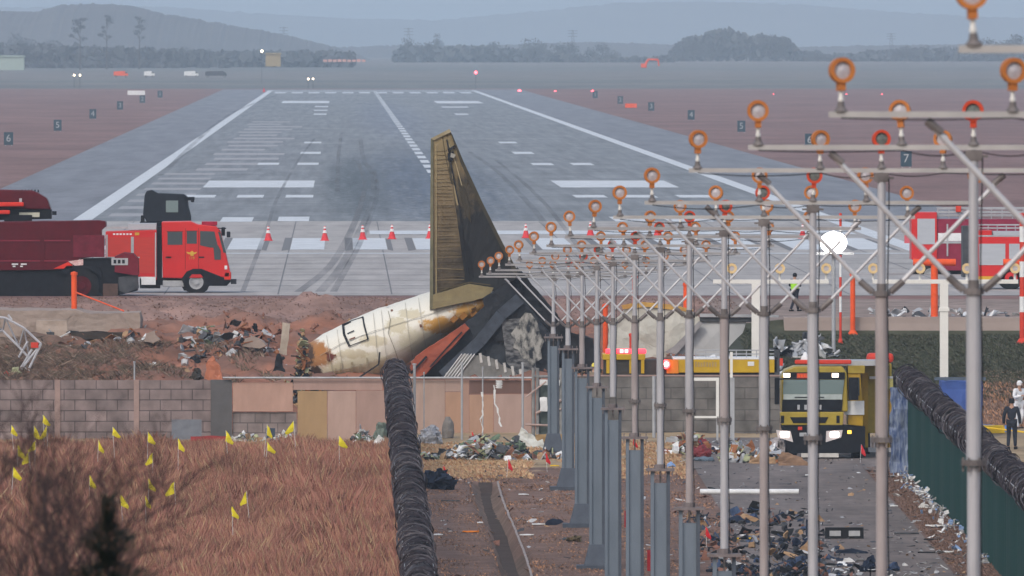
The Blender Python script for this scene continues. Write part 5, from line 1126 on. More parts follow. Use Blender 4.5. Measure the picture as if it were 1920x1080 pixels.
for k in range(2100):
    x = rr2.uniform(2.2,18.7); d = rr2.uniform(462,588) if k%3 else (588-abs(rr2.gauss(0,14)));
    if k%5 == 0: x = rr2.uniform(11.5,18.6); d = 462+abs(rr2.gauss(0,28))
    if d > 589 or (x < 12 and rr2.random() < 0.35): continue
    mb.mi = rr2.choice((0,1,2,2,3,1,4,4,2) if x < 12 else (0,1,2,2,2,1,2,3)); shard(mb, Vector((x,d,hsurf(x,d)+0.03)), rr2.uniform(0.04,0.2)*(2.2 if rr2.random() < 0.10 else 1), rr2, 0.3, rr2.choice(('plate','strip','bar')))
tag(mb.build('scattered_scraps', [wht,lgrey,dgrey,cols['tan'],cols['soil']]), 'tiny scraps strewn over the bare ground and the road', 'litter', None, 'stuff')
mb = MB()
for k in range(700):
    x = rr2.uniform(-13,14.5); d = rr2.uniform(618,655); mb.mi = rr2.choice((0,0,0,0,0,1,2,3)); shard(mb, Vector((x,d,hsurf(x,d)+0.05)), rr2.uniform(0.08,0.45 if mb.mi==0 else 0.25), rr2, 0.6, 'lump' if mb.mi==0 else None)
tag(mb.build('soil_clods', [cols['soil'],lgrey,dgrey,cols['tan']]), 'clods and scraps strewn over the red embankment', 'soil', None, 'stuff')
# single pieces one can point to: (name, px, py of base, width px, height px, material, label, category, kind)
def piece(name, px, py, wpx, hpx, m, label, cat, kind='plate', d=None, crumple=0.04, tilt=0.0, depth=None):
    c = on_ground(px, py) if d is None else at_depth(px, d); k = c.y/F; w_, h_ = wpx*k, hpx*k
    mb = MB(); n = 8; dep = depth or max(0.12, w_*0.35)
    rq = random.Random(int(px*7+py))
    if kind == 'plate':
        out = [(-w_/2,0.0)]; nn = rq.randint(5,8)
        for k in range(nn): u = (k+0.5)/nn; out.append((-w_/2+w_*u+rq.gauss(0,w_*0.04), h_*max(0.25,min(1.0,(1.15-abs(u-rq.uniform(0.3,0.6))*1.5)))*rq.uniform(0.72,1.0)))
        out += [(w_/2,0.02),(w_*0.1,-0.02)]; mb.prism(out, 0, 0.06)
    elif kind == 'panel': mb.box(-w_/2,w_/2,0,0.05,0,h_)
    elif kind == 'bag': mb.lathe([(0,0),(w_*0.42,0.0),(w_*0.5,h_*0.35),(w_*0.4,h_*0.75),(w_*0.15,h_),(0,h_)], n=12)
    elif kind == 'flat': mb.box(-w_/2,w_/2,-dep,dep,0.01,0.01+max(h_*0.3,0.03))
    elif kind == 'bar': mb.tube((-w_/2,0,0.06),(w_/2,0,h_*0.5+0.06),0.05,n=7)
    elif kind == 'box': mb.box(-w_/2,w_/2,-dep/2,dep/2,0,h_)
    cuts = 0 if kind in ('box','bar') else 2
    o = mb.build(name, m, loc=c, cuts=cuts, crumple=0 if kind in ('box','bar') else crumple*(1.5 if kind=='bag' else 1), cs=5.0 if kind=='bag' else 3.0); o.rotation_euler = (0, tilt, 0)
    return tag(o, label, cat)
c_ = cols
piece('wreck_panel', 988, 850, 68, 38, mat('grey_white_panel',(0.62,0.64,0.62),(0.5,0.52,0.5),scale=2), 'big white torn panel lying right of the dark wreck heap', 'wreckage', d=578, crumple=0.08)
piece('grey_panel', 350, 824, 56, 38, mat('dull_steel_sheet',(0.19,0.205,0.235),(0.14,0.15,0.18),rough=0.5,metal=0.3), 'dull grey square metal sheet leaning on the left block wall', 'panel', 'panel', d=596.5, crumple=0.01)
piece('dark_box', 507, 828, 18, 24, mat('slate_box',(0.05,0.07,0.10)), 'small dark slate box against the low block patch', 'box', 'box', d=596)
piece('dark_box', 284, 835, 9, 13, mat('blue_box',(0.05,0.08,0.14)), 'tiny blue grey box beside the flag at the left wall', 'box', 'box', d=594)
piece('concrete_marker', 840, 838, 24, 40, mat('marker_concrete',(0.22,0.20,0.19),(0.15,0.14,0.13)), 'small grey concrete marker with dark cap before the boards', 'marker', 'bag', d=592, crumple=0.02)
piece('bent_pipe', 232, 832, 85, 10, mat('dark_pipe',(0.06,0.05,0.05)), 'long dark bent pipe at the foot of the left wall', 'pipe', 'bar', d=592, tilt=0.16)
piece('bent_pipe', 310, 806, 22, 1, mat('brown_pipe',(0.11,0.08,0.06)), 'short brown stick leaning beside the grey panel', 'stick', 'bar', d=596, tilt=0.9)
piece('red_strip', 395, 835, 76, 11, mat('dark_red_strip',(0.34,0.05,0.05),(0.2,0.03,0.03)), 'long dark red strip lying at the foot of the left wall', 'strip', 'panel', d=594, crumple=0.04)
piece('silver_bag', 808, 838, 40, 34, mat('silver_film',(0.45,0.46,0.5),(0.2,0.2,0.22),rough=0.3,scale=5), 'crumpled silver sheet right beside the coil at the wall foot', 'sheet', 'bag', d=584, crumple=0.14)
piece('green_engine_part', 716, 838, 30, 42, mat('grey_green_part',(0.17,0.21,0.18),(0.07,0.09,0.08),scale=6), 'grey green machine part left of the coil', 'wreckage', 'bag', d=588, crumple=0.1)
piece('white_scrap', 715, 846, 30, 32, wht, 'white crumpled sheet in the grass fringe left of the coil', 'scrap', 'plate', d=584, crumple=0.1)
piece('green_strip', 960, 826, 50, 6, c_['green'], 'greenish torn strip on top of the dark wreck heap', 'strip', 'bar', d=582)
piece('blue_bundle', 825, 917, 56, 30, c_['navy'], 'dark navy cloth bundle right of the coil', 'cloth', 'bag', crumple=0.22)
piece('dark_strip', 845, 941, 34, 5, dgrey, 'thin dark strip on the bare soil below the navy bundle', 'strip', 'flat')
piece('life_vest', 883, 999, 30, 7, c_['orange'], 'small orange strip on the soil left of the ditch', 'strip', 'flat')
piece('white_scrap', 822, 1005, 16, 7, wht, 'small white scrap beside the coil near the bottom', 'scrap', 'flat')
piece('white_scrap', 900, 983, 10, 4, wht, 'tiny white scrap between the orange strip and the ditch', 'scrap', 'flat')
piece('white_scrap', 982, 930, 18, 6, wht, 'white scrap right of the upper ditch', 'scrap', 'flat')
piece('white_scrap', 1010, 986, 24, 5, wht, 'white strip touching the dark glove shaped piece', 'scrap', 'flat')
piece('dark_scrap', 1040, 985, 36, 14, c_['navy'], 'dark rubbery piece left of the pillars', 'wreckage', 'plate', tilt=-0.3)
piece('white_scrap', 988, 1006, 26, 6, wht, 'pair of pale strips below the dark rubbery piece', 'scrap', 'flat')
piece('brown_tuft', 1079, 1016, 26, 9, mat('tuft_brown',(0.12,0.09,0.05)), 'small dark tuft left of the pillar with the wide foot', 'tuft', 'bag', crumple=0.12)
piece('blue_bag', 1258, 872, 19, 12, c_['sky'], 'light blue crumpled bag between two pillars', 'bag', 'bag', d=556, crumple=0.05)
piece('white_scrap', 1263, 846, 32, 16, lgrey, 'pale grey torn board behind the pillars right of the light blue bag', 'wreckage', 'plate', d=585)
piece('red_shell', 1315, 872, 36, 22, c_['maroon'], 'dark red curved shell beside the mast in front of the block wall', 'seat', 'bag', d=568, crumple=0.06)
piece('blue_ring', 1320, 882, 38, 10, mat('steel_blue',(0.16,0.22,0.28),(0.06,0.08,0.1)), 'blue grey curved dish below the red shell', 'wreckage', 'bag', d=563, crumple=0.05)
piece('wood_pallet', 1030, 836, 50, 14, mat('pallet_wood',(0.36,0.25,0.12),(0.26,0.17,0.08)), 'tan timber board behind the leftmost pillars', 'board', 'panel', d=586)
piece('door_panel', 1430, 885, 48, 30, c_['tan'], 'tan torn panel left of the yellow truck', 'wreckage', d=560, crumple=0.1)
piece('door_panel', 1490, 888, 60, 28, mat('brown_panel',(0.30,0.19,0.12),(0.16,0.1,0.07)), 'brown framed panel lying before the yellow truck', 'wreckage', 'plate', d=558, crumple=0.06)
piece('orange_sheet', 1408, 868, 34, 36, c_['rust'], 'rust orange upright panel in the tan pile', 'wreckage', 'plate', d=566, crumple=0.06)
piece('white_scrap', 1516, 893, 12, 5, wht, 'small white chip on the road below the yellow truck', 'scrap', 'flat')
piece('bag', 1455, 850, 36, 36, mat('pale_sack',(0.42,0.40,0.42),(0.3,0.28,0.3)), 'pale sack beside the left headlight of the yellow truck', 'bag', 'bag', d=568, crumple=0.1)
t = tag(MB().tube((-1.6,0,0.1),(1.6,0,0.1),0.09,n=12).build('white_pipe', wht, loc=on_ground(1405,928)), 'long white pipe lying across the road', 'pipe')
piece('yellow_vest', 1394, 1013, 28, 9, c_['yellow'], 'small bright yellow scrap by the pillar on the road edge', 'scrap', 'flat')
piece('yellow_scrap', 1069, 902, 12, 24, c_['yellow'], 'upright yellow tag at the foot of the leftmost pillar', 'tag', 'panel')
piece('yellow_scrap', 1040, 876, 16, 6, c_['yellow'], 'flat yellow scrap left of the leftmost pillar', 'scrap', 'flat')
o = piece('broken_seat_row', 1583, 1011, 72, 22, black, 'black double seat frame with two pale panels lying on the road', 'seat', 'box', depth=0.35)
for k, a in enumerate((-0.28,0.3)):
    mb = MB(); mb.box(a-0.17,a+0.17,-0.20,-0.178,0.1,0.26); part('pale_panel', mb, lgrey, o)
piece('seat_cushion', 1597, 1040, 62, 12, c_['navy'], 'flat dark seat cushion on the road below the double frame', 'cushion', 'plate', crumple=0.06)
piece('dark_strip', 1700, 1003, 44, 8, dgrey, 'dark flat strip right of the double seat frame', 'strip', 'flat')
piece('dark_strip', 1748, 1014, 30, 6, black, 'short black strip beside the brown verge', 'strip', 'flat')
piece('dark_strip', 1738, 1038, 32, 5, black, 'black strip touching a white scrap at lower right', 'strip', 'flat')
piece('white_scrap', 1772, 1038, 32, 8, wht, 'white scrap touching the black strip at lower right', 'scrap', 'flat')
piece('white_scrap', 1733, 954, 22, 10, wht, 'white crumpled scrap on the brown verge', 'scrap', 'plate')
piece('white_scrap', 1756, 991, 38, 9, wht, 'long white scrap lying on the verge by the green fence', 'scrap', 'flat', crumple=0.06)
piece('white_scrap', 1676, 951, 14, 5, wht, 'small white chip at the road edge', 'scrap', 'flat')
piece('white_scrap', 1720, 979, 16, 4, lgrey, 'thin pale chip left of the long white scrap', 'scrap', 'flat')
piece('white_scrap', 1804, 1002, 10, 10, wht, 'small white lump under the green fence', 'scrap', 'bag')
piece('blue_bundle', 1676, 1072, 24, 18, c_['blue'], 'small blue dark bundle at the bottom of the road', 'bundle', 'bag', crumple=0.08)
piece('blue_bundle', 1629, 1074, 30, 26, c_['navy'], 'dark bundle left of the nearest thick pole at the bottom', 'bundle', 'bag', crumple=0.1)
piece('white_scrap', 1592, 1056, 22, 12, wht, 'white twisted scrap near the bottom of the road', 'scrap', 'plate', crumple=0.06)
piece('dark_post', 1514, 975, 7, 38, c_['navy'], 'dark upright slat leaning against the mast on the road', 'slat', 'panel', d=495)
piece('tan_strip', 1505, 1002, 22, 40, c_['tan'], 'tan bent strip leaning in the dark seat tangle', 'strip', 'plate', d=485, tilt=0.5)
piece('white_scrap', 288, 688, 18, 16, wht, 'small white torn scrap on the dark weeds above the left wall', 'scrap', 'plate', d=622, crumple=0.06)
piece('white_scrap', 443, 626, 26, 17, wht, 'white torn scrap on red soil above the wall', 'scrap', 'plate', d=640, crumple=0.06)
piece('white_scrap', 278, 620, 20, 14, wht, 'white scrap at the right end of the concrete slab', 'scrap', 'plate', d=641, crumple=0.08)
piece('orange_clod', 402, 706, 36, 50, mat('bright_clay',(0.44,0.17,0.10),(0.34,0.13,0.075),rough=0.95), 'bright orange clay block just above the wall', 'clay block', 'plate', d=618, crumple=0.08)
piece('dark_hole', 368, 700, 24, 22, mat('hole_dark',(0.05,0.045,0.04)), 'dark lump left of the orange clay block', 'lump', 'bag', d=620, crumple=0.1)
piece('standing_panel', 530, 632, 14, 60, mat('buff_panel',(0.42,0.37,0.31),(0.3,0.25,0.2)), 'tall narrow buff panel standing on the embankment left of the fuselage', 'wreckage', 'panel', d=634, tilt=0.12, crumple=0.04)
piece('torn_sheet', 524, 665, 22, 44, char, 'black torn sheet under the buff panel', 'wreckage', 'plate', d=624, crumple=0.1)
piece('white_scrap', 563, 626, 18, 14, lgrey, 'pale scrap above the charred tangle', 'scrap', 'plate', d=634, crumple=0.08)
piece('rubble_lump', 210, 895, 70, 26, mat('rubble_grey',(0.34,0.26,0.22),(0.2,0.15,0.13)), 'grey rubble lump showing through the red grass', 'rubble', 'bag', d=560, crumple=0.2)
piece('dark_hollow', 181, 893, 18, 26, mat('hollow_black',(0.04,0.035,0.035)), 'black opening at the left end of the grey rubble', 'rubble', 'bag', d=555, crumple=0.06)
# twisted lattice at far left
t = thing('lattice_mast_wreck', (X(30,625),625,hsurf(X(30,625),625)), 'twisted white lattice frame fallen at the far left', 'wreckage'); g = t.location
mb = MB(); Q = lambda px,py,y=0: Vector((X(px,625)-g.x, y, Zp(py,625)-g.z))
top_ = [(-40,590),(10,596),(45,615),(77,645)]; low_ = [(-40,630),(5,620),(35,650),(55,672)]
for A in (top_,low_):
    for a,b in zip(A,A[1:]): mb.tube(Q(*a),Q(*b),0.05,n=6)
for a,b in zip(top_,low_): mb.tube(Q(*a),Q(*b,0.5),0.035,n=5)
for a,b in zip(top_,low_[1:]): mb.tube(Q(*a),Q(*b,0.5),0.035,n=5)
for a,b in [((77,645),(27,708)),((60,655),(30,705)),((15,590),(22,600)),((77,645),(55,690)),((45,690),(62,700)),((35,670),(52,640))]: mb.tube(Q(*a),Q(*b),0.05,n=6)
part('lattice', mb, mat('pale_lattice',(0.50,0.50,0.54),(0.35,0.35,0.38)), t)
mb = MB(); mb.box(Q(58,0).x,Q(72,0).x,-0.1,0.1,Q(0,652).z,Q(0,642).z); part('red_clamp', mb, redp, t)
piece('white_scrap', 30, 668, 24, 22, c_['lime'], 'pale green white scrap behind the fallen lattice', 'scrap', 'plate', d=622, crumple=0.08)
piece('red_scrap', 14, 680, 18, 12, redp, 'red scrap at the far left above the wall', 'scrap', 'plate', d=621, crumple=0.06)
# right side, beyond the green fence
t = thing('blue_tent', (X(1800,590),590,hsurf(X(1800,590),590)), 'blue tarpaulin shelter behind the coil at right', 'tent')
mb = MB(); k = 590/F; mb.box(X(1765,590)-t.location.x,X(1842,590)-t.location.x,0,2.0,0,Zp(716,590)-t.location.z); part('cover', mb, mat('royal_blue',(0.05,0.10,0.32),(0.035,0.07,0.24),rough=0.6,scale=2), t, cuts=3, crumple=0.06)
mb = MB(); mb.box(X(1752,590)-t.location.x,X(1848,590)-t.location.x,-0.05,0.0,Zp(713,590)-t.location.z,Zp(707,590)-t.location.z); part('edge_bar', mb, mat('slate_bar',(0.09,0.12,0.17)), t)
piece('rosy_netting', 1800, 706, 70, 36, mat('rosy_net',(0.30,0.13,0.13),(0.2,0.09,0.09),scale=6), 'rosy brown netting heap above the blue shelter', 'netting', 'plate', d=606, crumple=0.1)
for px,l in ((1738,'left'),(1746,'middle')): piece('white_stake', px, 700, 7 if px==1738 else 4, 42, whitep, l+' white stake standing before the dark green slope', 'stake', 'box', d=612, depth=0.1)
piece('blue_sheet', 1862, 795, 60, 22, mat('bright_blue',(0.09,0.22,0.55),(0.06,0.15,0.4)), 'bright blue sheet spread on the ground beyond the coil', 'sheet', 'flat', d=600, crumple=0.05, depth=3.0)
piece('tan_crate', 1858, 815, 50, 14, c_['yellow'], 'low tan yellow crate row beside the person in black', 'crate', 'box', d=594, depth=0.8)
mb = MB()
for (a,b) in (((1835,800),(1935,812)),((1893,838),(1935,838))): mb.tube(W(*a,588),W(*b,588),0.035,n=6)
tag(mb.build('barrier_tape', c_['yellow']), 'yellow barrier tape strung around the person in black', 'tape')

for i,(px,y0,y1,l) in enumerate([(903,735,812,'ragged white plastic strip hanging left before the dark brown board'),(924,722,800,'thin crooked white string hanging below the dark brown board'),(937,713,728,'small white rag caught on the wall top pipe')]):
    mb = MB(); rr = random.Random(i+5); P = [W(px+rr.uniform(-3,3)+(k*1.6 if i==1 else 0), y0+(y1-y0)*k/9, 589.6) for k in range(10)]
    for a_, b_ in zip(P, P[1:]): w_ = rr.uniform(0.01,0.05) if i != 2 else 0.12; mb.add([a_-Vector((w_,0,0)),a_+Vector((w_,0,0)),b_+Vector((w_*0.8,0.02,0)),b_-Vector((w_*0.8,0,0))], [(0,1,2,3)])
    tag(mb.build('plastic_strip', wht), l, 'strip')
# ------------------------------------------------------------------ white gate frame before the block wall
t = thing('white_goal_frame', (X(1370,588),588,hsurf(X(1370,588),588)), 'white rectangular pipe frame standing before the grey block wall', 'frame'); g = t.location; q_ = lambda px: X(px,588)-g.x; z__ = lambda py: Zp(py,588)-g.z
mb = MB()
mb.box(q_(1301),q_(1348),-0.05,0.05,z__(714),z__(708)); mb.box(q_(1301),q_(1348),-0.05,0.05,z__(784),z__(780)); mb.box(q_(1342.5),q_(1348),-0.051,0.051,z__(780.1),z__(713.9)); part('frame', mb, whitep, t)
mb = MB(); mb.box(q_(1369),q_(1377),-0.06,0.06,0,z__(708)); mb.box(q_(1343),q_(1347),-0.04,0.04,0,z__(785)); part('post', mb, lgrey, t)
mb = MB(); mb.box(q_(1369),q_(1374),0.1,0.2,z__(708),z__(660)); part('upper_post', mb, whitep, t)
mb = MB(); mb.tube((X(1226,592),592,hsurf(X(1226,592),592)),(X(1226,592),592,Zp(705,592)),0.06); tag(mb.build('fence_post', lgrey), 'grey green post before the block wall between two middle pillars', 'post')

# ------------------------------------------------------------------ people
skin = mat('skin', (0.42,0.26,0.19), (0.36,0.21,0.15), rough=0.6)
def skinned(name, joints, edges, radii, m, parent, sub=1):
    me = bpy.data.meshes.new(name); me.from_pydata([tuple(j) for j in joints], edges, []); me.materials.append(m)
    o = bpy.data.objects.new(name, me); C.objects.link(o); s_ = o.modifiers.new('skin','SKIN')
    for i, r_ in enumerate(radii): me.skin_vertices[0].data[i].radius = (r_, r_)
    me.skin_vertices[0].data[0].use_root = True
    ss = o.modifiers.new('sub','SUBSURF'); ss.levels = sub; ss.render_levels = sub
    o.parent = parent; return o
def person(loc, H, rz, label, jacket, trousers, hatm=None, vest=None, hair=None, stride=0.12, arms='down', lean=0.0, hood=False, group=None):
    t = thing('person', loc, label, 'person', group, rz=rz); k = H/1.75
    J = {}; E = []; 
    J['pel']=(0,0,0.95); J['w']=(0,-lean*0.3,1.12); J['ch']=(0,-lean*0.7,1.32); J['nk']=(0,-lean,1.48); J['h0']=(0,-lean-0.01,1.56); J['h1']=(0,-lean-0.03,1.64); J['h2']=(0,-lean-0.02,1.72)
    for s_,n in ((-1,'l'),(1,'r')):
        st = stride*s_
        J[n+'hip']=(0.10*s_,0,0.92); J[n+'kn']=(0.11*s_,-0.05-st*0.5,0.50); J[n+'an']=(0.12*s_,st*0.9+0.02,0.09); J[n+'to']=(0.13*s_,st*0.9-0.15,0.04)
        J[n+'sh']=(0.19*s_,-lean*0.85,1.42)
        if arms == 'down': el, ha = (0.27*s_,-lean*0.6+0.03,1.13), (0.28*s_,-lean*0.6-0.08,0.88)
        elif arms == 'hold': el, ha = (0.28*s_,-lean-0.02,1.16), (0.12*s_,-lean-0.26,1.22)
        else: el, ha = (0.30*s_,-lean-0.1,1.15), (0.20*s_,-lean-0.3,1.05)
        J[n+'el']=el; J[n+'ha']=ha; dv = (Vector(ha)-Vector(el)).normalized()
        pm = Vector(ha)+dv*0.07; J[n+'pm']=tuple(pm)
        for f in range(4):
            off = Vector((0,0.022*(f-1.5),0)); a = pm+off+dv*0.03; L_ = (0.035,0.042,0.04,0.03)[f]; J[n+'f%da'%f]=tuple(a); J[n+'f%db'%f]=tuple(a+dv*L_+Vector((-0.012*s_,0,0)))
        J[n+'ta']=tuple(Vector(ha)+dv*0.03+Vector((-0.01*s_,-0.035,0))); J[n+'tb']=tuple(Vector(ha)+dv*0.07+Vector((-0.015*s_,-0.055,0)))
        E += [('pel',n+'hip'),(n+'hip',n+'kn'),(n+'kn',n+'an'),(n+'an',n+'to'),('ch',n+'sh'),(n+'sh',n+'el'),(n+'el',n+'ha'),(n+'ha',n+'pm'),(n+'ha',n+'ta'),(n+'ta',n+'tb')]
        for f in range(4): E += [(n+'pm',n+'f%da'%f),(n+'f%da'%f,n+'f%db'%f)]
    E += [('pel','w'),('w','ch'),('ch','nk'),('nk','h0'),('h0','h1'),('h1','h2')]
    RAD = dict(pel=0.13,w=0.125,ch=0.145,nk=0.055,h0=0.068,h1=0.088,h2=0.06)
    def rad(n):
        if n in RAD: return RAD[n]
        s_ = n[1:]
        return {'hip':0.09,'kn':0.058,'an':0.04,'to':0.035,'sh':0.062,'el':0.042,'ha':0.028,'pm':0.03,'ta':0.010,'tb':0.008}.get(s_, 0.009)
    names = ['pel']+[n for n in J if n != 'pel']; ix = {n:i for i,n in enumerate(names)}
    skinned('body', [Vector(J[n])*k for n in names], [(ix[a],ix[b]) for a,b in E], [rad(n)*k for n in names], skin, t)
    def sub_(nm, keep, extra, m):
        ns = [n for n in names if n in keep]; ns.sort(key=lambda n: keep.index(n)); ii = {n:i for i,n in enumerate(ns)}
        skinned(nm, [Vector(J[n])*k for n in ns], [(ii[a],ii[b]) for a,b in E if a in ii and b in ii], [(rad(n)+extra)*k for n in ns], m, t)
    sub_('jacket', ['pel','w','ch','lsh','lel','lha','rsh','rel','rha'], 0.024, jacket)
    sub_('trousers', ['pel','lhip','lkn','lan','rhip','rkn','ran'], 0.02, trousers)
    for n in 'lr':
        mb = MB(); a = Vector(J[n+'an'])*k; b = Vector(J[n+'to'])*k; mb.obox((a+b)/2+Vector((0,0,-0.02)),(0.11*k,0.29*k,0.11*k),Matrix()); part('boot', mb, black, t, bevel=0.02)
    hd = Vector(J['h1'])*k
    if hatm:
        mb = MB(); mb.lathe([(0.0,0.13*k),(0.06*k,0.12*k),(0.11*k,0.06*k),(0.115*k,0.0),(0.15*k,-0.01*k),(0.15*k,-0.02*k)], hd+Vector((0,0,0.03*k)), 14); part('helmet', mb, hatm, t, smooth=True)
    else:
        mb = MB(); mb.lathe([(0.0,0.125*k),(0.06*k,0.115*k),(0.1*k,0.06*k),(0.103*k,0.0),(0.098*k,-0.05*k)], hd+Vector((0,0.015*k,0.0)), 14); part('hood' if hood else 'hair', mb, hair or black, t, smooth=True)
    # face: nose, eyes, mouth, ears
    mb = MB(); f0 = hd+Vector((0,-0.088*k,0)); mb.obox(f0+Vector((0,-0.012*k,-0.01*k)),(0.02*k,0.03*k,0.04*k),Matrix()); 
    for s_ in (-1,1): mb.obox(hd+Vector((0.09*k*s_,0.0,0)),(0.015*k,0.03*k,0.05*k),Matrix())
    part('nose_and_ears', mb, skin, t)
    mb = MB()
    for s_ in (-1,1): mb.obox(f0+Vector((0.032*k*s_,0.004*k,0.015*k)),(0.02*k,0.01*k,0.01*k),Matrix())
    mb.obox(f0+Vector((0,0.006*k,-0.045*k)),(0.04*k,0.01*k,0.008*k),Matrix()); part('eyes_and_mouth', mb, mat('face_dark',(0.06,0.03,0.03)), t)
    if vest:
        mb = MB(); mb.lathe([(0.175*k,1.0*k),(0.185*k,1.2*k),(0.2*k,1.36*k),(0.15*k,1.46*k)], (0,-lean*0.5,0), 16); part('vest', mb, vest, t, smooth=True)
    return t
hv = mat('hi_vis', (0.35,0.75,0.05), (0.28,0.6,0.04), rough=0.5); whs = mat('white_coverall', (0.72,0.73,0.75), (0.58,0.59,0.62), rough=0.7, scale=5)
drk = mat('dark_uniform', (0.025,0.03,0.045), (0.016,0.02,0.03), rough=0.8)
p = (X(1490,658),658,hsurf(X(1490,658),658)-0.02)
person(p, 1.55, 2.6, 'person in dark clothes and bright yellow green vest standing on the apron edge', drk, drk, None, hv, stride=0.16, arms='hold')
p = (X(1909,600),600,hsurf(X(1909,600),600)); person(p, 1.8, 0.7, 'person in white hooded coverall at the right edge', whs, whs, None, None, hair=whs, hood=True, arms='hold', lean=0.06)
p = (X(1897,574),574,hsurf(X(1897,574),574)); person(p, 1.78, 3.0, 'person in black coat seen from behind beyond the coil at right', drk, drk, None, None, arms='down', stride=0.05)
p = (X(1114,612),612,-3.35); person(p, 1.75, 0.5, 'firefighter in tan jacket and yellow helmet beside the charred tail', mat('tan_turnout',(0.30,0.24,0.17),(0.2,0.16,0.11)), drk, mat('helmet_yellow',(0.65,0.55,0.08)), None, arms='hold')
p = (X(1222,607.5),607.5,-3.3); person(p, 1.72, 0.3, 'firefighter in red jacket left of the lit red beacon', mat('red_turnout',(0.42,0.02,0.04),(0.3,0.015,0.03)), drk, redp, None, arms='hold')
p = (X(1250,608.2),608.2,-3.3); person(p, 1.72, -0.3, 'firefighter in red jacket and white helmet right behind the lit red beacon', MATS['red_turnout'], drk, wht, None, arms='hold')

# ------------------------------------------------------------------ grass and weeds
def rand_blades(name, n, fx, fd, hfn, mats, label, cat, wd=(0.02,0.05), lean=0.25, seed=1, ok=None, off=0.0):
    rg = np.random.RandomState(seed); xs_ = rg.uniform(*fx, n); ds = rg.uniform(*fd, n); V_ = np.zeros((n,4,3)); keep = []
    for i in range(n):
        if ok and not ok(xs_[i], ds[i]): continue
        keep.append(i); h_ = hfn(xs_[i], ds[i])*rg.uniform(0.65,1.15); z0 = hsurf(xs_[i], ds[i])-0.05+off; w_ = rg.uniform(*wd); lx, ly = rg.normal(0,lean)*h_, rg.normal(0,lean)*h_; a = rg.uniform(-0.8,0.8)
        ca, sa = math.cos(a)*w_, math.sin(a)*w_
        V_[i] = [(xs_[i]-ca,ds[i]-sa,z0),(xs_[i]+ca,ds[i]+sa,z0),(xs_[i]+ca*0.7+lx*0.45,ds[i]+sa*0.7+ly*0.45,z0+h_*0.6),(xs_[i]+lx,ds[i]+ly,z0+h_)]
    V_ = V_[keep]; m_ = len(keep); me = bpy.data.meshes.new(name); me.vertices.add(m_*4); me.vertices.foreach_set('co', V_.ravel())
    me.loops.add(m_*4); me.loops.foreach_set('vertex_index', np.arange(m_*4)); me.polygons.add(m_); me.polygons.foreach_set('loop_start', np.arange(m_)*4)
    me.polygons.foreach_set('loop_total', np.full(m_,4)); 
    for q_ in mats: me.materials.append(q_)
    me.polygons.foreach_set('material_index', rg.randint(0,len(mats),m_)); me.update(calc_edges=True); me.validate()
    o = bpy.data.objects.new(name, me); C.objects.link(o); return tag(o, label, cat, None, 'stuff')
g1 = mat('reed_russet', (0.36,0.155,0.115), (0.18,0.07,0.054), rough=0.9, scale=0.6, detail=8, contrast=0.7, spec=0.1, stretch=(1,0.35,0.4))
g2 = mat('reed_rose', (0.41,0.21,0.155), (0.25,0.115,0.088), rough=0.9, scale=0.6, detail=8, contrast=0.7, spec=0.1, stretch=(1,0.35,0.4))
g3 = mat('reed_straw', (0.44,0.25,0.15), (0.30,0.155,0.09), rough=0.9, scale=0.8, contrast=0.8, spec=0.1)
g4 = mat('straw_pale', (0.48,0.35,0.21), (0.34,0.22,0.13), rough=0.9, scale=0.8, spec=0.1)
for q_ in (g1,g2,g3,g4): streaks(q_, (1,0.25,0.3), 0.35, 0.72, 1.28, 6)
edge_x = lambda x, d: x < 1.6
def hf(x, d): return (0.8+0.55*noise.noise(Vector((x*0.5,d*0.12,0))))*(0.55 if d > 580 else 1.0)*(0.8 if d > 560 else 1)
rand_blades('reed_grass', 260000, (-13.5,1.75), (440,586), hf, [g1,g2,g1,g2,g3,g1,g2,g4], 'tall russet dry reed grass filling the field left of the coil', 'grass', (0.004,0.010), 0.22, 3)
rand_blades('reed_grass', 30000, (-13.5,1.7), (556,587), lambda x,d: 0.36 if d > 570 else 0.55, [g3,g4,g4,g3], 'paler straw colored fringe of the reed grass below the wall', 'grass', (0.010,0.024), 0.2, 4)
rand_blades('short_grass', 26000, (2.2,11.8), (545,586), lambda x,d: 0.13+0.05*noise.noise(Vector((x,d*0.2,0))), [g3,g4,g4], 'short trampled straw grass before the wreckage heaps', 'grass', (0.015,0.05), 0.6, 5, ok=lambda x,d: noise.noise(Vector((x*0.5,d*0.08,3))) > -0.25)
b1 = mat('soil_grass', (0.19,0.12,0.095), (0.12,0.08,0.065), rough=0.95, spec=0.1); b2_ = mat('soil_grass_rose', (0.23,0.15,0.125), (0.15,0.1,0.085), rough=0.95, spec=0.1)
rand_blades('short_grass', 42000, (2.2,11.9), (440,556), lambda x,d: 0.08+0.05*noise.noise(Vector((x*0.8,d*0.15,0))), [b1,b2_,b1,g3], 'sparse brown grass on the bare soil right of the coil', 'grass', (0.02,0.06), 0.6, 6, ok=lambda x,d: ditch(x,d) < 0.1)
rand_blades('short_grass', 14000, (17.8,19.1), (440,556), lambda x,d: 0.10, [b1,b2_,b1], 'brown grass verge between the road and the green fence', 'grass', (0.02,0.05), 0.6, 7)
d1 = mat('dead_weed', (0.16,0.11,0.08), (0.09,0.065,0.05), rough=0.95, spec=0.1); d2 = mat('dead_weed_pale', (0.30,0.22,0.17), (0.2,0.15,0.12), rough=0.95, spec=0.1); d3 = mat('olive_weed', (0.13,0.11,0.08), (0.08,0.065,0.05), rough=0.95, spec=0.1)
rand_blades('dead_weeds', 15000, (-13.5,-7.0), (618,640), lambda x,d: 0.22+0.25*noise.noise(Vector((x,d*0.5,0))), [d1,b1,d2,d1,d3], 'tangled dead weeds above the left wall', 'weeds', (0.003,0.010), 1.0, 8)
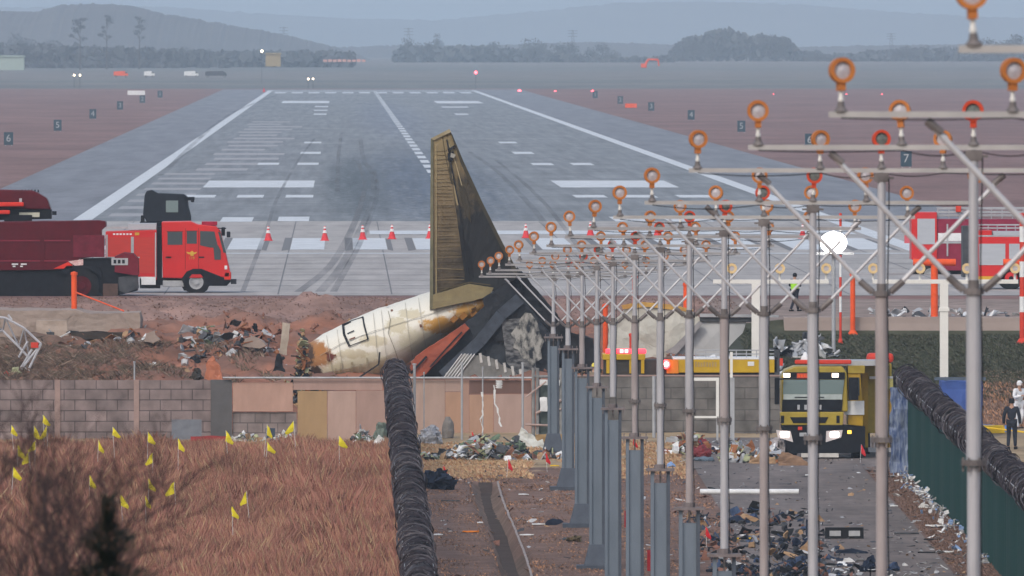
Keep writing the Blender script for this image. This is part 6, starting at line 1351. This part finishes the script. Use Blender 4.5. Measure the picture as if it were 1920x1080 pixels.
rand_blades('dead_weeds', 5000, (-7.0,-2.0), (619,637), lambda x,d: 0.25, [d1,d2,d3], 'sparse dead weeds on the red soil', 'weeds', (0.010,0.022), 0.7, 9, ok=lambda x,d: noise.noise(Vector((x*0.7,d*0.15,7))) > 0.05)
e1 = mat('dark_cover', (0.065,0.075,0.045), (0.035,0.042,0.03), rough=0.95, spec=0.1); e2 = mat('grey_cover', (0.12,0.115,0.085), (0.075,0.075,0.06), rough=0.95, spec=0.1)
rand_blades('ground_cover', 45000, (15.8,30), (622,649.6), lambda x,d: 0.16, [e1,e1,e2], 'dark green ground cover on the slope below the retaining wall', 'ground cover', (0.008,0.03), 1.0, 10)
rand_blades('dry_grass', 9000, (24,30), (604,628), lambda x,d: 0.2, [b2_,g3,b1], 'dry brown grass beyond the coil at right', 'grass', (0.02,0.05), 0.6, 11)
h1 = mat('mound_grass', (0.24,0.155,0.12), (0.16,0.10,0.085), rough=0.95, spec=0.1)
rand_blades('mound_grass', 16000, (-14,16), (652,672), lambda x,d: 0.09, [h1,b1], 'short dry grass along the top of the embankment', 'grass', (0.02,0.07), 0.6, 12, ok=lambda x,d: d < 668.5+1.5*noise.noise(Vector((x*0.5,0,0))))

# ------------------------------------------------------------------ out of focus shrub and conifer near the camera
def branchy(name, base, top, spread, seed, m, label, levels=5, tw=0.006):
    t = thing(name, base, label, 'shrub'); rr = random.Random(seed); T = MB(); B = MB()
    def grow(p, dr, ln, r_, lv):
        mb = T if lv == 0 else B; segs = 4; q_ = p.copy(); dd = dr.copy()
        for s_ in range(segs):
            nd = (dd+Vector((rr.gauss(0,0.12),rr.gauss(0,0.12),rr.gauss(0.03,0.08)))).normalized(); e = q_+nd*ln/segs; ra = max(tw*0.55, r_*(1-s_/segs*0.5)); rb = max(tw*0.5, r_*(1-(s_+1)/segs*0.5))
            mb.tube(q_, e, ra, rb, n=5 if lv>1 else 7, cap=False); q_ = e; dd = nd
            if lv < levels and (s_ > 0 or lv == 0):
                for _ in range(2 if lv < 4 else 1):
                    ax = Vector((rr.gauss(0,1),rr.gauss(0,1),rr.gauss(0,0.35))).normalized(); sp = rr.uniform(0.45,0.95)
                    grow(q_, (nd+ax*sp*spread).normalized(), ln*rr.uniform(0.55,0.78), rb*0.62, lv+1)
    for k in range(1): grow(Vector((0,0,0)), (top-base).normalized(), (top-base).length*0.62, 0.06, 0)
    part('trunk', T, m, t); part('twigs', B, m, t); return t
bark = mat('twig_bark', (0.055,0.04,0.042), (0.03,0.022,0.024), rough=0.9)
def shoots(name, d, ctr, n, label, seed, m):
    "a tall bare shrub: trunk from the ground, limbs and a fine fan of twigs at its top"
    rr = random.Random(seed); x0 = X(ctr,d); g = float(gz(x0,d)); t = thing(name, (x0,d,g), label, 'shrub')
    ztop = Zp(1080,d)-g; T = MB(); T.tube((0,0,0),(0.1,0,ztop-1.1),0.13,0.05,n=9); part('trunk', T, m, t)
    B = MB(); L_ = MB()
    def tw_(p, dr, ln, r_, lv):
        q_ = p.copy(); dd = dr.copy(); sg = 5
        for s_ in range(sg):
            dd = (dd+Vector((rr.gauss(0,0.10),rr.gauss(0,0.10),rr.gauss(0.02,0.07)))).normalized(); e = q_+dd*ln/sg; ra = r_*(1-0.14*s_); (L_ if lv < 2 else B).tube(q_, e, ra, r_*(1-0.14*(s_+1)), n=5 if lv>1 else 7, cap=False); q_ = e
            if lv < (4 if s_ < 3 else 3) and s_ > 0:
                for _ in range(1 if rr.random()<0.6 else 2):
                    v = Vector((rr.gauss(0,1),rr.gauss(0,0.7),rr.gauss(0.2,0.5))).normalized(); tw_(q_, (dd+v*rr.uniform(0.5,0.9)).normalized(), ln*rr.uniform(0.42,0.62), max(0.0022,r_*0.5), lv+1)
    for k in range(n):
        a = rr.uniform(-1,1); tw_(Vector((0.1,0,ztop-1.2+rr.uniform(-0.2,0.2))), Vector((a*0.7,rr.gauss(0,0.25),1)).normalized(), rr.uniform(1.0,1.6), 0.018, 0)
    part('limbs', L_, m, t); part('twigs', B, m, t); return t
shoots('bare_shrub', 122, -10, 4, 'blurred bare brown shrub close to the camera at the lower left', 5, bark)
shoots('bare_shrub', 118, -70, 4, 'dark blurred bare shrub cut by the left edge near the camera', 15, bark)
shoots('bare_shrub', 135, 60, 2, 'smaller blurred bare shrub standing right of the first one near the lower left', 8, bark)
CD = 110; t = thing('conifer', (X(203,CD),CD,float(gz(0,CD))), 'blurred dark green conifer tip at the bottom left', 'tree'); zt = Zp(925,CD)-t.location.z
T = MB(); T.tube((0,0,0),(0,0,zt-0.15),0.14,0.008,n=8); part('trunk', T, bark, t)
rr = random.Random(4); B = MB()
for k in range(16000):
    u = rr.random()**0.6; hh = zt-u*2.2; rad_ = 0.02+1.2*u*(0.55+0.45*math.sin(hh*26+math.sin(hh*4)*2)); a = rr.uniform(0,6.28); q_ = rad_*rr.random()**0.5
    p = Vector((math.cos(a)*q_, math.sin(a)*q_, hh)); dd = Vector((math.cos(a),math.sin(a),rr.uniform(0.2,1.0)))*0.05; s_ = Vector((-math.sin(a),math.cos(a),0.2))*0.008
    B.add([p-s_,p+s_,p+dd], [(0,1,2)])
part('crown', B, mat('needle_green',(0.022,0.035,0.02),(0.012,0.02,0.012),rough=0.8), t)

# ------------------------------------------------------------------ far background
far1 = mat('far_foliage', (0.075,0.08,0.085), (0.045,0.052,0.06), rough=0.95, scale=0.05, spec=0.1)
barkf = mat('far_bark', (0.06,0.05,0.045), (0.04,0.035,0.03), rough=0.95)
def far_tree(name, px, pyb, pyt, wpx, d, label, kind='round', seed=0, grp='trees on the skyline', dens=1.0):
    pyt -= 4
    rr = random.Random(seed*7+int(px)); k = d/F; x = X(px,d); g = float(gz(x,d)); zt = Zp(pyt,d)-g; w_ = wpx*k; t = thing(name, (x,d,g), label, 'tree', grp)
    T = MB(); T.tube((0,0,0),(rr.uniform(-.3,.3),0,zt*0.6),0.35,0.12,n=6)
    lobes = []
    if kind == 'pine':
        for j in range(9): zz = zt*rr.uniform(0.5,0.95); lobes.append((Vector((rr.uniform(-1,1)*w_*0.42*(1.1-zz/zt+0.35),rr.uniform(-1,1)*w_*0.3,zz)), w_*rr.uniform(0.13,0.22), 0.55)); T.tube((0,0,zz*0.85),lobes[-1][0],0.12,0.05,n=4)
    else:
        for j in range(16 if w_ > 12 else 10): 
            a = rr.uniform(-1,1); lobes.append((Vector((a*w_*0.42,rr.uniform(-1,1)*min(w_*0.3,8),zt*rr.uniform(0.25,0.86)*(1-0.35*a*a))), min(w_,zt*1.4)*rr.uniform(0.16,0.26), 0.8)); T.tube((0,0,zt*0.3),lobes[-1][0],0.15,0.05,n=4)
    part('trunk', T, barkf, t); B = MB(); n_ = int(110*dens)
    for c,r_,fl in lobes:
        for q_ in range(n_):
            v = Vector((rr.gauss(0,1),rr.gauss(0,1),rr.gauss(0,1))).normalized()*r_*rr.random()**0.45; v.z *= fl; p = c+v
            if p.z < 0: p.z = 0.2
            s_ = r_*rr.uniform(0.08,0.17); a1 = Vector((rr.gauss(0,1),rr.gauss(0,1),rr.gauss(0,1))).normalized()*s_; a2 = Vector((rr.gauss(0,1),rr.gauss(0,1),rr.gauss(0,1))).normalized()*s_
            B.add([p-a1,p+a2,p+a1,p-a2], [(0,1,2,3)])
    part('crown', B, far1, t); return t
far_tree('pine_tree', 150, 108, 29, 46, 5400, 'tall ragged pine on the skyline at left, first of three', 'pine', 1)
far_tree('pine_tree', 200, 108, 26, 36, 5420, 'tall ragged pine on the skyline, middle one of three', 'pine', 2)
far_tree('pine_tree', 261, 108, 30, 34, 5440, 'tall pine on the skyline with a narrow top, right one of three', 'pine', 3)
FT = [(38,66,60,'low dark tree clump at the far left edge'),(95,80,60,'low tree left of the three pines'),(230,88,70,'round low tree below the three pines'),(300,96,60,'low tree right of the three pines'),(348,90,46,'small round tree on the left skyline'),(388,94,26,'tiny tree at the right end of the left tree row'),
 (772,66,50,'hazy bare tree pair left member at top centre'),(815,62,42,'hazy bare tree pair right member at top centre'),(925,82,58,'low hazy tree right of the centre pair'),(1000,76,60,'hazy tree with broken top right of centre'),(1060,80,60,'hazy low tree beside the broken topped one'),(1130,86,70,'faint wide tree left of the large wood'),
 (1300,76,80,'left shoulder of the large wood at upper right'),(1362,51,56,'domed tallest tree of the large wood at upper right'),(1400,70,70,'middle right tree of the large wood'),(1455,68,62,'rounded right end tree of the large wood'),(1530,100,60,'low faint tree right of the large wood'),(1700,90,70,'hazy row tree under the upper lamps'),(1745,88,70,'hazy row tree between the two upper lamps'),(1660,98,60,'faint tree at the foot of a pylon'),(1850,74,60,'hazy tree behind the top right lamp'),(1900,66,60,'hazy tree at the top right edge')]
for i,(px,pyt,wpx,l) in enumerate(FT): far_tree('tree', px, 115, pyt, wpx, 6750+ (i%5)*60, l, 'round', 10+i, dens=0.8)
def wood(name, pts, d, label, depth=60, seed=1):
    "a far-off wood reading as one mass: leaf clumps filling a long low volume"
    rr = random.Random(seed); B = MB(); A = np.array(pts, float)
    for k in range(int((A[-1,0]-A[0,0])*9)):
        px = rr.uniform(A[0,0],A[-1,0]); top = float(np.interp(px, A[:,0], A[:,1]))+2*math.sin(px*0.13)+1.5*math.sin(px*0.31); dd = d+rr.uniform(0,depth); x = X(px,d); g = float(gz(x,dd)); zt = Zp(top,d)
        if zt <= g: continue
        p = Vector((x,dd,g+(zt-g)*rr.random()**0.6)); s_ = rr.uniform(1.0,2.4); a1 = Vector((rr.gauss(0,1),rr.gauss(0,1),rr.gauss(0,1))).normalized()*s_; a2 = Vector((rr.gauss(0,1),rr.gauss(0,1),rr.gauss(0,1))).normalized()*s_
        B.add([p-a1,p+a2,p+a1,p-a2], [(0,1,2,3)])
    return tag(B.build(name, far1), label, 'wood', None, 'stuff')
wood('far_wood', [(-60,92),(40,90),(120,92),(300,98),(420,104),(560,102),(660,104)], 5700, 'dark distant wood along the left skyline', seed=1)
wood('far_wood', [(740,104),(760,92),(900,93),(1010,100),(1100,112),(1200,116),(1260,112)], 6650, 'low hazy wood along the skyline at centre', seed=2)
wood('far_wood', [(1255,112),(1272,86),(1300,74),(1340,64),(1370,54),(1395,68),(1440,70),(1480,76),(1494,98),(1560,110),(1660,100),(1760,96),(1960,92)], 6900, 'hazy wood along the skyline at right', seed=3)
wood('far_wood', [(-60,128),(0,127),(250,126),(430,131)], 5600, 'dark hedge band across the far field at left', depth=20, seed=4)
wood('far_wood', [(880,137),(1100,138),(1500,136),(1960,138)], 5600, 'dark hedge band across the far field at right', depth=15, seed=5)
def ridge(name, pts, d, dep, m):
    A = np.array(pts, float); n = 420; vs = []; sx = np.linspace(A[0,0],A[-1,0],n)
    for j,(f_) in enumerate((0,0.15,0.4,0.7,0.9,1.0,0.8,0.3,0)):
        dd = d+dep*(j/8-0.6)
        for i,px in enumerate(sx):
            top = Zp(float(np.interp(px,A[:,0],A[:,1]))+3.0*noise.noise(Vector((px*0.05,0,d)))+2.2*noise.noise(Vector((px*0.17,3,d)))+1.6*noise.noise(Vector((px*0.45,5,d))), d); g = 0.5
            vs.append((X(px,d), dd, g+(max(top,g+0.3)-g)*f_+0.7*noise.noise(Vector((px*0.1,j*2,d)))*(0<f_<1)))
    fs = [(j*n+i,j*n+i+1,(j+1)*n+i+1,(j+1)*n+i) for j in range(8) for i in range(n-1)]
    mb = MB(); mb.add(vs, fs); return struct(mb.build(name, m, smooth=True))
hillm = mat('wooded_hillside', (0.13,0.125,0.125), (0.08,0.08,0.085), rough=1.0, scale=0.02, detail=12, contrast=0.9, spec=0.05)
ridge('hills', [(-300,30),(-100,30),(0,20),(60,22),(120,8),(190,7),(245,10),(300,24),(380,38),(450,50),(520,62),(580,76),(640,92),(700,112)], 7600, 900, hillm)
ridge('hills', [(-400,16),(0,14),(300,12),(500,26),(640,34),(820,38),(1000,22),(1150,6),(1300,2),(1500,8),(1700,24),(1900,34),(2300,30)], 15200, 700, hillm)
ridge('hills', [(600,90),(760,84),(900,86),(1100,78),(1280,84),(1500,88),(1700,84),(2100,80)], 8600, 500, hillm)
# power pylons and small far lights, sheds
def pylon(px, pyt, d, l):
    x = X(px,d); g = 2.0; zt = Zp(pyt,d)-g; t = thing('pylon', (x,d,g), l, 'pylon', 'pylons on the skyline'); mb = MB()
    for sx in (-1,1):
        for sy in (-1,1): mb.tube((sx*1.6,sy*1.6,0),(sx*0.25,sy*0.25,zt),0.09,n=4)
    for k in range(8):
        a = zt*k/8; b = zt*(k+1)/8; wa, wb = 1.6-1.35*k/8, 1.6-1.35*(k+1)/8; mb.tube((-wa,-wa,a),(wb,-wb,b),0.04,n=4); mb.tube((wa,-wa,a),(-wb,-wb,b),0.08,n=4)
    part('tower', mb, dgrey, t); mb = MB()
    for f_ in (0.78,0.88,0.97): mb.tube((-2.3,0,zt*f_),(2.3,0,zt*f_),0.12,n=4)
    part('cross_arms', mb, dgrey, t)
pylon(1671,62,8200,'thin hazy pylon rising under the upper right lamps'); pylon(532,50,8200,'faint pylon before the left hill slope'); pylon(766,52,8200,'faint pylon left of the centre trees'); pylon(1074,56,8200,'faint pylon above the centre woodland')
def shed(name, px0, px1, py0, py1, d, m, l, rm=None):
    x0, x1 = X(px0,d), X(px1,d); g = Zp(py1,d); t = thing(name, ((x0+x1)/2,d,g), l, 'building'); w2 = (x1-x0)/2; h_ = Zp(py0,d)-g
    mb = MB(); mb.box(-w2,w2,0,8,-2,h_*0.75); part('wall', mb, m, t); mb = MB(); mb.prism([(-w2-0.3,h_*0.76),(w2+0.3,h_*0.76),(w2*0.97,h_),(-w2*0.97,h_)], -0.3, 8.3); part('roof', mb, rm or m, t)
shed('shed', -40, 45, 104, 116, 3900, mat('pale_green_shed',(0.34,0.42,0.39)), 'long pale flat shed at the far left under the trees')
shed('cabin', 498, 526, 99, 109, 3950, mat('yellow_cabin',(0.34,0.27,0.15)), 'small yellow cabin far beyond the runway end')
mb = MB(); a = W(400+840,110,3900)
t = thing('excavator', (X(1222,3900),3900,Zp(127,3900)), 'faint red excavator arm far beyond the runway at right', 'excavator')
mb = MB(); mb.tube((-1.6,0,0.6),(-0.8,0,2.0),0.28); mb.tube((-0.8,0,2.0),(1.5,0,1.9),0.25); mb.tube((1.5,0,1.9),(1.7,0,0.4),0.2); part('arm', mb, orp, t); mb = MB(); mb.box(-2.6,-1.2,-0.8,0.8,0,1.0); part('body', mb, orp, t, bevel=0.1)
redl = glow('far_red_lamp', (1.0,0.08,0.10), 8.0); warml = glow('far_warm_lamp', (1.0,0.8,0.55), 10.0)
def far_lamp(px, py, d, r, m, l, grp):
    z = Zp(py,d); g = min(float(gz(X(px,d),d)), z-r); t = thing('runway_lamp', (X(px,d),d,g), l, 'lamp', grp)
    mb = MB(); mb.tube((0,0,0),(0,0,max(0.05,z-g-r)),0.06,n=5); part('stem', mb, dgrey, t); ball('bulb', m, (0,0,z-g), r, t, 8)
for i,(px,py) in enumerate([(1450,178),(1517,179),(1587,178),(1654,178),(1723,179),(1792,180),(1861,180)]):
    far_lamp(px,py,3300,0.22,redl,'tiny red lamp in the row across the far right grass','red lamps across the far grass')
far_lamp(892,136,3700,0.34,redl,'bright red lamp far beyond the runway end','single far lamps'); far_lamp(974,171,3500,0.34,redl,'red lamp at the right end of the runway','single far lamps'); far_lamp(1041,172,3500,0.25,redl,'red lamp just right of the runway end lamp','single far lamps'); far_lamp(1111,172,3500,0.32,redl,'red lamp above the smallest right marker','single far lamps')
far_lamp(139,141,3800,0.2,warml,'left of two warm lamps in the dark hedge','pair of warm lamps in the hedge'); far_lamp(150,141,3800,0.2,warml,'right of two warm lamps in the dark hedge','pair of warm lamps in the hedge'); far_lamp(491,96,4000,0.3,warml,'bright lamp above the yellow cabin','single far lamps'); far_lamp(578,148,3700,0.2,warml,'left of two faint lamps beyond the runway end','pair of faint lamps'); far_lamp(587,148,3700,0.2,warml,'right of two faint lamps beyond the runway end','pair of faint lamps')
t = thing('traffic_cone', (X(495,3450),3450,0), 'red cone at the far left corner of the runway', 'cone'); mb = MB(); mb.lathe([(0.02,0.95),(0.3,0.05),(0.45,0.0)],n=10); part('cone_body', mb, pinkr, t)
# far construction clutter behind the runway end
mb = MB(); rr = random.Random(3)
for k in range(9): 
    px = 610+k*9; x = X(px,3980); mb.box(x-0.5,x+0.4,3980,3981,Zp(116,3980),Zp(112,3980)+rr.uniform(0,0.15))
tag(mb.build('barrier_row', mat('salmon_barrier',(0.6,0.22,0.18),(0.5,0.4,0.38),scale=1)), 'row of faded red barriers far beyond the runway end', 'barriers', None, 'stuff')
for i,(px0,px1,l,m_) in enumerate([(213,240,'faint orange digger parked by the far left hedge',orp),(270,290,'faint pale van by the far left hedge',wht),(345,372,'faint white lorry by the far left hedge',wht),(385,425,'long dark lorry at the right end of the far left hedge',dgrey)]):
    d = 3780; g = Zp(142,d); v = Side('far_vehicle', (px0+px1)/2, d, g, l, 'vehicle', 'far vehicles by the left hedge'); v.poly('body', m_, [(px0,142),(px0,134),(px1-6,133),(px1-5,136),(px1,138),(px1,142)], 0, 2.4); v.box('window', dg, px1-6,px1-2,135.5,137.5,-0.1,0); v.wheel(px0+4,143,2,0,0.3,both=False); v.wheel(px1-4,143,2,0,0.3,both=False)
# side sign boards on the grass
for px0,px1,py,l,m_ in [(239,272,178,'white board lying on the far left grass',wht),(1172,1194,202,'orange board on the far right grass',orp)]:
    d = F*CAMZ/(py-VY); mb = MB(); mb.box(X(px0,d),X(px1,d),d,d+0.2,0.0,(8)*d/F); tag(mb.build('ground_board', m_), l, 'board')
# ------------------------------------------------------------------ the air between here and the hills
hz = MB(); hz.box(-1895,1895,-85,15985,-7.4,95)
ho = hz.build('haze', []); ho['kind'] = 'stuff'; ho['label'] = 'pale blue evening haze over the whole airfield'; ho['category'] = 'haze'
hm = bpy.data.materials.new('haze_air'); hm.use_nodes = True; n = hm.node_tree; n.nodes.remove(n.nodes['Principled BSDF'])
pv = n.nodes.new('ShaderNodeVolumePrincipled'); pv.inputs['Color'].default_value = (0.70,0.85,1.0,1); pv.inputs['Density'].default_value = 0.00009; pv.inputs['Anisotropy'].default_value = 0.0
n.links.new(pv.outputs[0], [q_ for q_ in n.nodes if q_.type=='OUTPUT_MATERIAL'][0].inputs['Volume']); ho.data.materials.append(hm)
